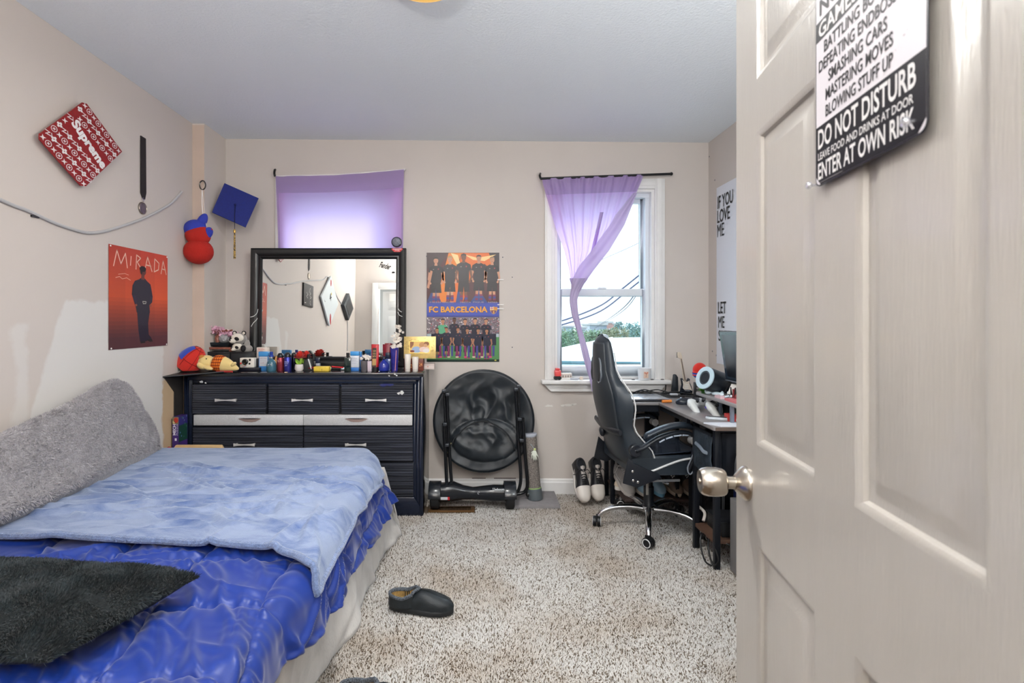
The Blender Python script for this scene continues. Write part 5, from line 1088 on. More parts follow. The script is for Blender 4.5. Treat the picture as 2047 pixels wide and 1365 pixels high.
cw_ = mat('white_tube', (222, 214, 204), .4)
for x0, x1, yt, r1, lb_ in ((808.5, 821.5, 707.5, 1.0, 'white cosmetic tube flaring upward, in front of the photo frame at its left'), (823.5, 837, 713, .96, 'white cylindrical bottle in front of the photo frame, right of the white tube')):
    bottle('white_bottle', lb_, 'bottle', x0, x1, yt, 3.36, [('body', cw_, [(.8, .16), (.84, .2), (r1, .98), (r1*.95, 1), (0, 1)], 20), ('cap', mat('white_cap', (206, 198, 190), .35), [(.78, 0), (.8, .02), (.8, .15), (.7, .155)], 20)], 'white bottles before the frame')
t_, xc, w_, h = bottle('small_carton', 'pale pink carton at the right end of the dresser top', 'box', 846.5, 869, 726, 3.52, [('carton', mat('carton_blush', (222, 206, 200), .55), (1, .8, 0, 1), 'box')])
MB().oval(xc-.006, TZ+h*.5, .006, .004, BACK(3.52-w_*.4), .0006, (206, 150, 140)).build('emblem', print_mat('label_print'), t_, fix=False)
ch_ = MB().box(dx(569), dx(574), 3.276, 3.29, TZ, TZ+.004).build('crumb', mat('crumb', (222, 190, 160), .7), label='small pale crumb on the front edge of the dresser top', cat='crumb')
# tray and puzzle box between bed and dresser
tz0 = .40
tr = thing('lap_tray', 'bamboo rimmed tray standing on edge between the bed and the dresser', 'tray', (P(393, 890, 3.10).x, 3.12, .08))
x0, x1 = P(339, 0, 3.10).x, P(447, 0, 3.10).x; zt_ = P(0, 891, 3.10).z; TM_ = frame((0, 3.10, .08), (1, 0, 0), (0, .09, 1)); H_ = zt_-.08
def trap(i): return [(x0-.02+i, i), (x1+.02-i, i), (x1-.012-i*.9, H_-.02-i), (x1-.025-i*.9, H_-i), (x0+.025+i*.9, H_-i), (x0+.012+i*.9, H_-.02-i)]
a, b_ = trap(0), trap(.022); mb = MB(); n = 6
vs = [(u, v, 0) for u, v in a]+[(u, v, 0) for u, v in b_]+[(u, v, .018) for u, v in a]+[(u, v, .018) for u, v in b_]; fs = []
for i in range(n): j = (i+1) % n; fs += [(i, j, n+j, n+i), (2*n+j, 2*n+i, 3*n+i, 3*n+j), (i, 2*n+i, 2*n+j, j), (n+i, n+j, 3*n+j, 3*n+i)]
mb.add(vs, fs, TM_).build('rim', mat('bamboo', (214, 178, 128), .45, noise=(12, .1), stretch=(1, 1, 4)), tr, bevel=.002)
MB().prism(b_, .004, TM_ @ T(0, 0, .002)).build('panel', mat('tray_dark', (52, 40, 30), .4, noise=(9, .6), rgb2=(96, 104, 60)), tr, smooth=0)
rc = P(341, 900, 3.06); MB().ell((-1.845, 3.08, .425), (.035, .03, .075), 14, 9).build('red_ball', mat('red_fabric', (170, 36, 28), .7), label='small red rounded thing peeking out between the bed and the left wall', cat='toy')
pb_ = thing('puzzle_box', 'purple and green game box with white lettering standing by the dresser corner', 'box', (-1.855, 3.17, .42))
b0 = P(344.5, 886, 3.17); px0, px1 = P(344.5, 0, 3.17).x, P(357, 0, 3.17).x; pz0_, pz1_ = P(0, 884, 3.17).z, P(0, 833.5, 3.17).z
BMx = T(px0, 3.17, 0); xr = px1-px0
MB().box(px0, px1, 3.17, 3.268, pz0_-.15, pz1_).build('carton', mat('box_purple', (62, 38, 110), .45), pb_)
pp_ = MB(); M_ = BACK(3.1697); hz = pz1_-pz0_
pp_.rect(px0, px1, pz1_-hz*.28, pz1_, M_, 0, (120, 110, 84)); pp_.oval(px0+xr*.6, pz1_-hz*.13, xr*.38, hz*.11, M_, .0003, (176, 52, 40), 9); pp_.oval(px0+xr*.25, pz1_-hz*.2, xr*.2, hz*.07, M_, .0003, (206, 180, 130), 7)
RM = frame((px0+xr*.5, 3.1692, pz0_), (0, 0, 1), (-1, 0, 0)); pp_.text('MECH', hz*.28, hz*.72, -xr*.05, xr*.40, RM, 0, (226, 222, 232), bold=.03); pp_.text('PUZZLE', hz*.28, hz*.72, -xr*.42, -xr*.15, RM, 0, (206, 200, 220)); pp_.rect(hz*.06, hz*.16, -xr*.2, xr*.1, RM, 0, (226, 222, 232))
SMx = RIGHT(px1+.0004); SMx = frame((px1+.0004, 0, 0), (0, 1, 0), (0, 0, 1)); pp_.rect(3.172, 3.266, pz0_, pz1_-hz*.35, SMx, 0, (20, 62, 50)); pp_.rect(3.172, 3.266, pz1_-hz*.35, pz1_-.002, SMx, 0, (44, 40, 112))
random.seed(2)
for i in range(9): pp_.oval(random.uniform(3.18, 3.26), random.uniform(pz0_, pz1_), .005, .006, SMx, .0004, random.choice(((90, 120, 170), (60, 110, 80), (120, 110, 160))), 6)
pp_.build('box_print', print_mat('label_print'), pb_, fix=False, smooth=0)
# ---------------------------------------------------------------- curtains and rods
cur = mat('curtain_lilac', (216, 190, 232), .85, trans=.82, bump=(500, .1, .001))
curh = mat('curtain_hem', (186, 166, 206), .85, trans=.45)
def pleat(u, amp, f, ph=0): return amp*(math.sin(u*f*2*PI+ph)+.4*math.sin(u*f*4.7*PI+1.3))
c1 = thing('curtain', 'short lilac curtain panel stretched flat over the window behind the mirror', 'curtain', (-1.0, 3.665, 1.1), 'lilac curtains')
CY1 = 3.668
def curt1(u, v):
    xl = interp(v, [0, .2, .5, 1], [551.5, 553, 556, 558]); xr = interp(v, [0, .3, 1], [807.5, 806, 805]); yt = 352-13*u+3.5*math.sin(u*PI)*1.2; yb = 585
    y = yt+(yb-yt)*v; p = P(xl+(xr-xl)*u, y, CY1); p.y += pleat(u, .0035, 3)*(.3+v)+.004*math.sin(u*30)*max(0, .12-v)*6
    if u > .985: p.y -= .0
    return p
MB().grid(120, 60, curt1).build('panel', cur, c1, smooth=80)
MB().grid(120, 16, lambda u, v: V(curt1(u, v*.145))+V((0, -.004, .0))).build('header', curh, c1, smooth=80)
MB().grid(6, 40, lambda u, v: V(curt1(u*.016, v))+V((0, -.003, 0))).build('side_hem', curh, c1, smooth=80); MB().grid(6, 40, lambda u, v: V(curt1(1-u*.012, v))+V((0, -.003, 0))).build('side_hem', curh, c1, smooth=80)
r1 = thing('curtain_rod', 'thin curtain rod over the window behind the mirror, its left end a black hook', 'rod', P(552, 350, 3.66), 'curtain rods')
blkm = mat('rod_black', (20, 20, 22), .35, .3)
MB().tube([P(550, 352.5, 3.672), P(680, 349, 3.672), P(809, 339, 3.672)], .0065, 8).build('rod', mat('rod_white', (226, 222, 220), .4), r1)
MB().tube(spline([P(550, 353, 3.67), P(548.5, 347, 3.665), P(549, 341, 3.68), P(550, 339, 3.709)], 4), .008, 8).build('end_bracket', blkm, r1)
MB().tube([P(809, 338.5, 3.672), P(810, 338.5, 3.709)], .006, 8).build('end_bracket', mat('rod_white', (226, 222, 220), .4), r1)
# knotted curtain
c2 = thing('curtain', 'lilac curtain gathered to a twisted tail over the right hand window', 'curtain', P(1160, 700, 3.62), 'lilac curtains')
LY = [350, 360, 400, 450, 500, 540, 568, 585, 600, 630, 660, 700, 740, 778]
LXx = [1084, 1085, 1096, 1110, 1128, 1138, 1142, 1140, 1139, 1144, 1152, 1163, 1173, 1184]
RXx = [1286, 1283, 1266, 1246, 1216, 1185, 1165, 1156, 1153, 1157, 1163, 1176, 1186, 1190]
CY2 = 3.655
def curt2(u, v):
    yy = 350+v*(570-350); yt = 357-8*u; y = yt+(yy-350)*(570-yt)/220
    xl, xr = interp(yy, LY, LXx), interp(yy, LY, RXx); u2 = u
    x = xl+(xr-xl)*u2; k = 1-v
    d = pleat(u, .010*(.35+.65*k), 7, v*2)+(-.03*v)*math.sin(PI*u)+.004*NZ.noise(V((u*30, v*4, 0)))
    if v < .05: d += .004*math.sin(u*90)
    return P(x, y, CY2+d-.02*v)
MB().grid(150, 60, curt2).build('panel', cur, c2, smooth=80)
MB().grid(150, 12, lambda u, v: V(curt2(u, v*.155))+V((0, -.005, 0))).build('header', curh, c2, smooth=80)
def lap(u, v):       # the overlapping right part, folded in front
    y = 385+v*(583-385); xo = interp(y, LY, RXx)+2; wdt = interp(y, [385, 430, 480, 530, 560, 583], [8, 26, 33, 36, 30, 16])
    p = P(xo-wdt*(1-u), y, 3.618-.012*math.sin(PI*u)-.012*v); p.y += .007*math.sin(u*9+v*4); return p
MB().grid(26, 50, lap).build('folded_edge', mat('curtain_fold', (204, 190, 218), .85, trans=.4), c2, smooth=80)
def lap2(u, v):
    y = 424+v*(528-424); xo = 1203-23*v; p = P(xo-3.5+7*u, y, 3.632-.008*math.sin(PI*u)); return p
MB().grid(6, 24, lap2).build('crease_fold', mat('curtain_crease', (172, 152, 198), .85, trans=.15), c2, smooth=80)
def tail(u, v):
    y = 556+v*(782-556); xl, xr = interp(y, LY, LXx), interp(y, LY, RXx); c = (xl+xr)/2; r = max(4, (xr-xl)/2); a = 2*PI*u
    rr = r*(1+.16*math.sin(3*a+v*16)+.08*math.sin(7*a+v*22)); Y = 3.612
    return P(c+rr*math.cos(a), y, Y+rr*.9*math.sin(a)*Y/F)
MB().grid(40, 70, tail, closeu=True).build('twisted_tail', mat('curtain_tail', (200, 186, 216), .85, trans=.3), c2, smooth=80)
r2 = thing('curtain_rod', 'slim black curtain rod over the right hand window', 'rod', P(1210, 352, 3.66), 'curtain rods')
MB().tube([P(1080, 357, 3.655), P(1342, 347.5, 3.655)], .0085, 10).build('rod', blkm, r2)
MB().tube(spline([P(1081, 357, 3.655), P(1079, 351, 3.66), P(1080, 347, 3.70)], 4), .008, 8).build('end_bracket', blkm, r2)
MB().tube([P(1341, 347.5, 3.655), P(1341, 347.5, 3.709)], .008, 8).ell(P(1342, 347.5, 3.655), (.012, .012, .012), 10, 7).build('end_bracket', blkm, r2)
# ---------------------------------------------------------------- football poster
bpm = print_mat('poster_gloss', .3, .4)
q0, q1 = P(853.5, 722.5, 3.706), P(997.5, 505.5, 3.706); fx, fz, fw, fh = q0.x, q0.z, q1.x-q0.x, q1.z-q0.z
fp = thing('poster', 'glossy football team poster with a blue band and orange club lettering', 'poster', (q0.x+fw/2, 3.706, fz))
FM = BACK(3.7055) @ T(fx, fz, 0); s = MB(); rw = random.Random(12)
def R(u0, u1, v0, v1, c, w_=0): s.rect(u0*fw, u1*fw, v0*fh, v1*fh, FM, w_, c)
def Q(pts, c, w_): s.poly([(u*fw, v*fh) for u, v in pts], FM, w_, c)
def O(u, v, a, b_, c, w_, n=12): s.oval(u*fw, v*fh, a*fw, b_*fh, FM, w_, c, n)
R(0, 1, .545, 1, (74, 34, 40)); R(0, 1, .41, .545, (58, 70, 150)); R(0, 1, .235, .41, (120, 110, 116)); R(0, 1, 0, .235, (84, 140, 84))
Q([(0,.86),(0,1),(.28,1),(.12,.80)], (60, 40, 44), .0003); Q([(.30,1),(.48,1),(.26,.545),(.12,.545)], (226, 128, 48), .0003); Q([(.48,1),(1,1),(1,.78),(.80,.90),(.62,.80),(.50,.545),(.32,.545)], (222, 110, 48), .0003)
Q([(.0,.55),(.10,.70),(.20,.545)], (40, 60, 120), .0004); Q([(.86,1),(1,1),(1,.70)], (48, 40, 46), .0004); Q([(.60,.545),(.72,.66),(.84,.545)], (52, 70, 130), .0004); Q([(.40,.545),(.44,.70),(.48,.545)], (50, 70, 130), .0004)
Q([(.33,1),(.43,.98),(.47,.88),(.42,.885)], (246, 214, 150), .0005); Q([(.52,.985),(.70,.955),(.96,.985),(.80,.925),(.64,.935)], (246, 206, 140), .0005)
def player(cx, top, sc_, w0, shirt=(30, 26, 34), skin=(176, 122, 92), sock=((120, 44, 78), (60, 66, 130)), hair=(38, 28, 26), legs=True, full=.46, arms=True):
    a = sc_
    def q(pts, c, k): s.poly([((cx+u*a)*fw, (top+v*a*fw/fh)*fh) for u, v in pts], FM, w0+k*.00015, c)
    def o(u, v, ru, rv, c, k): s.oval((cx+u*a)*fw, (top+v*a*fw/fh)*fh, ru*a*fw, rv*a*fw, FM, w0+k*.00015, c, 12)
    if legs:
        for sg in (-1, 1):
            q([(sg*.16-.13, -2.95), (sg*.16+.13, -2.95), (sg*.2+.10, -3.6), (sg*.2-.10, -3.6)], skin, 0)
            for i in range(3): q([(sg*.2-.13, -3.25-i*.18), (sg*.2+.13, -3.25-i*.18), (sg*.2+.13, -3.43-i*.18), (sg*.2-.13, -3.43-i*.18)], sock[i % 2], 1)
    q([(-.42, -1.95), (.42, -1.95), (.50, -2.95), (.04, -2.95), (0, -2.5), (-.04, -2.95), (-.50, -2.95)], tuple(max(0, c-6) for c in shirt), 2)
    if arms:
        for sg in (-1, 1):
            q([(sg*.42, -.75), (sg*.66, -1.05), (sg*.74, -1.75), (sg*.52, -2.15), (sg*.46, -2.05), (sg*.58, -1.7), (sg*.44, -1.1)], skin, 3); o(sg*.50, -2.1, .10, .10, skin, 4)
    q([(-.20, -.46), (.20, -.46), (.58, -.66), (.66, -1.10), (.46, -1.16), (.44, -2.05), (-.44, -2.05), (-.46, -1.16), (-.66, -1.10), (-.58, -.66)], shirt, 5)
    o(-.22, -.85, .05, .02, (190, 180, 180), 6); o(.22, -.82, .06, .07, (150, 60, 70), 6)
    q([(-.11, -.30), (.11, -.30), (.14, -.52), (-.14, -.52)], skin, 6); o(0, -.06, .21, .27, skin, 7)
    q([(-.22, -.02), (-.20, .20), (0, .28), (.20, .20), (.22, -.02), (.14, .10), (-.12, .11)], hair, 8)
    for sg in (-1, 1): o(sg*.085, -.03, .03, .018, (40, 28, 26), 9)
    q([(-.07, -.19), (.07, -.19), (.05, -.215), (-.05, -.215)], (120, 62, 56), 9)
for cx, tp, hr, sk_, sc_ in ((.32,.945,(176,146,96),(206,150,120),.155), (.72,.955,(60,40,34),(190,134,104),.155), (.125,.935,(40,28,24),(196,140,112),.155), (.905,.94,(150,120,90),(196,140,110),.15), (.51,.965,(26,20,20),(110,72,56),.165)):
    player(cx, tp, sc_, .0008 if sc_ < .16 else .003, hair=hr, skin=sk_)
Q([(.05,.84),(.0,.68),(.03,.67),(.08,.83)], (196,140,112), .0031)
# band
R(0, 1, .42, .535, (62, 78, 168), .0045); s.text('FC BARCELONA', .03*fw, .84*fw, .452*fh, .507*fh, FM, .0050, (232, 160, 62), bold=.03); s.text('FC BARCELONA', .036*fw, .846*fw, .449*fh, .504*fh, FM, .0047, (96, 60, 40), bold=.03)
for i, (t, u0) in enumerate((('MESSI', .04), ('RAKITIC', .22), ('INIESTA', .46), ('PIQUE', .64), ('RAFINHA', .85))): s.text(t, u0*fw, min(.98, u0+.15)*fw, .539*fh, .552*fh, FM, .0046, (176, 160, 170))
# crest
cu, cv, a = .925, .475, .050
def cr(pts, c, k): s.poly([((cu+x*a)*fw, (cv+y*a*fw/fh)*fh) for x, y in pts], FM, .0048+k*.0002, c)
cr([(-1.05,.9),(-.5,.75),(0,1.0),(.5,.75),(1.05,.9),(1.0,-.1),(.6,-.85),(0,-1.2),(-.6,-.85),(-1.0,-.1)], (190, 140, 60), 0)
cr([(-.95,.8),(-.05,.8),(-.05,.12),(-.95,.12)], (230, 224, 220), 1); cr([(-.58,.8),(-.42,.8),(-.42,.12),(-.58,.12)], (190, 40, 44), 2); cr([(-.95,.54),(-.05,.54),(-.05,.38),(-.95,.38)], (190, 40, 44), 2)
for i in range(5): cr([(.05+i*.18,.8),(.05+i*.18+.18,.8),(.05+i*.18+.18,.12),(.05+i*.18,.12)], (226, 176, 60) if i % 2 == 0 else (186, 50, 44), 1)
cr([(-.95,.08),(.95,.08),(.93,-.12),(-.93,-.12)], (210, 160, 60), 1)
for i in range(5): cr([(-.7+i*.28,-.14),(-.7+i*.28+.28,-.14),(-.55+i*.22+.22,-.85),(-.55+i*.22,-.85)], (44, 56, 120) if i % 2 == 0 else (140, 40, 60), 1)
O(cu, cv-.018, .013, .009, (206, 160, 70), .0056, 10)
# crowd
for i in range(620):
    u, v = rw.random(), rw.uniform(.26, .405); c = rw.choice(((206, 200, 204), (90, 60, 70), (150, 120, 130), (60, 50, 60), (180, 90, 90), (120, 120, 150), (222, 214, 210)))
    s.oval(u*fw, v*fh, rw.uniform(.004, .011)*fw, rw.uniform(.003, .006)*fh, FM, .0003+.0000008*i, c, 6)
R(0, 1, .225, .255, (176, 190, 196), .0009); 
for cx, tp, sh, sk_ in ((.22,.375,(92,170,130),(186,130,100)), (.38,.385,(30,30,48),(90,60,50)), (.53,.375,(30,30,48),(196,140,110)), (.67,.38,(30,30,48),(190,140,110)), (.82,.378,(30,30,48),(190,140,110))): player(cx, tp, .115, .0012, shirt=sh, skin=sk_, legs=False, arms=False)
R(.06, .96, .15, .255, (34, 36, 56), .0028)
for cx, tp in ((.14,.295), (.27,.30), (.43,.298), (.56,.29), (.71,.288), (.83,.285)): player(cx, tp, .105, .0030, shirt=(32, 34, 54), sock=((150, 50, 90), (70, 60, 130)), arms=True)
for i in range(7):
    u = .17+i*.115; Q([(u,.145),(u+.03,.145),(u+.035,.05),(u+.005,.05)], (130, 50, 96), .0046); Q([(u+.05,.145),(u+.08,.145),(u+.075,.05),(u+.05,.05)], (70, 70, 140), .0046); O(u+.02, .042, .025, .007, (220, 200, 170) if i % 3 else (226, 80, 130), .0048, 8)
    if i % 2: Q([(u+.035,.05),(u+.045,.14),(u+.052,.05)], (140, 190, 120), .0047)
R(0, 1, 0, .02, (24, 50, 40), .0010); O(.95, .012, .016, .006, (200, 190, 90), .0050)
po = s.build('print', bpm, fp, fix=False, smooth=0)
MB().rect(-.002, fw+.002, -.002, fh+.002, FM, -.0005).build('sheet', mat('poster_back', (60, 44, 50), .4), fp, fix=False)
for px, py in ((853, 512), (1005, 514), (1024, 554), (1024, 694)): MB().ell(P(px, py, 3.708), (.004, .005, .004), 8, 5).build('push_pin', mat('pin_navy', (40, 48, 80), .4), label={853: 'dark push pin at the top left of the football poster', 1005: 'dark push pin at the top right of the football poster', 1024: 'dark pin mark in the wall %s right of the football poster' % ('high' if py < 600 else 'low')}[px], cat='pin')
# wall tape at the poster's right edge
for py in (559, 609, 617): c = P(1000, py, 3.7); MB().box(c.x-.02, c.x+.025, 3.697, 3.6995, c.z-.003, c.z+.003).build('tape', mat('clear_tape', (236, 232, 228), .3), fp)
# ---------------------------------------------------------------- things on the window sill
sz = OZ0; sy = 3.675
def sill(px, Y=sy): return P(px, 0, Y).x
rt_ = thing('toy_car', 'red plastic toy with a black base at the left end of the window sill', 'toy', (sill(1114), sy, sz))
MB().box(sill(1108.5), sill(1121), sy-.02, sy+.02, sz+.026, sz+.07).box(sill(1110), sill(1119), sy-.015, sy+.015, sz+.07, sz+.085).build('shell', mat('toy_red', (232, 84, 84), .35), rt_, bevel=.006)
for px in (1110.5, 1118): MB().lathe([(.013, -.02), (.013, .02)], 14, T(sill(px), sy, sz+.013) @ RX(90)).build('wheel', blkp, rt_)
MB().box(sill(1110), sill(1119), sy-.018, sy+.018, sz+.008, sz+.027).build('chassis', blkp, rt_)
ps = thing('power_strip', 'small white box lying on the window sill beside the red toy', 'box', (sill(1134), 3.71, sz)); MB().box(sill(1122), sill(1145), 3.70, 3.74, sz, sz+.045).build('body', mat('off_white', (226, 216, 206), .5), ps, bevel=.004)
for i in range(4): MB().box(sill(1126+i*5), sill(1128+i*5), 3.698, 3.701, sz+.015, sz+.03).build('slot', mat('slot_grey', (150, 140, 136), .6), ps)
MB().box(sill(1119), sill(1139), 3.655, 3.68, sz, sz+.012).build('paper_packet', mat('paper_white', (235, 233, 228), .7), label='flat white packet on the window sill front', cat='packet')
MB().tube([(sill(1139), 3.665, sz+.008), (sill(1155), 3.66, sz+.008)], .006, 8).build('grey_cartridge', mat('cart_grey', (170, 172, 182), .4), label='thin grey stick on the window sill', cat='stick')
MB().lathe([(.012, 0), (.013, .02), (.010, .025), (0, .025)], 14, T(sill(1162), 3.67, sz)).build('cream_cap', mat('cream', (222, 206, 190), .5), label='small cream cap on the window sill by the curtain tail', cat='cap')
cu_ = thing('cup', 'white square cup with a pale orange flower picture on the window sill', 'cup', (sill(1288), sy, sz))
MB().lathe([(.036, 0), (.042, .002), (.0475, .085), (.045, .085), (.040, .01), (0, .008)], 28, T(sill(1288), sy, sz)).build('cup_body', mat('cup_white', (222, 222, 224), .35), cu_)
pm = MB(); M_ = frame((sill(1288), sy-.0485, sz), (1, 0, 0), (0, -.06, 1)); pm.rect(-.022, .012, .018, .064, M_, .002, (226, 196, 176)); pm.line([(-.006, .025), (-.004, .045), (-.012, .055)], .003, M_, .0024, (150, 90, 70))
for u, v in ((-.012, .055), (-.002, .05), (.004, .056)): pm.oval(u, v, .006, .005, M_, .0026, (206, 130, 110), 8)
pm.build('flower_print', print_mat('label_print'), cu_, fix=False, smooth=0)
for px, lb_ in ((1265, 'dark speck of dried leaf on the window sill left of the cup'), (1303, 'dark speck of dried leaf on the window sill right of the cup'), (1323, 'dark speck of dried leaf at the right end of the window sill')):
    MB().ell((sill(px), 3.665, sz+.004), (.014, .006, .004), 8, 5).build('dried_leaf', mat('dried', (96, 92, 92), .8), label=lb_, cat='leaf')
# ---------------------------------------------------------------- outside the window
def out(o, cat, label, group=None): return tag(o, label, cat, group)
rf = thing('neighbour_roof', 'white membrane roof of the neighbouring house below the window', 'roof', (2, 12, -3))
rm = mat('roof_white', (206, 214, 216), .6, noise=(1.5, .04))
A_, B_, C_2, D_ = P(1050, 722, 8), P(1123, 697, 10), P(1225, 675, 13), P(1420, 671.5, 13)
E_, G_ = P(1020, 741, 8), P(1420, 722, 8)
zlo = P(0, 723, 8).z
fr = [P(1040, 723, 8), P(1420, 727, 8)]
MB().hexa([P(1000, 723, 8)+V((0, 0, -.15)), P(1440, 728, 8)+V((0, 0, -.15)), P(1440, 671, 13)+V((0, 0, -.3)), P(1040, 716, 13)+V((0, 0, -.3))], [P(1000, 723, 8), P(1440, 728, 8), P(1440, 671, 13), P(1225, 675, 13)]).build('roof_plane', rm, rf, smooth=0)
MB().add([P(1000, 723, 8), P(1123, 697, 9.5), P(1225, 675, 13), P(1180, 724, 8), P(1000, 760, 8), P(1180, 760, 8)], [(0, 1, 2, 3), (4, 0, 3, 5)]).build('roof_plane', rm, rf, smooth=0, solid=.05)
MB().tube([P(1000, 723, 7.9), P(1440, 728.5, 7.9)], .03, 6).build('gutter', mat('gutter_teal', (70, 104, 112), .5), rf)
hs_ = thing('neighbour_house', 'pale siding wall of the neighbouring house under the white roof', 'house', (2, 8, -4))
MB().box(P(1000, 0, 8).x, P(1440, 0, 8).x, 8.0, 12.6, -4, P(0, 734, 8).z).build('wall', mat('siding', (196, 204, 214), .7), hs_, smooth=0)
for i in range(8): MB().box(P(1000, 0, 8).x, P(1440, 0, 8).x, 7.97, 8.0, P(0, 736, 8).z-i*.11-.10, P(0, 736, 8).z-i*.11).build('siding_board', mat('siding', (196, 204, 214), .7), hs_, smooth=0)
MB().box(P(1228, 0, 7.6).x, P(1300, 0, 7.6).x, 7.4, 7.9, P(0, 737, 7.6).z-.06, P(0, 731, 7.6).z).build('brick_ledge', mat('ledge_brown', (150, 136, 130), .8), hs_, smooth=0)
gr = struct(MB().box(-30, 60, 6, 160, -9.2, -9).build('ground_outside', mat('ground_green', (84, 100, 72), .95, noise=(.3, .3)), smooth=0))
# tree belt: each crown a thing
random.seed(17)
def tree(px, py, Y, rx, rz, c, label):
    p = P(px, py, Y); s_ = Y/F; t = thing('tree', label, 'tree', (p.x, Y, -9), 'trees beyond the white roof'); mb = MB(); rr = random.Random(px*7+py)
    for i in range(420):
        a, e = rr.uniform(0, 2*PI), math.asin(rr.uniform(-1, 1)); k = rr.uniform(.55, 1)
        c_ = V((p.x+rx*s_*k*math.cos(a)*math.cos(e), Y+rx*s_*.6*k*math.sin(a)*math.cos(e), p.z-rz*s_*.9+rz*s_*k*math.sin(e))); l_ = rx*s_*.18*rr.uniform(.5, 1.2)
        M_ = T(*c_) @ MX.Rotation(rr.uniform(0, 6.28), 4, V((rr.random()-.5, rr.random()-.5, rr.random()-.5)).normalized())
        mb.add([(-l_, 0, 0), (0, -l_*.6, 0), (l_, 0, 0), (0, l_*.6, l_*.3)], [(0, 1, 2, 3)], M_)
    mb.build('foliage', mat('leaf_%d_%d_%d' % c, c, .9, noise=(1.2, .25)), t, fix=False, smooth=0)
    MB().tube([(p.x, Y, -9), (p.x, Y, p.z-rz*s_)], [.05*s_*rx*.3, .03*s_*rx*.3], 6).build('trunk', mat('bark', (86, 80, 74), .9), t)
LBT = {0: 'hazy green bushy tree in the belt beyond the white roof', 1: 'olive brown tree in the belt beyond the white roof', 2: 'blue green tree in the belt beyond the white roof'}
CT = {0: (118, 144, 118), 1: (136, 138, 112), 2: (116, 148, 146)}
for i in range(24):
    px = 1100+i*8.2+random.uniform(-4, 4); kind = 2 if px > 1238 and i % 2 else (1 if i % 3 == 0 or (1205 < px < 1240) else 0)
    py = random.uniform(655, 662)-(0 if px < 1200 else 2); 
    if kind == 2: py = random.uniform(643, 650)
    tree(px, py, 44+(i*7 % 24)*1.5, random.uniform(13, 19), random.uniform(19, 26) if kind != 2 else 24, CT[kind], LBT[kind])
# far buildings
def bld(x0, x1, yt, Y, col, label, nw=0, nf=0, yb=700):
    a, b_ = P(x0, 0, Y).x, P(x1, 0, Y).x; zt = P(0, yt, Y).z; t = thing('building', label, 'building', ((a+b_)/2, Y+3, -9))
    MB().box(a, b_, Y, Y+6, -9, zt).build('wall', mat('bld_%d' % col[0], col, .9), t, smooth=0); MB().box(a-.2, b_+.2, Y-.2, Y+6.2, zt, zt+.35).build('parapet', mat('parapet', (170, 168, 170), .8), t, smooth=0)
    for i in range(nw):
        for j in range(nf):
            u = a+(b_-a)*(i+.5)/nw; z = zt-1.0-j*1.6; MB().box(u-(b_-a)/nw*.28, u+(b_-a)/nw*.28, Y-.06, Y, z-.9, z).build('window', mat('far_glass', (206, 214, 224), .4), t, smooth=0)
bld(1127, 1147, 654, 110, (150, 168, 184), 'long low grey blue flat building at the far left of the window view', 0, 0)
bld(1163, 1172, 656, 116, (170, 178, 190), 'pale narrow house between the curtain tail and the far roofs', 2, 2)
bld(1174, 1181, 650, 124, (186, 190, 196), 'pale tower house among the far roofs', 2, 3)
bld(1182, 1194, 656, 132, (150, 158, 168), 'slate blue far house left of the brick blocks', 3, 2)
bld(1195, 1213, 650, 86, (138, 146, 160), 'blue grey gabled house beside the brick block', 3, 3)
bld(1212, 1224, 646, 96, (176, 136, 130), 'narrow red brick block on the horizon, the taller one', 3, 4)
bld(1222, 1240, 648.5, 105, (184, 150, 144), 'wide red brick block on the horizon, the right one', 4, 4)
# power lines
for i, (pts, r, lb_) in enumerate((([(1050, 658), (1124, 641), (1200, 611), (1243, 578), (1290, 540)], .015, 'upper left power line crossing the lower window'), ([(1050, 666), (1124, 649), (1200, 622), (1256, 580), (1300, 545)], .015, 'second power line crossing the lower window'),
        ([(1190, 655, 60), (1230, 628, 22), (1274, 583, 11), (1320, 530, 8)], .016, 'right hand twisted power cable crossing the lower window'), ([(1188, 657, 62), (1232, 631, 23), (1277, 585, 11.5), (1325, 532, 8.2)], .012, 'thin cable beside the twisted power cable'),
        ([(1200, 520), (1274, 487), (1330, 455)], .006, 'faint wire in the upper window'))):
    MB().tube(spline([P(q[0], q[1], q[2] if len(q) > 2 else 9+i*.25) for q in pts], 8), r, 6).build('power_line', mat('wire_blue', (40, 52, 84), .6), label=lb_, cat='wire', group='power lines outside')
# ---------------------------------------------------------------- folded saucer chair against the back wall
sc = thing('saucer_chair', 'folded round black fabric saucer chair leaning against the back wall', 'chair', P(967, 990, 3.55))
fabk = bpy.data.materials.new('saucer_fabric')
fabm = mat('saucer_black', (30, 36, 42), .42, noise=(10, .3), bump=(420, .15), sheen=.2)
R0 = .347; SM_ = frame((P(967, 840, 3.6).x, 3.60, P(967, 840, 3.6).z), (1, 0, 0), (0, .12, 1))
def sau(u, v):
    a = 2*PI*u; r = R0*v; x, z = r*math.cos(a), r*math.sin(a)
    w_ = -.045*(1-v*v)+.020
    e = max(0, 1-v)**.5
    w_ += e*(.032*ridged(x*5+z*3, z*6-x*3, 4)-.01)+e*.010*ridged(x*13, z*11, 7)
    # folded bag pocket bulge in the lower half
    k = max(0, 1-((x-.01)/.235)**2-((z+.135)/.145)**2); w_ += .045*k**.5*(1 if z > -.30 else 0)
    return SM_ @ V((x, z, w_))
MB().grid(120, 50, sau, closeu=True).build('seat_fabric', fabm, sc, smooth=80, solid=.006)
MB().tube([SM_ @ V((R0*math.cos(2*PI*i/60), R0*math.sin(2*PI*i/60), .012)) for i in range(60)], .011, 8, True).build('rim', mat('rim_black', (18, 24, 30), .35), sc)
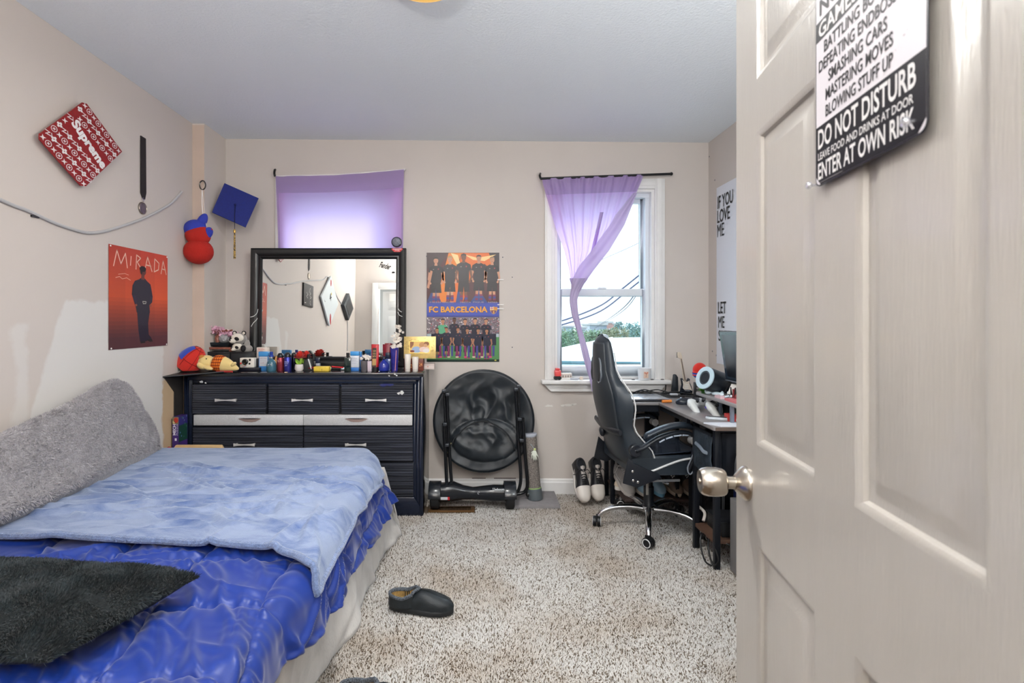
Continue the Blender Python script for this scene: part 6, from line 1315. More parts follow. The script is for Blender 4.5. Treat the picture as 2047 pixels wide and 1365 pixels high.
MB().tube(spline([sau_ for sau_ in [SM_ @ V((x, z, .052)) for x, z in ((-.225, -.17), (-.19, -.10), (-.10, -.03), (.0, .0), (.10, -.04), (.17, -.10), (.22, -.20))]], 6), .005, 6).build('pocket_seam', mat('rim_black', (18, 24, 30), .35), sc)
MB().tube(spline([SM_ @ V((x, z, .055)) for x, z in ((-.25, -.22), (-.24, -.17), (-.225, -.15))], 5), .003, 5).build('pull_cord', mat('cord_tan', (186, 178, 140), .6), sc)
blt = mat('tube_black', (22, 24, 28), .28, .2); tb = 3.515
def seat_tube(pts, nm='leg', r=.0115):
    MB().tube(spline(pts, 6), r, 10).build(nm, blt, sc)
seat_tube([P(893, 782, tb), P(897, 880, tb), P(902, 955, tb-.01), P(906, 985, tb-.01), P(930, 993, tb-.01), P(1000, 993, tb-.01), P(1030, 986, tb-.01), P(1039, 972, tb-.01), P(1041, 945, tb-.01), P(1036, 880, tb), P(1031, 776, tb)])
seat_tube([P(887, 845, tb-.03), P(890, 900, tb-.03), P(893, 965, tb-.04)]); seat_tube([P(888, 779, tb+.02), P(891, 850, tb), P(894, 890, tb)], 'strut', .009)
seat_tube([P(1045, 835, tb-.02), P(1049, 900, tb-.02), P(1054, 960, tb-.02), P(1052, 978, tb-.02), P(1042, 986, tb-.02), P(1020, 989, tb-.02)]); seat_tube([P(1036, 770, tb+.02), P(1039, 850, tb), P(1042, 890, tb)], 'strut', .009)
for px, py in ((890, 846), (894, 887), (1038, 836), (1042, 878), (888, 780), (895, 787), (1031, 777), (1036, 771)):
    MB().box(P(px-4, 0, tb).x, P(px+4, 0, tb).x, tb-.045, tb-.005, P(0, py+3, tb).z, P(0, py-3, tb).z).build('bracket', mat('bracket_grey', (70, 74, 80), .3, .6), sc, bevel=.003)
# ---------------------------------------------------------------- hoverboard
hb = thing('hoverboard', 'black two wheeled balance board lying in front of the folded saucer chair', 'hoverboard', (P(946, 0, 3.44).x, 3.44, 0))
hy = 3.42; hx0, hx1 = P(876, 0, hy).x, P(1014, 0, hy).x; hbm = mat('hover_black', (24, 28, 34), .25, coat=.3)
secs = ((0, .062, .075, .112), (.08, .066, .075, .112), (.22, .064, .078, .118), (.36, .05, .056, .110), (.5, .044, .048, .104), (.54, .046, .050, .104), (.66, .055, .054, .106), (.8, .064, .062, .106), (1, .062, .060, .106))
rings = []
for f, d, h, zc in secs:
    rings.append([(hx0+(hx1-hx0)*f, hy+d*math.copysign(abs(math.cos(a))**.6, math.cos(a)), zc+h*.75*math.copysign(abs(math.sin(a))**.6, math.sin(a))) for a in [2*PI*k/20 for k in range(20)]])
MB().loft(rings).build('body', hbm, hb, smooth=50)
tir = mat('tyre_black', (26, 27, 29), .6); rimm = mat('wheel_rim', (200, 202, 206), .25, .8)
for cx, sg in ((P(870, 0, hy).x, -1), (P(1019, 0, hy).x, 1)):
    M_ = frame((cx, hy, .085), (0, 1, 0), (0, 0, 1))
    wh_ = MB().lathe([(.045, -.030), (.070, -.030), (.082, -.024), (.084, -.010), (.084, .010), (.082, .024), (.070, .030), (.045, .030)], 30, M_).build('wheel', tir, hb)
    MB().lathe([(.0, -.033), (.045, -.033), (.048, -.030), (.048, .030), (.045, .033), (0, .033)], 26, M_).build('hub', rimm, wh_)
    ar = [(.098*math.cos(a), .098*math.sin(a)) for a in [math.radians(5+170*i/14) for i in range(15)]]+[(.088*math.cos(a), .088*math.sin(a)) for a in [math.radians(175-170*i/14) for i in range(15)]]
    MB().prism(ar, .080, M_ @ T(0, 0, -.040)).build('fender', hbm, hb, bevel=.002, smooth=50)
pp = MB(); M_ = frame((0, hy-.0615, 0), (1, 0, 0), (0, .0, 1))
pp.text('Uwboom', P(985, 0, hy-.06).x, P(1008, 0, hy-.06).x, P(0, 979.5, hy-.06).z, P(0, 974, hy-.06).z, frame((0, hy-.069, 0), (1, 0, 0), (0, .0, 1)) @ T(0, 0, .003), 0, (214, 218, 222), bold=.03)
c = P(957, 985.5, hy-.05)
for k in range(12): 
    a0, a1 = k*PI/6, (k+1)*PI/6; M2_ = frame((c.x, hy-.049, c.z), (1, 0, 0), (0, 0, 1)); pp.poly([(.008*math.cos(a0), .008*math.sin(a0)), (.008*math.cos(a1), .008*math.sin(a1)), (.0055*math.cos(a1), .0055*math.sin(a1)), (.0055*math.cos(a0), .0055*math.sin(a0))], M2_, 0, (200, 204, 208))
pp.rect(P(881, 0, hy-.06).x, P(895, 0, hy-.06).x, P(0, 998, hy-.06).z, P(0, 992.5, hy-.06).z, frame((0, hy-.0655, 0), (1, 0, 0), (0, 0, 1)), .004, (200, 200, 204)).rect(P(895, 0, hy-.06).x, P(899, 0, hy-.06).x, P(0, 998.5, hy-.06).z, P(0, 992, hy-.06).z, frame((0, hy-.0655, 0), (1, 0, 0), (0, 0, 1)), .004, (190, 30, 40))
pp.build('markings', print_mat('decal', .4), hb, fix=False, smooth=0)
tg = P(950, 995, 3.40); MB().add([P(947, 991, 3.45), P(948, 1001, 3.43), P(968, 995, 3.43), P(950, 992, 3.45)], [(0, 1, 2, 3)]).build('paper_tag', mat('paper_white', (235, 233, 228), .7), label='white folded paper tag under the middle of the balance board', cat='tag', fix=False)
# ---------------------------------------------------------------- cat scratching post
cs = thing('scratching_post', 'grey cat scratching post on a square base with a feather toy on a string', 'cat toy', (.41, 3.52, 0))
MB().hexa([P(1025, 1020, 3.405)+V((0, 0, -.0)), P(1120, 1019, 3.405), (.56, 3.685, .004), (.33, 3.685, .004)], [(P(1025, 0, 3.405).x, 3.405, .028), (P(1120, 0, 3.405).x, 3.405, .028), (.575, 3.685, .030), (.30, 3.685, .030)]).build('base', mat('felt_grey', (140, 136, 138), .95, bump=(200, .4), noise=(40, .08)), cs, bevel=.004)
b0, b1 = P(1070, 1000, 3.52), P(1059, 866, 3.55); b0.z = .03
ax = (b1-b0); Lp = ax.length; axn = ax.normalized(); q_ = axn.to_track_quat('Z', 'Y').to_matrix().to_4x4(); PM_ = T(*b0) @ q_
MB().lathe([(.050, .0), (.052, .005), (.050, .072), (.046, .076)], 24, PM_).build('ball_house', mat('plastic_grey', (92, 100, 104), .4), cs)
MB().lathe([(.0465, .072), (.0475, .074), (.0475, .080), (.046, .082)], 24, PM_).build('green_ring', mat('lime', (150, 180, 110), .5), cs)
car_m = mat('post_carpet', (132, 124, 118), .95, noise=(170, .55), bump=(170, 1, .008))
def postf(u, v):
    a = 2*PI*u; r = .0445+.0025*NZ.noise(V((math.cos(a)*8, math.sin(a)*8, v*60))); return PM_ @ V((r*math.cos(a), r*math.sin(a), .08+v*(Lp-.10)))
MB().grid(60, 120, postf, closeu=True).build('carpeted_post', car_m, cs, smooth=80)
MB().lathe([(.046, Lp-.022), (.049, Lp-.018), (.049, Lp-.004), (.046, Lp), (0, Lp)], 26, PM_).build('post_cap', mat('cap_grey', (168, 172, 182), .45), cs)
for a, m in ((-100, mat('ball_blue', (150, 190, 196), .35)), (-35, blkp)):
    t = math.radians(a); MB().ell((.049*math.cos(t), .049*math.sin(t), .038), (.018, .018, .020), 12, 8, PM_).build('ball', m, cs)
st0 = PM_ @ V((.03, -.03, Lp)); f0 = P(1069, 898, 3.48)
MB().tube([PM_ @ V((.02, -.02, Lp+.002)), PM_ @ V((.038, -.034, Lp)), f0], .0012, 5).build('string', mat('string_blue', (170, 196, 206), .7), cs)
ft_ = MB(); random.seed(3)
for i in range(60):
    e = f0+V((random.gauss(0, .012), random.gauss(0, .008), -random.uniform(.03, .085))); s_ = V((random.uniform(-.003, .003), 0, .002)); m_ = (f0+e)/2+V((random.gauss(0, .006), -.004, 0)); ft_.add([f0-s_, f0+s_, m_+V((.004, 0, 0)), e, m_-V((.004, 0, 0))], [(0, 1, 2, 3, 4)])
ft_.build('feather', mat('feather_white', (222, 226, 214), .8), cs, fix=False, smooth=0, kind='stuff')
MB().ell(f0, (.009, .008, .008), 10, 7).build('feather_bead', mat('bead_yellow', (214, 222, 150), .5), cs)
# ---------------------------------------------------------------- floor register
fvx0, fvx1, fy0, fy1 = P(856, 1029, 3.345).x, P(948, 0, 3.35).x, 3.345, 3.44
fv = thing('floor_vent', 'brown metal floor register set in the carpet beside the dresser', 'vent', ((fvx0+fvx1)/2, (fy0+fy1)/2, .0))
brz = mat('register_brown', (118, 84, 50), .4, .5)
MB().box(fvx0, fvx1, fy0, fy0+.018, .001, .012).box(fvx0, fvx1, fy1-.018, fy1, .001, .012).box(fvx0, fvx0+.02, fy0+.018, fy1-.018, .001, .012).box(fvx1-.02, fvx1, fy0+.018, fy1-.018, .001, .012).build('vent_frame', brz, fv, bevel=.002)
nb = 26
for i in range(nb): x = fvx0+.024+(fvx1-fvx0-.048)*i/(nb-1); MB().hexa([(x-.002, fy0+.018, .006), (x+.002, fy0+.018, .006), (x+.002, fy1-.018, .006), (x-.002, fy1-.018, .006)], [(x-.001, fy0+.018, .0095), (x+.0025, fy0+.018, .0095), (x+.0025, fy1-.018, .0095), (x-.001, fy1-.018, .0095)]).build('louver', brz, fv, smooth=0)
MB().box(fvx0+.01, fvx1-.01, fy0+.01, fy1-.01, .0004, .0012).build('duct', mat('duct_dark', (18, 14, 10), .9), fv, smooth=0)
# ---------------------------------------------------------------- shoes
def shoe_outline(L_, W_, n=28):     # toe at +x, heel at x=0
    o = []
    for i in range(n):
        a = 2*PI*i/n; c, s_ = math.cos(a), math.sin(a); x = L_*.5+L_*.5*math.copysign(abs(c)**.85, c)
        wd = interp(x/L_, [0, .1, .35, .68, .88, 1], [.30, .36, .36, .50, .47, .30])*W_
        o.append((x, wd*math.copysign(abs(s_)**.6, s_)+.06*W_*math.sin(PI*min(1, x/L_))*.0))
    return o
def sneaker(name, label, M, cols, L_=.285, W_=.105, laces=True, swoosh=None, group=None, toe=True, cat='shoe', tick=None):
    up, toec, solec, lin_c, lacec, tong = cols
    loc = M @ V((L_/2, 0, 0)); t = thing(name, label, cat, loc, group)
    o = shoe_outline(L_, W_); sh = .030
    MB().loft([[tuple(M @ V((x*.99+.0014, y*.98, 0))) for x, y in o], [tuple(M @ V((x, y*1.02, .006))) for x, y in o], [tuple(M @ V((x, y*1.02, sh*.9))) for x, y in o], [tuple(M @ V((x*.985+.002, y*.96, sh))) for x, y in o]]).build('sole', solec, t, smooth=50)
    def sec(f, op=None):     # upper cross-section at fraction f
        x = f*L_; hw = interp(f, [0, .06, .35, .68, .88, .97, 1], [.16, .33, .33, .46, .42, .29, .13])*W_; h = interp(f, [0, .05, .15, .34, .45, .62, .80, .92, 1], [.062, .075, .072, .080, .084, .066, .046, .036, .012])
        r = []
        for k in range(17):
            a = PI*k/16; c, s_ = math.cos(a), math.sin(a); r.append(tuple(M @ V((x, hw*math.copysign(abs(c)**.7, c), sh-.004+h*abs(s_)**.75))))
        return r
    fs_ = [0, .02, .06, .12, .2, .28, .36, .44, .52, .60, .68]
    def shell(fl, nm, m, s=1.0): mb = MB(); mb.loft([sec(f) for f in fl], caps=True); return mb.build(nm, m, t, smooth=60)
    shell(fs_, 'upper', up); shell([.68, .74, .80, .86, .92, .96, .985, 1], 'toe_cap' if toe else 'toe', toec)
    # opening: dark lining disc with padded collar
    oc = [M @ V((L_*(.205+.15*math.cos(a)), W_*.27*math.sin(a), sh+interp(.205+.15*math.cos(a), [.05, .2, .36], [.083, .072, .088]))) for a in [2*PI*k/24 for k in range(24)]]
    MB().tube(oc, .0075, 8, True).build('collar', up, t)
    ce = sum(oc, V())/24; mb = MB(); dn = (M.to_3x3() @ V((0, 0, 1))).normalized()
    MB().loft([[p-dn*.002 for p in oc], [p.lerp(ce, .25)-dn*.03 for p in oc], [p.lerp(ce, .35)-dn*.052 for p in oc]]).build('lining', lin_c, t)
    MB().loft([[tuple(v) for v in [M @ V((L_*f, yy*W_, sh+zz)) for yy, zz in ((-.14, .080+dz_), (0, .090+dz_), (.14, .080+dz_), (.12, .074+dz_), (0, .082+dz_), (-.12, .074+dz_))]] for f, dz_ in ((.27, .018), (.36, .004), (.46, -.002), (.56, -.016))]).build('tongue', tong, t)
    if laces:
        lb_ = MB()
        for i in range(6):
            f = .40+i*.048; h = interp(f, [.34, .45, .62, .80], [.080, .084, .066, .046])+sh+.000; w_ = W_*(.17-.006*i)
            lb_.tube([M @ V((L_*f, -w_, h-.008)), M @ V((L_*(f+.012), 0, h+.004)), M @ V((L_*(f+.022), w_, h-.008))], .0032, 5)
            lb_.tube([M @ V((L_*f, w_, h-.008)), M @ V((L_*(f+.012), 0, h+.005)), M @ V((L_*(f+.022), -w_, h-.008))], .0032, 5)
        for sg in (-1, 1): lb_.tube(spline([M @ V((L_*.40, 0, sh+.09)), M @ V((L_*.36, sg*.03, sh+.098)), M @ V((L_*.42, sg*.05, sh+.075)), M @ V((L_*.40, sg*.06, sh+.05))], 4), .0025, 5)
        lb_.build('laces', lacec, t)
    # side overlay
    if swoosh is not None:
        mb = MB()
        for sg in (-1, 1):
            pts = []
            for f, z in ((.22, .030), (.34, .018), (.52, .026), (.66, .030), (.52, .016), (.34, .008), (.24, .014)):
                hw = interp(f, [0, .06, .35, .68], [.16, .33, .33, .46])*W_; pts.append(M @ V((f*L_, sg*(hw*1.02), sh+z)))
            mb.add(pts, [tuple(range(7))])
        mb.build('side_overlay', swoosh, t, fix=False)
    return t
lea_w = mat('leather_white', (226, 218, 210), .45); lea_k = mat('leather_black', (32, 32, 36), .45); lea_g = mat('suede_grey', (150, 146, 142), .85, noise=(60, .15)); sole_w = mat('sole_white', (220, 214, 206), .6); lin_k = mat('lining_black', (22, 24, 30), .9); sole_k = mat('sole_black', (36, 34, 34), .7)
lace_k = mat('lace_black', (28, 28, 30), .8); lace_w = mat('lace_white', (222, 218, 212), .8); lin_g = mat('lining_grey', (120, 118, 118), .9)
def lean(px, py, Y, yaw, tilt, roll=0):     # toe on the carpet, heel up against the wall
    tp = P(px, py, Y); tp.z = .012
    return T(*tp) @ RZ(yaw) @ RY(-tilt) @ RX(roll) @ T(-.285, 0, -.0) 
# x runs heel -> toe; toe points to the camera and down
Ml = T(P(1169, 1002, 3.42).x, 3.43, .030) @ RZ(-90+9) @ RY(50) @ T(-.285, 0, 0)
sneaker('sneaker', 'black and white sneaker leaning on the wall, left one of the pair', Ml, (lea_k, lea_w, sole_w, lin_k, lace_k, mat('tongue_grey', (186, 178, 172), .7)), group='black and white sneakers by the wall', swoosh=lea_w)
Mr = T(P(1197, 998, 3.45).x, 3.46, .030) @ RZ(-90+2) @ RY(53) @ T(-.285, 0, 0)
sneaker('sneaker', 'black and white sneaker leaning on the wall, right one of the pair', Mr, (lea_k, lea_w, sole_w, lin_k, lace_k, mat('tongue_grey', (186, 178, 172), .7)), group='black and white sneakers by the wall', swoosh=lea_w)
# shoes on the low rack of the desk: bottoms at z = .12
rz_ = .125
def rack_shoe(px, Y, yaw, cols, label, z=rz_, sw=None, py=None, L_=.27, pitch=0, W_=.088, toe=True):
    x = P(px, 0, Y).x; return sneaker('sneaker', label, T(x, Y, z) @ RZ(-90+yaw) @ RY(pitch) @ T(-L_, 0, 0), cols, L_=L_, W_=W_, swoosh=sw, group='sneakers on the low desk rack', toe=toe)
beige = mat('shoe_cream', (214, 198, 176), .6); blu = mat('shoe_blue', (60, 122, 170), .5); ltb = mat('shoe_pale_blue', (150, 180, 200), .5); tan_ = mat('shoe_taupe', (120, 104, 92), .7); redt = mat('tongue_red', (170, 40, 50), .6)
rack_shoe(1230, 3.42, -70, (beige, beige, sole_w, lin_g, lace_w, beige), 'cream sneaker lying sideways at the left end of the low rack', sw=mat('stripe_brown', (110, 76, 60), .6))
rack_shoe(1263, 3.27, 8, (lea_g, mat('toe_grey', (176, 172, 168), .7), mat('sole_grey', (190, 184, 178), .7), lin_k, mat('lace_grey', (190, 188, 184), .8), lea_g), 'grey mesh sneaker behind the chair base on the low rack', pitch=16, sw=mat('overlay_silver', (190, 190, 190), .4))
rack_shoe(1294, 3.27, 14, (blu, ltb, sole_w, lin_k, mat('lace_grey', (190, 188, 184), .8), redt), 'blue sneaker with a red tongue badge, partly behind the chair post', sw=mat('overlay_navy', (40, 44, 90), .5), pitch=14)
rack_shoe(1325, 3.27, 12, (blu, ltb, mat('sole_blue', (110, 160, 190), .6), lin_k, lace_k, redt), 'blue sneaker with a red tongue badge, right of the chair post', sw=mat('overlay_navy', (40, 44, 90), .5), pitch=14)
rack_shoe(1359, 3.27, 10, (lea_k, tan_, mat('sole_tan', (186, 172, 154), .7), lin_k, lace_w, lea_k), 'black and taupe sneaker with white laces, the left of the taupe pair on the rack', sw=tan_, pitch=14)
rack_shoe(1387, 3.27, 6, (lea_k, tan_, mat('sole_tan', (186, 172, 154), .7), lin_k, lace_w, lea_k), 'black and taupe sneaker with white laces, the right of the taupe pair on the rack', sw=tan_, pitch=14)
# ---------------------------------------------------------------- slippers
def slipper(M, label):
    L_, W_ = .285, .105; t = thing('slipper', label, 'slipper', M @ V((L_/2, 0, 0)), 'black slippers on the carpet'); o = shoe_outline(L_, W_); sh = .024
    MB().loft([[tuple(M @ V((x, y*.98, 0))) for x, y in o], [tuple(M @ V((x, y*1.03, .008))) for x, y in o], [tuple(M @ V((x, y*1.03, sh*.85))) for x, y in o], [tuple(M @ V((x*.985+.002, y*.95, sh))) for x, y in o]]).build('sole', mat('slipper_sole', (34, 36, 38), .55), t, smooth=50)
    def sec(f):
        x = f*L_; hw = interp(f, [0, .06, .35, .68, .88, .97, 1], [.22, .36, .37, .49, .41, .24, .08])*W_; h = interp(f, [0, .05, .14, .30, .42, .5, .62, .80, .92, 1], [.030, .044, .042, .040, .058, .066, .062, .046, .034, .012])
        return [tuple(M @ V((x, hw*math.copysign(abs(math.cos(PI*k/18))**.75, math.cos(PI*k/18)), sh-.004+h*math.sin(PI*k/18)**.7))) for k in range(19)]
    su_ = mat('slipper_black', (26, 32, 36), .5, noise=(50, .2), bump=(300, .2))
    MB().loft([sec(f) for f in (.385, .42, .46, .5, .56, .62, .70, .78, .85, .91, .96, .985, 1)]).build('vamp', su_, t, smooth=60)
    # low heel counter as a wall round the opening
    def wall(u, v):
        a = math.radians(40+280*u); x = L_*(.235+.225*math.cos(a)); y = W_*.40*math.sin(a); x0 = L_*(.235+.235*math.cos(a)); z0 = sh-.004; zt = sh+interp(x/L_, [.0, .1, .25, .42], [.040, .038, .036, .058])
        return M @ V((x0+(x-x0)*v, y*(1.06-.10*v), z0+(zt-z0)*v))
    MB().grid(40, 8, wall).build('heel_counter', su_, t, smooth=80, solid=.008)
    rim = [wall(i/30, 1) for i in range(31)]; a0, a1 = rim[0], rim[-1]
    arc = [M @ V((L_*interp(abs(s_), [0, 1], [.475, .345]), W_*.36*s_, sh+interp(abs(s_), [0, .5, 1], [.067, .062, .052]))) for s_ in [1-2*i/12 for i in range(13)]]
    loop = rim+[p for p in arc[::-1]][1:-1]
    MB().tube(loop, .0068, 8, True, flat=1.2).build('braid', mat('braid_grey', (92, 98, 106), .85, noise=(260, .7), bump=(260, 1, .006)), t)
    fo = [M @ V((L_*(.24+.20*math.cos(2*PI*k/24)), W_*.34*math.sin(2*PI*k/24), sh+.006)) for k in range(24)]; MB().add(fo, [tuple(range(24))]).build('insole', mat('wool_tan', (176, 146, 92), .95, noise=(90, .3)), t, fix=False)
    def inn(u, v): p = wall(u, v); c = M @ V((L_*.24, 0, sh)); return p+(c-p)*.09
    MB().grid(30, 6, inn).build('wool_lining', mat('wool_tan', (176, 146, 92), .95, noise=(90, .3)), t, smooth=80)
    MB().tube(spline([M @ V((L_*.478, 0, sh+.066)), M @ V((L_*.66, .002, sh+.060)), M @ V((L_*.86, .004, sh+.042)), M @ V((L_*.985, .004, sh+.012))], 5), .0022, 5).build('seam', mat('slipper_seam', (14, 17, 20), .6), t)
    return t
hl = P(775, 1216, 2.22); h0 = PZ(777, 1218, .012); h1 = PZ(911, 1219, .012)
ang = math.degrees(math.atan2(h1.y-h0.y-.03, h1.x-h0.x)); slipper(T(h0.x, h0.y+.02, .012) @ RZ(ang-2), 'black clog slipper with a braided rim standing in the middle of the carpet')
h2 = PZ(666, 1407, .012); slipper(T(h2.x+.02, h2.y-.005, .012) @ RZ(-12), 'black clog slipper cut off by the bottom edge of the picture')
# ---------------------------------------------------------------- L shaped desk
DZ = .74; dkt = mat('desk_top', (132, 128, 128), .32, noise=(6, .08), stretch=(1, 6, 1), coat=.2); dke = mat('desk_edge', (96, 82, 74), .5); stl = mat('desk_steel', (24, 28, 36), .4, .3)
XI = 1.165
dk = thing('desk', 'black framed corner desk with grey tops, a fabric drawer and low racks', 'desk', (1.35, 3.2, 0))
MB().box(.925, RXW-.005, 3.235, 3.685, DZ-.018, DZ).build('back_top', dkt, dk, bevel=.002)
MB().box(XI, RXW-.005, 2.49, 3.2345, DZ-.018, DZ).build('side_top', dkt, dk, bevel=.002)
MB().box(XI+.01, RXW-.005, 2.487, 2.4895, DZ-.018, DZ-.001).build('edge_band', dke, dk, smooth=0)
def leg(x, y, s=.028, z0=0.0, z1=DZ-.018): MB().box(x-s/2, x+s/2, y-s/2, y+s/2, z0, z1).build('leg', stl, dk, bevel=.002)
leg(.945, 3.665); leg(.945, 3.50); leg(1.225, 2.585); leg(1.225, 2.825); leg(1.675, 2.585); leg(1.675, 2.825); leg(1.30, 3.665); leg(1.675, 3.665); leg(1.30, 3.28, .022)
for q_ in ((.931, .959, 3.515, 3.65, DZ-.05, DZ-.02), (.96, 1.285, 3.655, 3.675, DZ-.06, DZ-.02), (1.315, 1.66, 3.655, 3.675, DZ-.06, DZ-.02), (1.24, 1.66, 2.575, 2.595, DZ-.045, DZ-.019), (1.215, 1.235, 2.60, 2.81, DZ-.045, DZ-.019), (1.18, 1.2, 2.84, 3.25, DZ-.05, DZ-.019), (.94, 1.175, 3.25, 3.27, DZ-.06, DZ-.019)):
    MB().box(*q_).build('rail', stl, dk, smooth=0)
MB().box(.95, 1.66, 3.49, 3.665, .105, .122).build('low_rack', mat('rack_brown', (58, 44, 40), .6), dk, bevel=.002); MB().box(.955, 1.66, 3.245, 3.489, .105, .122).build('low_rack', mat('rack_brown', (58, 44, 40), .6), dk, bevel=.002)
MB().box(1.215, 1.68, 2.59, 2.82, .125, .145).build('low_shelf', mat('shelf_brown', (92, 66, 52), .6), dk, bevel=.002)
MB().box(1.24, 1.66, 2.583, 2.587, .45, DZ-.05).build('side_mesh', mat('mesh_black', (20, 24, 34), .7), dk, smooth=0)
MB().box(1.34, 1.36, 2.578, 2.59, .45, DZ-.05).box(1.25, 1.27, 2.578, 2.59, .45, DZ-.05).build('side_strap', stl, dk, smooth=0)
def modesty(u, v): return (1.215+.45*u, 3.62, .40+.30*v)
MB().box(1.2, 1.28, 3.60, 3.605, .3, DZ-.07).build('cable_panel', mat('mesh_black', (20, 24, 34), .7), dk, smooth=0)
# fabric drawer hanging in the frame
fdm = mat('drawer_fabric', (42, 52, 62), .6, noise=(18, .35), bump=(60, .6, .006))
def drw(u, v):
    y = 2.812-.212*u; z = .455+.218*v+.03*u*(1-v)-.012*math.sin(PI*u)*(1-v); return (1.214-.010*math.sin(PI*v)+.006*NZ.noise(V((u*4, v*5, 2))), y, z)
fd = MB().grid(24, 24, drw).build('drawer_front', fdm, dk, smooth=80, solid=.004)
MB().box(1.222, 1.62, 2.605, 2.808, .47, .66).build('drawer_bin', mat('mesh_black', (20, 24, 34), .7), dk, smooth=0)
MB().box(1.204, 1.214, 2.60, 2.812, .668, .683).build('drawer_rim', stl, dk, smooth=0)
MB().tube(spline([(1.212, 2.77, .588), (1.192, 2.755, .600), (1.190, 2.70, .592), (1.192, 2.655, .578), (1.212, 2.64, .572)], 5), .0055, 7, flat=1.8).build('drawer_handle', mat('strap_grey', (120, 130, 142), .5), dk)
# things under and on the low shelf
bb = thing('cable_box', 'black plastic box on the low brown shelf under the fabric drawer', 'box', (1.42, 2.70, .145)); MB().box(1.27, 1.58, 2.62, 2.79, .1455, .22).build('case', mat('box_black', (26, 27, 30), .5), bb, bevel=.005); MB().box(1.265, 1.585, 2.615, 2.795, .22, .226).build('lid', mat('box_lid', (32, 33, 37), .45), bb, bevel=.002)
pc = thing('computer_tower', 'dark computer tower with a blue lit strip behind the door knob under the desk', 'computer', (1.47, 2.98, 0)); MB().box(1.37, 1.64, 2.86, 3.08, .012, .46).build('case', mat('pc_black', (18, 20, 26), .25, coat=.3), pc, bevel=.004)
MB().box(1.385, 1.40, 2.857, 2.860, .05, .42).build('silver_strip', mat('strip_silver', (150, 154, 160), .3, .7), pc, smooth=0); MB().box(1.45, 1.55, 2.857, 2.860, .24, .42).build('blue_panel', mat('panel_blue', (30, 50, 120), .3), pc, smooth=0)
gy = thing('printer', 'light grey boxy case on the carpet just past the door edge', 'box', (1.46, 2.50, 0)); MB().box(1.28, 1.55, 2.42, 2.56, .012, .375).build('case', mat('case_grey', (128, 126, 126), .5), gy, bevel=.004); MB().box(1.277, 1.281, 2.44, 2.47, .22, .31).build('side_handle', blkp, gy)
gb = thing('green_folder', 'dark green folder standing under the desk behind the drawer leg', 'folder', (1.372, 3.17, 0)); MB().box(1.362, 1.382, 3.09, 3.25, .29, .46).build('cover', mat('folder_green', (52, 78, 40), .6), gb, smooth=0)
MB().box(1.362, 1.382, 3.09, 3.25, .012, .29).build('sleeve', mat('mesh_black', (20, 24, 34), .7), gb, smooth=0)
cb = [spline([(1.20, 2.66, .14), (1.17, 2.63, .16), (1.15, 2.60, .12), (1.16, 2.57, .05), (1.19, 2.56, .03)], 6), spline([(1.21, 2.64, .13), (1.19, 2.60, .10), (1.20, 2.57, .03), (1.22, 2.555, .06), (1.21, 2.58, .12)], 6), spline([(1.24, 2.62, .15), (1.30, 2.58, .12), (1.36, 2.56, .14)], 5)]
mb = MB(); [mb.tube(c_, .0045, 6) for c_ in cb]; mb.build('cable_loop', mat('cable_black', (20, 20, 22), .5), label='tangle of thin black cables hanging from the low shelf at the front leg', cat='cable')
MB().tube(spline([(1.24, 2.86, .23), (1.27, 2.82, .20), (1.25, 2.79, .165)], 6), .008, 8).build('white_cable', mat('cable_white', (214, 206, 198), .4), label='short white cable bending over the low shelf', cat='cable')
# dark rucksack hanging beside the drawer frame
bpk = thing('rucksack', 'dark navy rucksack with a pale zip beside the drawer frame at the door edge', 'bag', (1.36, 2.46, .3))
def rk(u, v):
    a = 2*PI*u; e = (v-.5)*PI; r = math.cos(e)**.55; k = 1+.06*NZ.noise(V((math.cos(a)*2, math.sin(a)*2, v*4))); return (1.39+.13*r*math.cos(a)*k, 2.46+.075*r*math.sin(a)*k, .535+.15*math.sin(e)*1.0+.02*math.cos(a)*0)
MB().grid(40, 26, rk, closeu=True).build('bag_body', mat('rucksack_navy', (26, 30, 46), .35, noise=(14, .3), bump=(30, .5, .01), sheen=.3), bpk, smooth=80)
MB().tube([V(rk(.5+.30*math.sin(i/8), .30+.05*i))+V((-.004, -.004, 0)) for i in range(9)], .004, 6).build('zip', mat('zip_pale', (170, 178, 196), .35, .5), bpk); MB().tube(spline([(1.265, 2.42, .52), (1.25, 2.41, .47), (1.28, 2.40, .44)], 4), .004, 6).build('strap', mat('strap_pale', (150, 156, 172), .5), bpk)
MB().tube(spline([(1.36, 2.43, .40), (1.33, 2.42, .30), (1.35, 2.43, .22)], 5), .012, 6, flat=.3).build('strap', mat('rucksack_strap', (22, 26, 36), .5), bpk)
# ---------------------------------------------------------------- on the desk, back wing
lpx = [P(1250, 804, 3.26), P(1340, 803.5, 3.26)]
lt = thing('laptop', 'closed silver laptop lying on the back wing of the desk', 'laptop', (1.11, 3.37, DZ))
MB().box(.95, 1.245, 3.262, 3.47, DZ+.004, DZ+.013).build('base', mat('laptop_dark', (60, 62, 68), .4, .5), lt, bevel=.003); MB().box(.95, 1.245, 3.262, 3.47, DZ+.0135, DZ+.021).build('lid', mat('laptop_silver', (196, 204, 214), .22, .75), lt, bevel=.003); MB().oval(1.10, 3.37, .012, .016, T(0, 0, DZ+.0212), 0).build('lid_mark', mat('laptop_mark', (150, 158, 168), .3, .6), lt, fix=False)
MB().tube([(1.185, 3.225, DZ+.009), (1.245, 3.232, DZ+.010)], .009, 10).build('ear_plug', mat('orange_foam', (236, 140, 60), .8), label='small orange foam plug on the desk in front of the laptop', cat='ear plug')
mb = MB(); rr = random.Random(4)
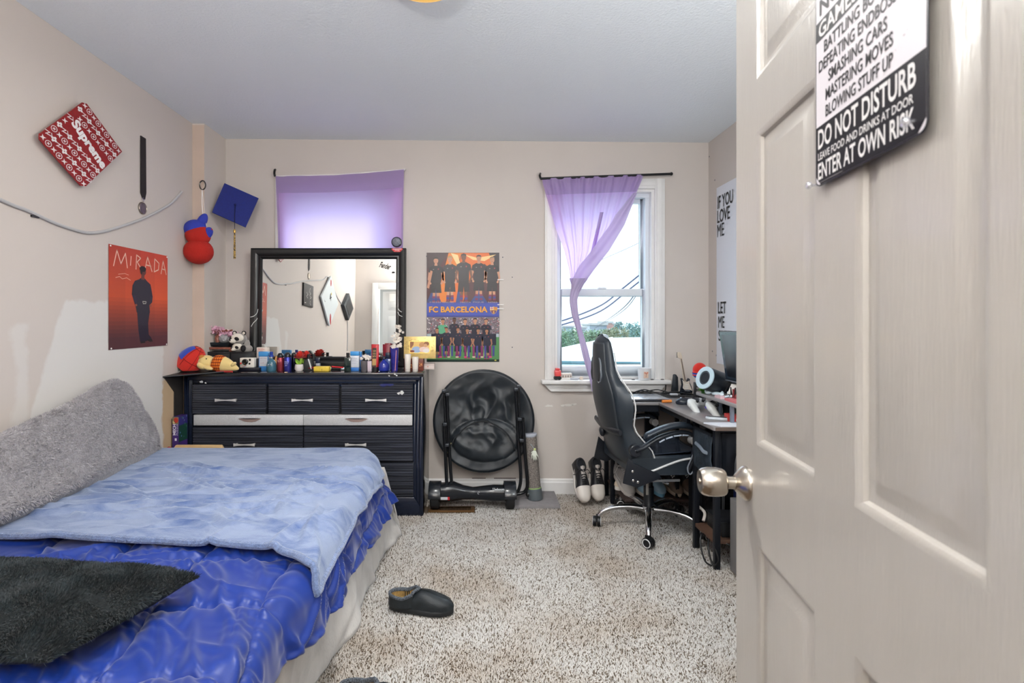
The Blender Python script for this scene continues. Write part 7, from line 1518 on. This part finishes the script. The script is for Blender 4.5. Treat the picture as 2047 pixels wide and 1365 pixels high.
for i in range(9):
    x = 1.14+rr.random()*.32; mb.tube(spline([(x+rr.uniform(-.12, .05), 3.60+rr.uniform(-.05, .05), DZ+.006), (x, 3.55+rr.uniform(-.06, .06), DZ+.012+.01*i % .03), (x+.10, 3.50+rr.uniform(-.08, .08), DZ+.008), (x+.20, 3.46+rr.uniform(-.08, .08), DZ+.006)], 6), .0045, 6)
mb.build('cable_bundle', mat('cable_black', (20, 20, 22), .5), label='loose black cables lying on the desk below the guitar', cat='cable')
MB().tube(spline([P(1331, 769, 3.66), P(1330, 780, 3.67), P(1325, 784, 3.67), P(1329, 790, 3.66), P(1338, 796, 3.6)], 6), .0045, 6).build('cable', mat('cable_black', (20, 20, 22), .5), label='thin dark cable hanging from the sill corner to the desk', cat='cable')
usb = thing('usb_plug', 'small white plug lying among the black cables', 'plug', (1.37, 3.48, DZ)); MB().box(1.33, 1.38, 3.46, 3.485, DZ+.012, DZ+.024).build('plug_body', mat('plug_white', (214, 216, 222), .4), usb, bevel=.003); MB().box(1.38, 1.395, 3.466, 3.48, DZ+.014, DZ+.022).build('plug_tip', mat('silver_cap', (190, 196, 200), .25, .8), usb, smooth=0)
MB().box(1.50, 1.53, 3.52, 3.54, DZ, DZ+.012).build('yellow_clip', mat('yellow_tape', (190, 160, 90), .5), label='tiny yellow scrap at the foot of the guitar', cat='clip')
# miniature guitar on its stand with a gig bag behind
gt = thing('miniature_guitar', 'miniature black electric guitar with a cream pickguard standing at the back of the desk', 'guitar', P(1370, 790, 3.56)); gt.location.z = DZ; ORG[gt] = V(gt.location)
gy_ = 3.555; gs = gy_/F
def gq(px, py): c = P(px, py, gy_); return (c.x, c.z)
GMx = BACK(gy_+.0)
body = [gq(*p) for p in ((1360.5, 762), (1359, 756), (1362, 755), (1366, 761), (1371, 760), (1374, 755), (1377.5, 757), (1377, 763), (1380.5, 772), (1383, 780), (1382, 787), (1377, 791), (1368, 792), (1361, 791), (1358, 784), (1359.5, 776), (1361.5, 769))]
MB().prism(body, .018, GMx).build('body', mat('guitar_black', (26, 32, 42), .15, coat=.5), gt, bevel=.003)
pg = [gq(*p) for p in ((1361.5, 758), (1366, 763), (1372, 762), (1375.5, 760), (1376, 766), (1379, 774), (1381.5, 780), (1376, 778), (1366, 778), (1362.5, 775), (1363.5, 768))]
MB().prism(pg, .002, GMx @ T(0, 0, .0182)).build('pickguard', mat('guard_cream', (222, 212, 198), .4), gt, smooth=0)
nk = [gq(1357.5, 716), gq(1361, 715.5), gq(1369.5, 762), gq(1365, 762.5)]
MB().prism(nk, .010, GMx @ T(0, 0, .012)).build('neck', mat('neck_cream', (206, 192, 172), .5), gt, smooth=0)
MB().prism([gq(1358.3, 717), gq(1360.2, 716.5), gq(1368.3, 760), gq(1366.0, 760.5)], .001, GMx @ T(0, 0, .0222)).build('fretboard', mat('fretboard', (120, 106, 96), .5), gt, smooth=0)
MB().prism([gq(*p) for p in ((1356, 716), (1352.5, 714), (1351.5, 706), (1353.5, 703), (1358, 704), (1360, 709), (1361.5, 715))], .010, GMx @ T(0, 0, .012)).build('headstock', mat('neck_cream', (206, 192, 172), .5), gt, bevel=.001)
for i in range(5): c = gq(1351.2, 705+i*2.2); MB().ell((c[0], gy_-.016, c[1]), (.003, .004, .003), 8, 5).build('tuner', mat('tuner_dark', (90, 88, 86), .3, .6), gt)
for i in range(3): c = gq(1370.5-i*.2, 768+i*3.4); MB().box(c[0]-.012, c[0]+.012, gy_-.0235, gy_-.0195, c[1]-.003, c[1]+.003).build('pickup', mat('pickup_white', (236, 232, 226), .4), gt, smooth=0)
c = gq(1371, 779.5); MB().box(c[0]-.018, c[0]+.018, gy_-.024, gy_-.018, c[1]-.004, c[1]+.002).build('bridge', mat('silver_cap', (190, 196, 200), .25, .8), gt, smooth=0)
bgb = thing('gig_bag', 'narrow black case standing behind the miniature guitar', 'case', (P(1352, 0, 3.60).x, 3.62, DZ)); MB().prism([gq(1346, 791.5), gq(1360, 791.5), gq(1359, 755), gq(1355, 749), (gq(1351, 750))], .03, BACK(3.612)).build('bag', mat('bag_black', (22, 28, 36), .45), bgb, bevel=.004)
# mouse
ms_ = thing('mouse', 'black computer mouse on the desk left of the white game pad', 'mouse', (1.30, 3.17, DZ)); MB().ell((0, 0, 0), (.055, .033, .03), 18, 12, T(1.305, 3.17, DZ+.012) @ RZ(-12)).build('shell', mat('mouse_black', (34, 40, 52), .3), ms_); MB().box(-.004, .004, -.006, .006, .026, .032, T(1.285, 3.172, DZ+.012)).build('wheel', mat('wheel_rim', (200, 202, 206), .25, .8), ms_)
# ---------------------------------------------------------------- monitor riser and what stands on it
RZ_ = .845; ri = thing('monitor_riser', 'grey shelf riser with a thin metal foot on the side wing of the desk', 'riser', (1.45, 2.75, DZ))
MB().box(1.285, 1.60, 2.50, 2.965, RZ_-.016, RZ_).build('board', mat('riser_top', (150, 146, 146), .4, noise=(6, .06)), ri, bevel=.002)
for x, y in ((1.288, 2.57), (1.56, 2.94), (1.58, 2.60)): MB().box(x, x+.016, y-.008, y+.008, DZ, RZ_-.016).build('foot', mat('foot_grey', (140, 146, 158), .35, .4), ri, smooth=0)
# round speaker: axis points to the left and towards the room
spk = thing('speaker', 'black cylindrical speaker with a pale blue ring facing left on the riser', 'speaker', (1.36, 2.82, RZ_)); rs_ = .064
cS = P(1409, 755, 2.84); dS = V((-.90, -.27, .32)).normalized(); u_ = dS.cross(V((0, 0, 1))).normalized(); v_ = u_.cross(dS); SMx = MX(((u_.x, v_.x, dS.x, cS.x), (u_.y, v_.y, dS.y, cS.y), (u_.z, v_.z, dS.z, cS.z), (0, 0, 0, 1)))
MB().lathe([(rs_*.9, -.17), (rs_, -.155), (rs_, -.006), (rs_*.98, 0)], 36, SMx).build('housing', mat('speaker_black', (24, 30, 38), .4), spk)
MB().lathe([(rs_, -.004), (rs_*1.0, .004), (rs_*.9, .006), (rs_*.62, .004), (rs_*.60, -.008)], 36, SMx).build('ring', mat('ring_pale', (196, 220, 232), .3), spk)
MB().lathe([(rs_*.61, -.001), (rs_*.50, .001), (rs_*.42, -.014), (.012, -.02), (.010, -.008), (0, -.006)], 30, SMx).build('cone', mat('cone_grey', (96, 104, 110), .35, .3), spk)
MB().box(1.37, 1.45, 2.78, 2.90, RZ_, RZ_+.012).build('foot', blkp, spk, bevel=.003); MB().tube([(1.40, 2.84, RZ_+.01), (1.385, 2.86, RZ_+.06)], .008, 8).build('foot', blkp, spk)
# red and blue plush behind the speaker on a small picture stand
rp = thing('plush_cushion', 'round red and blue plush at the back corner of the desk behind the speaker', 'plush toy', (P(1398, 0, 3.32).x, 3.32, .92)); cP = P(1399, 740, 3.32)
MB().ell((0, 0, 0), (.046, .036, .050), 20, 14, T(*cP)).build('red_top', red_p, rp); 
mb = MB().ell((0, 0, 0), (.047, .038, .040), 20, 14, T(*(cP+V((.000, .002, -.018))))); mb.build('blue_bottom', blue_p, rp)
for dz_ in (-.012, -.03): MB().tube([cP+V((.047*math.cos(a), -.040*math.sin(a), dz_)) for a in [PI*(.02+.96*i/12) for i in range(13)]], .004, 6).build('red_stripe', red_p, rp)
MB().ell((0, 0, 0), (.016, .006, .012), 12, 8, T(*(cP+V((.014, -.040, .012)))) @ RY(30)).build('pale_patch', mat('patch_pale', (206, 206, 200), .8), rp)
psd = thing('small_display', 'small black framed stand card under the round plush', 'stand', (P(1396, 0, 3.30).x, 3.3, DZ)); x0, x1 = P(1391, 0, 3.29).x, P(1402, 0, 3.29).x; z1 = P(0, 764.5, 3.29).z
MB().box(x0-.004, x1+.012, 3.29, 3.32, DZ, z1).build('frame', blkp, psd, bevel=.002); mb = MB(); M_ = BACK(3.2895)
for i in range(3): mb.rect(x0+.004, x1-.002, z1-.022-i*.022, z1-.008-i*.022, M_, 0, (130, 126, 124))
mb.build('card_print', print_mat('label_print'), psd, fix=False, smooth=0)
# green toy plant, small white figures, card, red box
pl_ = thing('toy_plant', 'bright green leafy toy plant at the far end of the riser', 'plant', (1.305, 2.92, RZ_)); mb = MB(); rr = random.Random(6)
for i in range(22):
    a, e = rr.uniform(0, 6.28), rr.uniform(.2, 1.4); M_ = T(1.312, 2.925, RZ_+.006) @ RZ(math.degrees(a)) @ RY(-math.degrees(e)); l_ = rr.uniform(.03, .05)
    mb.add([(0, 0, 0), (l_*.5, -l_*.28, .004), (l_, 0, 0), (l_*.5, l_*.28, .004)], [(0, 1, 2, 3)], M_)
mb.build('leaves', mat('leaf_bright', (96, 170, 50), .5, noise=(60, .25)), pl_, fix=False, smooth=0); MB().lathe([(.012, 0), (.014, .012), (0, .014)], 12, T(1.312, 2.925, RZ_)).build('base', mat('leaf_dark', (50, 110, 40), .5), pl_)
wf = thing('toy_figure', 'pale blue white lying toy figure beside the green plant', 'toy', (1.315, 2.85, RZ_)); MB().ell((1.312, 2.865, RZ_+.016), (.020, .020, .016), 14, 9).build('head', mat('figure_white', (206, 220, 228), .4), wf); MB().ell((1.335, 2.82, RZ_+.011), (.024, .035, .011), 14, 9).build('body', mat('figure_white', (206, 220, 228), .4), wf); MB().tube([(1.33, 2.80, RZ_+.008), (1.345, 2.75, RZ_+.007)], .006, 7).build('arm', mat('figure_white', (206, 220, 228), .4), wf)
MB().box(1.30, 1.345, 2.70, 2.765, RZ_, RZ_+.014).build('pink_tin', mat('tin_pink', (226, 190, 196), .4), label='pale pink tin on the riser edge', cat='tin')
rx = thing('toy_scatter', 'white and black bits of toy clutter on the riser before the monitor', 'toy', (1.36, 2.73, RZ_)); mb = MB(); mk = MB(); rr = random.Random(13)
for i in range(16): x, y = 1.33+rr.random()*.08, 2.66+rr.random()*.14; (mb if i % 2 else mk).tube([(x, y, RZ_+.008+rr.random()*.012), (x+rr.uniform(-.03, .03), y+rr.uniform(-.03, .03), RZ_+.008+rr.random()*.02)], .006, 6)
mb.build('white_pieces', mat('figure_white', (206, 220, 228), .4), rx); mk.build('black_pieces', blkp, rx)
MB().box(1.302, 1.40, 2.53, 2.66, RZ_, RZ_+.012).build('pink_book', mat('book_pink', (214, 120, 124), .5), label='flat pinkish red book on the near end of the riser', cat='book')
cdx = thing('white_card', 'white folded card leaning under the monitor', 'card', (1.37, 2.72, RZ_)); MB().hexa([(1.352, 2.74, RZ_+.013), (1.44, 2.60, RZ_+.013), (1.443, 2.603, RZ_+.013), (1.355, 2.743, RZ_+.013)], [(1.378, 2.74, RZ_+.075), (1.45, 2.60, RZ_+.075), (1.453, 2.603, RZ_+.075), (1.381, 2.743, RZ_+.075)]).build('card', mat('paper_white', (235, 233, 228), .7), cdx, smooth=0)
dfg = thing('toy_figure', 'dark red and black spiky toy figure in front of the white card', 'toy', (1.36, 2.67, RZ_)); mb = MB(); rr = random.Random(3); mk = MB()
for i in range(10): b_ = V((1.352+rr.uniform(-.006, .02), 2.66+rr.uniform(-.02, .02), RZ_+.014)); (mb if i < 4 else mk).tube([b_, b_+V((rr.uniform(-.012, .012), rr.uniform(-.02, .02), rr.uniform(.025, .055)))], [.007, .003], 6)
mb.build('red_spikes', mat('spike_red', (120, 40, 44), .5), dfg); mk.build('black_spikes', blkp, dfg); MB().ell((1.375, 2.635, RZ_+.035), (.022, .02, .024), 12, 8).build('dark_body', blkp, dfg)
# monitor
mo = thing('monitor', 'dark computer monitor facing left, cut by the open door', 'monitor', (1.44, 2.62, RZ_))
f0, f1 = P(1437, 662, 2.80), P(1451, 760, 2.80); n0, n1 = P(1520, 664, 2.36), P(1527, 777, 2.36)
nn_ = (n0-f0).cross(f1-f0).normalized(); nn_ = -nn_ if nn_.x > 0 else nn_
MB().hexa([f1-nn_*.035, n1-nn_*.035, n1, f1], [f0-nn_*.02, n0-nn_*.02, n0, f0]).build('housing', mat('monitor_black', (22, 26, 34), .35), mo, bevel=.003)
def mon(u, v): a = f1.lerp(n1, u); b_ = f0.lerp(n0, u); return a.lerp(b_, v)+nn_*.0012
MB().add([mon(.012, .035), mon(.99, .035), mon(.99, .985), mon(.012, .985)], [(0, 1, 2, 3)]).build('screen', mat('screen_dark', (44, 56, 70), .18, spec=.8), mo, fix=False)
MB().add([mon(.0, .0)+nn_*.001, mon(1, .0)+nn_*.001, mon(1, .022)+nn_*.001, mon(.0, .022)+nn_*.001], [(0, 1, 2, 3)]).build('chin', mat('chin_silver', (150, 160, 172), .3, .4), mo, fix=False)
MB().tube([(1.48, 2.62, RZ_), (1.475, 2.62, .95)], .018, 10).build('stand_neck', blkm, mo); MB().box(1.40, 1.55, 2.55, 2.69, RZ_+.013, RZ_+.02).build('stand_foot', blkm, mo, bevel=.003)
mb = MB(); a_ = V((1.385, 2.77, .945))
for dx_, dy_ in ((-.03, .02), (.0, .0), (.03, -.03)): mb.tube(spline([a_, a_+V((dx_*.4, dy_*.4, -.05)), a_+V((dx_, dy_, -.098))], 5), .0025, 5)
mb.build('earphone_cable', mat('cable_black', (20, 20, 22), .5), label='thin dark cables hanging at the far corner of the monitor', cat='cable')
# under the riser
MB().box(1.31, 1.36, 2.63, 2.68, DZ, DZ+.035).build('red_case', mat('case_red', (200, 60, 56), .4), label='small red case under the riser', cat='case'); MB().box(1.315, 1.36, 2.515, 2.56, DZ, DZ+.035).build('blue_case', mat('case_blue', (70, 104, 170), .4), label='small blue case under the near end of the riser', cat='case')
MB().box(1.40, 1.56, 2.70, 2.90, DZ, DZ+.06).build('black_box', mat('box_black', (26, 27, 30), .5), label='black flat box deep under the riser', cat='box')
# game pads
def gamepad(cx, cy, rot, label, pitch):
    t = thing('game_pad', label, 'game controller', (cx, cy, DZ), 'white game pads'); M_ = T(cx, cy, DZ+.035) @ RZ(rot) @ RX(pitch); gm = mat('pad_white', (222, 224, 222), .35)
    rings = []
    for f, w_, h, yo in ((-.078, .012, .010, -.010), (-.070, .024, .018, -.006), (-.045, .034, .022, .006), (0, .032, .018, .012), (.045, .034, .022, .006), (.070, .024, .018, -.006), (.078, .012, .010, -.010)): rings.append([M_ @ V((f, yo+w_*math.cos(2*PI*k/16), h*math.sin(2*PI*k/16))) for k in range(16)])
    MB().loft(rings).build('shell', gm, t, smooth=80)
    for sg in (-1, 1): MB().loft([[M_ @ V((sg*(.056+.020*f)+r*math.cos(2*PI*k/14), -.010-.075*f, -.012*f+r*.85*math.sin(2*PI*k/14))) for k in range(14)] for f, r in ((0, .024), (.35, .022), (.7, .0195), (.95, .014), (1.05, .005))]).build('grip', gm, t, smooth=80)
    for sg in (-1, 1): MB().lathe([(.007, .016), (.007, .024), (.011, .027), (.010, .031), (0, .030)], 14, M_ @ T(sg*.026, -.006, 0)).build('thumb_stick', blkp, t)
    MB().box(-.026, .026, .008, .034, .014, .0195, M_).build('touch_pad', mat('pad_black', (36, 38, 44), .3), t, bevel=.003); MB().box(-.05, .05, -.002, .03, -.024, -.010, M_).build('under_shell', mat('pad_violet', (90, 78, 190), .4), t, bevel=.004)
    for i in range(4): MB().ell(M_ @ V((.055+.010*math.cos(i*PI/2), .014+.010*math.sin(i*PI/2), .022)), (.0042, .0042, .003), 8, 5).build('button', blkp, t)
gamepad(1.305, 2.985, 28, 'white game pad on the desk before the riser, the left one', 28); gamepad(1.345, 2.865, 48, 'white game pad with a violet underside, the right one against the riser', 40)
cl = thing('charging_dock', 'small grey upright dock behind the game pads', 'dock', (1.375, 2.93, DZ)); MB().box(1.355, 1.375, 2.83, 2.85, DZ, DZ+.08).build('post', mat('dock_grey', (120, 132, 150), .3), cl, bevel=.003); MB().ell((1.365, 2.84, DZ+.078), (.016, .014, .014), 12, 8).build('dock_head', mat('dock_grey', (120, 132, 150), .3), cl)
# papers on the near desk edge
ppx = thing('paper_sheet', 'white papers lying at the near edge of the desk by the door', 'paper', (1.35, 2.56, DZ)); MB().hexa([(1.155, 2.575, DZ+.0005), (1.205, 2.497, DZ+.0005), (1.62, 2.497, DZ+.0005), (1.62, 2.575, DZ+.0005)], [(1.155, 2.575, DZ+.007), (1.205, 2.497, DZ+.007), (1.62, 2.497, DZ+.007), (1.62, 2.575, DZ+.007)]).build('sheets', mat('paper_blue_white', (218, 222, 230), .6), ppx, smooth=0)
kb = thing('keyboard', 'pale slim keyboard edge lying on the desk by the riser', 'keyboard', (1.33, 2.62, DZ)); MB().hexa([(1.22, 2.70, DZ+.001), (1.23, 2.68, DZ+.001), (1.44, 2.59, DZ+.001), (1.45, 2.61, DZ+.001)], [(1.22, 2.70, DZ+.014), (1.23, 2.68, DZ+.014), (1.44, 2.59, DZ+.014), (1.45, 2.61, DZ+.014)]).build('case', mat('kb_pale', (206, 212, 218), .4), kb, bevel=.002); MB().hexa([(1.228, 2.697, DZ+.0141), (1.235, 2.684, DZ+.0141), (1.435, 2.598, DZ+.0141), (1.442, 2.61, DZ+.0141)], [(1.228, 2.697, DZ+.017), (1.235, 2.684, DZ+.017), (1.435, 2.598, DZ+.017), (1.442, 2.61, DZ+.017)]).build('keys', mat('kb_dark', (60, 64, 70), .5), kb, smooth=0)
# ---------------------------------------------------------------- lettered poster on the right wall
yA, yB = PX(1433, 400, RXW).y, 2.75; zT, zB = 2.188, .96
ip = thing('poster', 'tall white poster with black capital lettering on the right wall above the desk', 'poster', (RXW, (yA+yB)/2, zB)); IM = RIGHT(RXW-.002)
MB().grid(20, 12, lambda u, v: IM @ V((-yA+(yA-yB)*u, zB+(zT-zB)*v, .003*math.sin(u*9)**2*abs(v-.5)))).build('sheet', mat('poster_white', (224, 226, 234), .45), ip, smooth=80)
tp = MB(); ink = (22, 24, 26)
def wtxt(t, y0, px1, pyt, pyb, px0=None):
    a = PX(px0, (pyt+pyb)/2, RXW); b_ = PX(px1, (pyt+pyb)/2, RXW); k = a.y/F; tp.text(t, -a.y, -b_.y, CH-(pyb-CY)*k, CH-(pyt-CY)*k, IM @ T(0, 0, .0045), 0, ink, bold=0 if t == 'ME' else .012)
wtxt('IF YOU', 0, 1467, 393, 418.5, 1436); wtxt('LOVE', 0, 1460.5, 421, 447, 1435.5); wtxt('ME', 0, 1449, 449.5, 474.5, 1435.5); wtxt('LET', 0, 1453, 603.5, 626.5, 1437); wtxt('ME', 0, 1450, 632, 655, 1437.5); wtxt('SLEEP', 0, 1468, 660, 681, 1438)
tp.build('lettering', print_mat('label_print'), ip, fix=False, smooth=0)
for px, py in ((1418, 313), (1429, 360), (1424, 702), (1432, 710)): MB().ell(PX(px, py, RXW-.001), (.003, .006, .006), 8, 5).build('wall_mark', mat('mark_grey', (140, 136, 138), .8), label={313: 'dark nail hole high in the right wall near the corner', 360: 'small nail hole above the lettered poster corner', 702: 'small grey mark low in the corner of the right wall', 710: 'small grey mark below the lettered poster edge'}[py], cat='mark')
# ---------------------------------------------------------------- gaming chair
YC = 3.11; gc = thing('gaming_chair', 'black high backed gaming chair with pale piping and a chrome star base', 'chair', (1.06, YC, 0))
lea = mat('chair_leather', (40, 48, 56), .40, noise=(7, .15), bump=(160, .12, .001)); leab = mat('chair_back_leather', (52, 57, 62), .42, bump=(160, .12, .001)); pip = mat('piping_white', (206, 206, 206), .4); chrome = mat('chrome', (220, 220, 222), .15, 1); plas = mat('chair_plastic', (26, 30, 38), .35)
LV = [(1.168,.755,.03,.055,0),(1.158,.742,.055,.085,.004),(1.13,.732,.075,.112,.010),(1.08,.730,.085,.128,.012),(1.02,.731,.09,.138,.014),(.965,.734,.09,.150,.020),(.925,.737,.092,.178,.032),(.885,.741,.092,.215,.052),(.845,.746,.092,.242,.072),(.80,.752,.092,.252,.082),(.76,.759,.090,.252,.080),(.715,.768,.088,.243,.066),(.67,.778,.088,.232,.052),(.63,.788,.090,.232,.056),(.58,.801,.098,.242,.085),(.53,.815,.106,.25,.115),(.48,.830,.108,.25,.118),(.44,.845,.095,.235,.080),(.415,.856,.07,.20,.030)]
zs = [l[0] for l in LV][::-1]
def bk(z, i): return interp(z, zs, [l[i] for l in LV][::-1])
NB = 15
def ring(z):
    xb, th, w_, wg = (bk(z, i) for i in (1, 2, 3, 4)); th *= .8; wg *= .72; r = []
    for k in range(NB): u = -1+2*k/(NB-1); r.append((xb+.028*u*u+.01*abs(u)**6, YC+w_*u*.97, z))
    for k in range(NB): u = 1-2*k/(NB-1); r.append((xb+th+wg*abs(u)**2.2-.018*abs(u)**8, YC+w_*math.copysign(abs(u)**.9, u), z+.0))
    return r
lev = [1.168, 1.162, 1.15]+[1.13-.0225*i for i in range(32)]
rgs = [[V(p) for p in ring(z)] for z in lev]; tc0 = sum(rgs[0], V())/len(rgs[0])
for q_, dz_ in ((.82, .006), (.55, .010), (.2, .012)): rgs.insert(0, [tc0+(p-tc0)*q_+V((0, 0, dz_)) for p in [V(x) for x in ring(lev[0])]])
MB().loft(rgs).build('backrest', lea, gc, smooth=70)
# back shell panel slightly proud, lighter leather
def shell(u, v):
    z = .60+v*(1.13-.60); xb, w_ = bk(z, 1), bk(z, 3); uu = -1+2*u; return (xb+.028*uu*uu-.004-.006*(1-uu*uu), YC+w_*.80*uu, z)
MB().grid(20, 40, shell).build('back_panel', leab, gc, smooth=80, solid=.004)
def piping(s): return [(bk(z, 1)+bk(z, 2)*.8+bk(z, 4)*.72-.008, YC+s*bk(z, 3)*1.0, z) for z in [.46+.0175*i for i in range(36)]]
for s in (-1, 1): MB().tube(piping(s), .0042, 6).build('piping', pip, gc, label='pale piping along the edge of the black backrest')
# belt slots in the headrest
for s in (-1, 1):
    c = (bk(.97, 1)+.002, YC+s*.055, .965); pr = [(c[0]-.001, c[1]+.042*math.cos(a)*(1 if math.sin(a) < 0 else .75), c[2]+.074*math.sin(a)) for k, a in enumerate([2*PI*i/20 for i in range(20)])]
    f_ = MB().tube(pr, .0065, 7, True).build('slot_trim', mat('slot_trim', (104, 110, 118), .2, coat=.4), gc)
    MB().add([(p[0]-.004, p[1], p[2]) for p in pr], [tuple(range(20))]).build('belt_slot', mat('slot_black', (8, 9, 11), .6), gc, fix=False)
MB().tube([(bk(.62, 1)+.016*u*u-.004, YC+.225*u, .625-.01*math.cos(u*2)) for u in [-1+.2*i for i in range(11)]], .011, 7, flat=1.6).build('lumbar_strap', plas, gc); MB().ell((bk(.57, 1)-.012, YC+.06, .575), (.018, .02, .03), 12, 8).build('strap_buckle', plas, gc)
# seat
def seat_ring(f):
    x = .865+.475*f; r = []; hw = .245+.012*math.sin(PI*f); zt = .462+.022*f; b_ = .046*(1-.35*f)
    for k in range(13): u = -1+2*k/12; r.append((x, YC+hw*u, .395+.0*u))
    for k in range(17): u = 1-2*k/16; r.append((x, YC+hw*u*1.0, zt+b_*abs(u)**3-.02*max(0, abs(u)-.88)/.12+(-.02 if f > .97 else 0)))
    return r
MB().loft([seat_ring(f) for f in (0, .03, .1, .2, .3, .4, .5, .6, .7, .8, .9, .96, .99, 1)]).build('seat_cushion', lea, gc, smooth=60)
for s in (-1, 1): MB().tube(spline([(.93, YC+s*.254, .408), (.985, YC+s*.258, .425), (1.06, YC+s*.262, .455), (1.15, YC+s*.262, .482), (1.26, YC+s*.258, .490), (1.33, YC+s*.25, .478)], 5), .006, 6).build('seat_piping', pip, gc, label='pale piping along the side of the seat')
def satin(u, v): return (.99+.33*u, YC-.20+.40*v, .467+.021*u+.030*abs(2*v-1)**3)
MB().grid(16, 20, satin).build('seat_insert', mat('seat_satin', (58, 66, 80), .22, coat=.4), gc, smooth=80, solid=.006)
# side brackets, hinge covers, bolts
for s in (-1, 1):
    MB().prism([(.80, .36), (.88, .335), (1.02, .385), (1.0, .41), (.86, .47), (.83, .50)], .012, frame((0, YC+s*.262, 0), (1, 0, 0), (0, 0, 1))).build('hinge_plate', plas, gc, bevel=.002)
    for x, z in ((.855, .425), (.858, .375), (.885, .365)): MB().ell((x, YC+s*.268-.004, z), (.009, .005, .009), 10, 7).build('bolt', chrome, gc)
MB().box(.93, 1.24, YC-.12, YC+.12, .368, .392).build('seat_plate', mat('plate_dark', (30, 32, 36), .4, .5), gc, bevel=.004); MB().box(.98, 1.14, YC-.07, YC+.07, .335, .367).build('tilt_mechanism', plas, gc, bevel=.008)
MB().tube([(1.03, YC-.10, .352), (1.05, YC-.25, .350), (1.06, YC-.27, .350)], .006, 8).build('lever', mat('lever_chrome', (186, 188, 190), .25, .9), gc); MB().box(.965, 1.13, YC-.262, YC-.256, .360, .372).build('side_rail', mat('rail_grey', (150, 152, 156), .3, .7), gc, smooth=0)
# armrests
for s, nm in ((-1, 0), (1, 1)):
    y = YC+s*.262; cpts = spline([(.872, y, .540), (.92, y, .556), (1.0, y, .603), (1.09, y, .632), (1.17, y, .634), (1.212, y, .606), (1.222, y, .56), (1.208, y, .50), (1.185, y, .445), (1.172, y, .42)], 6)
    rad = [.030-.010*min(1, i/10) if i < 12 else .020+.004*math.sin(i*.2) for i in range(len(cpts))]
    MB().tube(cpts, rad, 10, flat=.6).build('armrest_bracket', plas, gc, smooth=60)
    for zoff in (0,): MB().lathe([(.030, -.016), (.034, -.012), (.034, .012), (.030, .016)], 18, frame((.872, y, .538), (1, 0, 0), (0, 0, 1))).build('mount', plas, gc); MB().ell((.872, y-.017, .538), (.009, .004, .009), 10, 6).build('bolt', mat('bolt_dark', (60, 62, 66), .3, .6), gc)
    MB().loft([[p+V((0, .030*math.cos(2*PI*k/14), .018*math.sin(2*PI*k/14)))*q for k in range(14)] for p, q in zip(spline([(.925, y, .612), (.97, y, .634), (1.04, y, .661), (1.11, y, .675), (1.17, y, .673), (1.215, y, .656), (1.236, y, .636)], 4), [.5]+[.9]+[1]*20+[.95, .8, .4])]).build('arm_pad', mat('pad_leather', (34, 42, 52), .3, coat=.2), gc, smooth=80)
    for i, (x0, z0, x1, z1) in enumerate(((1.005, .585, 1.035, .600), (1.042, .603, 1.08, .615), (1.087, .617, 1.13, .622), (1.137, .622, 1.17, .620))): MB().tube([(x0, y-.0145, z0), (x1, y-.0145, z1)], .0045, 6).build('vent_slot', mat('slot_light', (170, 180, 196), .4), gc)
    MB().lathe([(.023, -.022), (.023, -.016), (.021, .018), (.023, .022)], 20, frame((1.206, y, .588), (1, 0, 0), (0, 0, 1))).build('cap_disc', mat('cap_beige', (168, 164, 162), .5), gc)
    MB().tube(spline([(1.216, y-.016, .56), (1.19, y-.018, .50), (1.165, y-.018, .44), (1.178, y-.018, .405), (1.20, y-.018, .43), (1.222, y-.016, .50)], 5), .004, 6).build('arm_edge', mat('edge_grey', (130, 136, 146), .3), gc)
# column and star base
MB().lathe([(.030, .135), (.030, .25), (.024, .255), (.024, .30)], 22, T(1.06, YC, 0)).build('gas_shroud', mat('shroud_black', (22, 26, 34), .3), gc); MB().lathe([(.0155, .30), (.0155, .345)], 18, T(1.06, YC, 0)).build('piston', chrome, gc)
MB().box(1.030, 1.044, YC-.036, YC-.030, .21, .335).build('cover_strip', mat('strip_pale', (170, 166, 160), .4), gc, smooth=0)
MB().lathe([(.030, .095), (.042, .10), (.046, .115), (.042, .135), (.034, .140)], 26, T(1.06, YC, 0)).build('hub', chrome, gc)
for k in range(5):
    a = math.radians(180+72*k-1); d = V((math.cos(a), math.sin(a), 0)); c = V((1.06, YC, 0))
    pts = spline([c+d*.03+V((0, 0, .118)), c+d*.12+V((0, 0, .128)), c+d*.21+V((0, 0, .122)), c+d*.275+V((0, 0, .100)), c+d*.305+V((0, 0, .070))], 5)
    lg = MB().tube(pts, [.022-.008*i/(len(pts)-1) for i in range(len(pts))], 12, flat=.8).build('base_leg', chrome, gc, smooth=60)
    cc = c+d*.315; sw = RZ(math.degrees(a)+(60 if k % 2 else 75)); M_ = T(cc.x, cc.y, .037) @ sw
    MB().tube([c+d*.305+V((0, 0, .078)), c+d*.307+V((0, 0, .045))], .006, 8).build('caster_stem', chrome, lg)
    cs_ = MB()
    for o in (-.013, .013): cs_.lathe([(.012, -.009), (.029, -.009), (.0305, -.004), (.0305, .004), (.029, .009), (.012, .009)], 22, M_ @ RX(90) @ T(0, 0, o))
    cs_.box(-.02, .02, -.004, .004, .0, .036, M_).build('caster', mat('caster_black', (22, 23, 26), .4), lg)
    rg_ = MB()
    for o in (-.0225, .0225):
        rg_.tube([M_ @ RX(90) @ V((.0225*math.cos(2*PI*i/20), .0225*math.sin(2*PI*i/20), o)) for i in range(20)], .0032, 6, True)
    rg_.build('caster_ring', pip, lg, label='white ring on the caster wheel')
for o in gc.children:      # the seat swivelled a little on its base
    if o.name.split('.')[0] not in ('base_leg', 'hub', 'gas_shroud'): o.rotation_euler.z = math.radians(4)
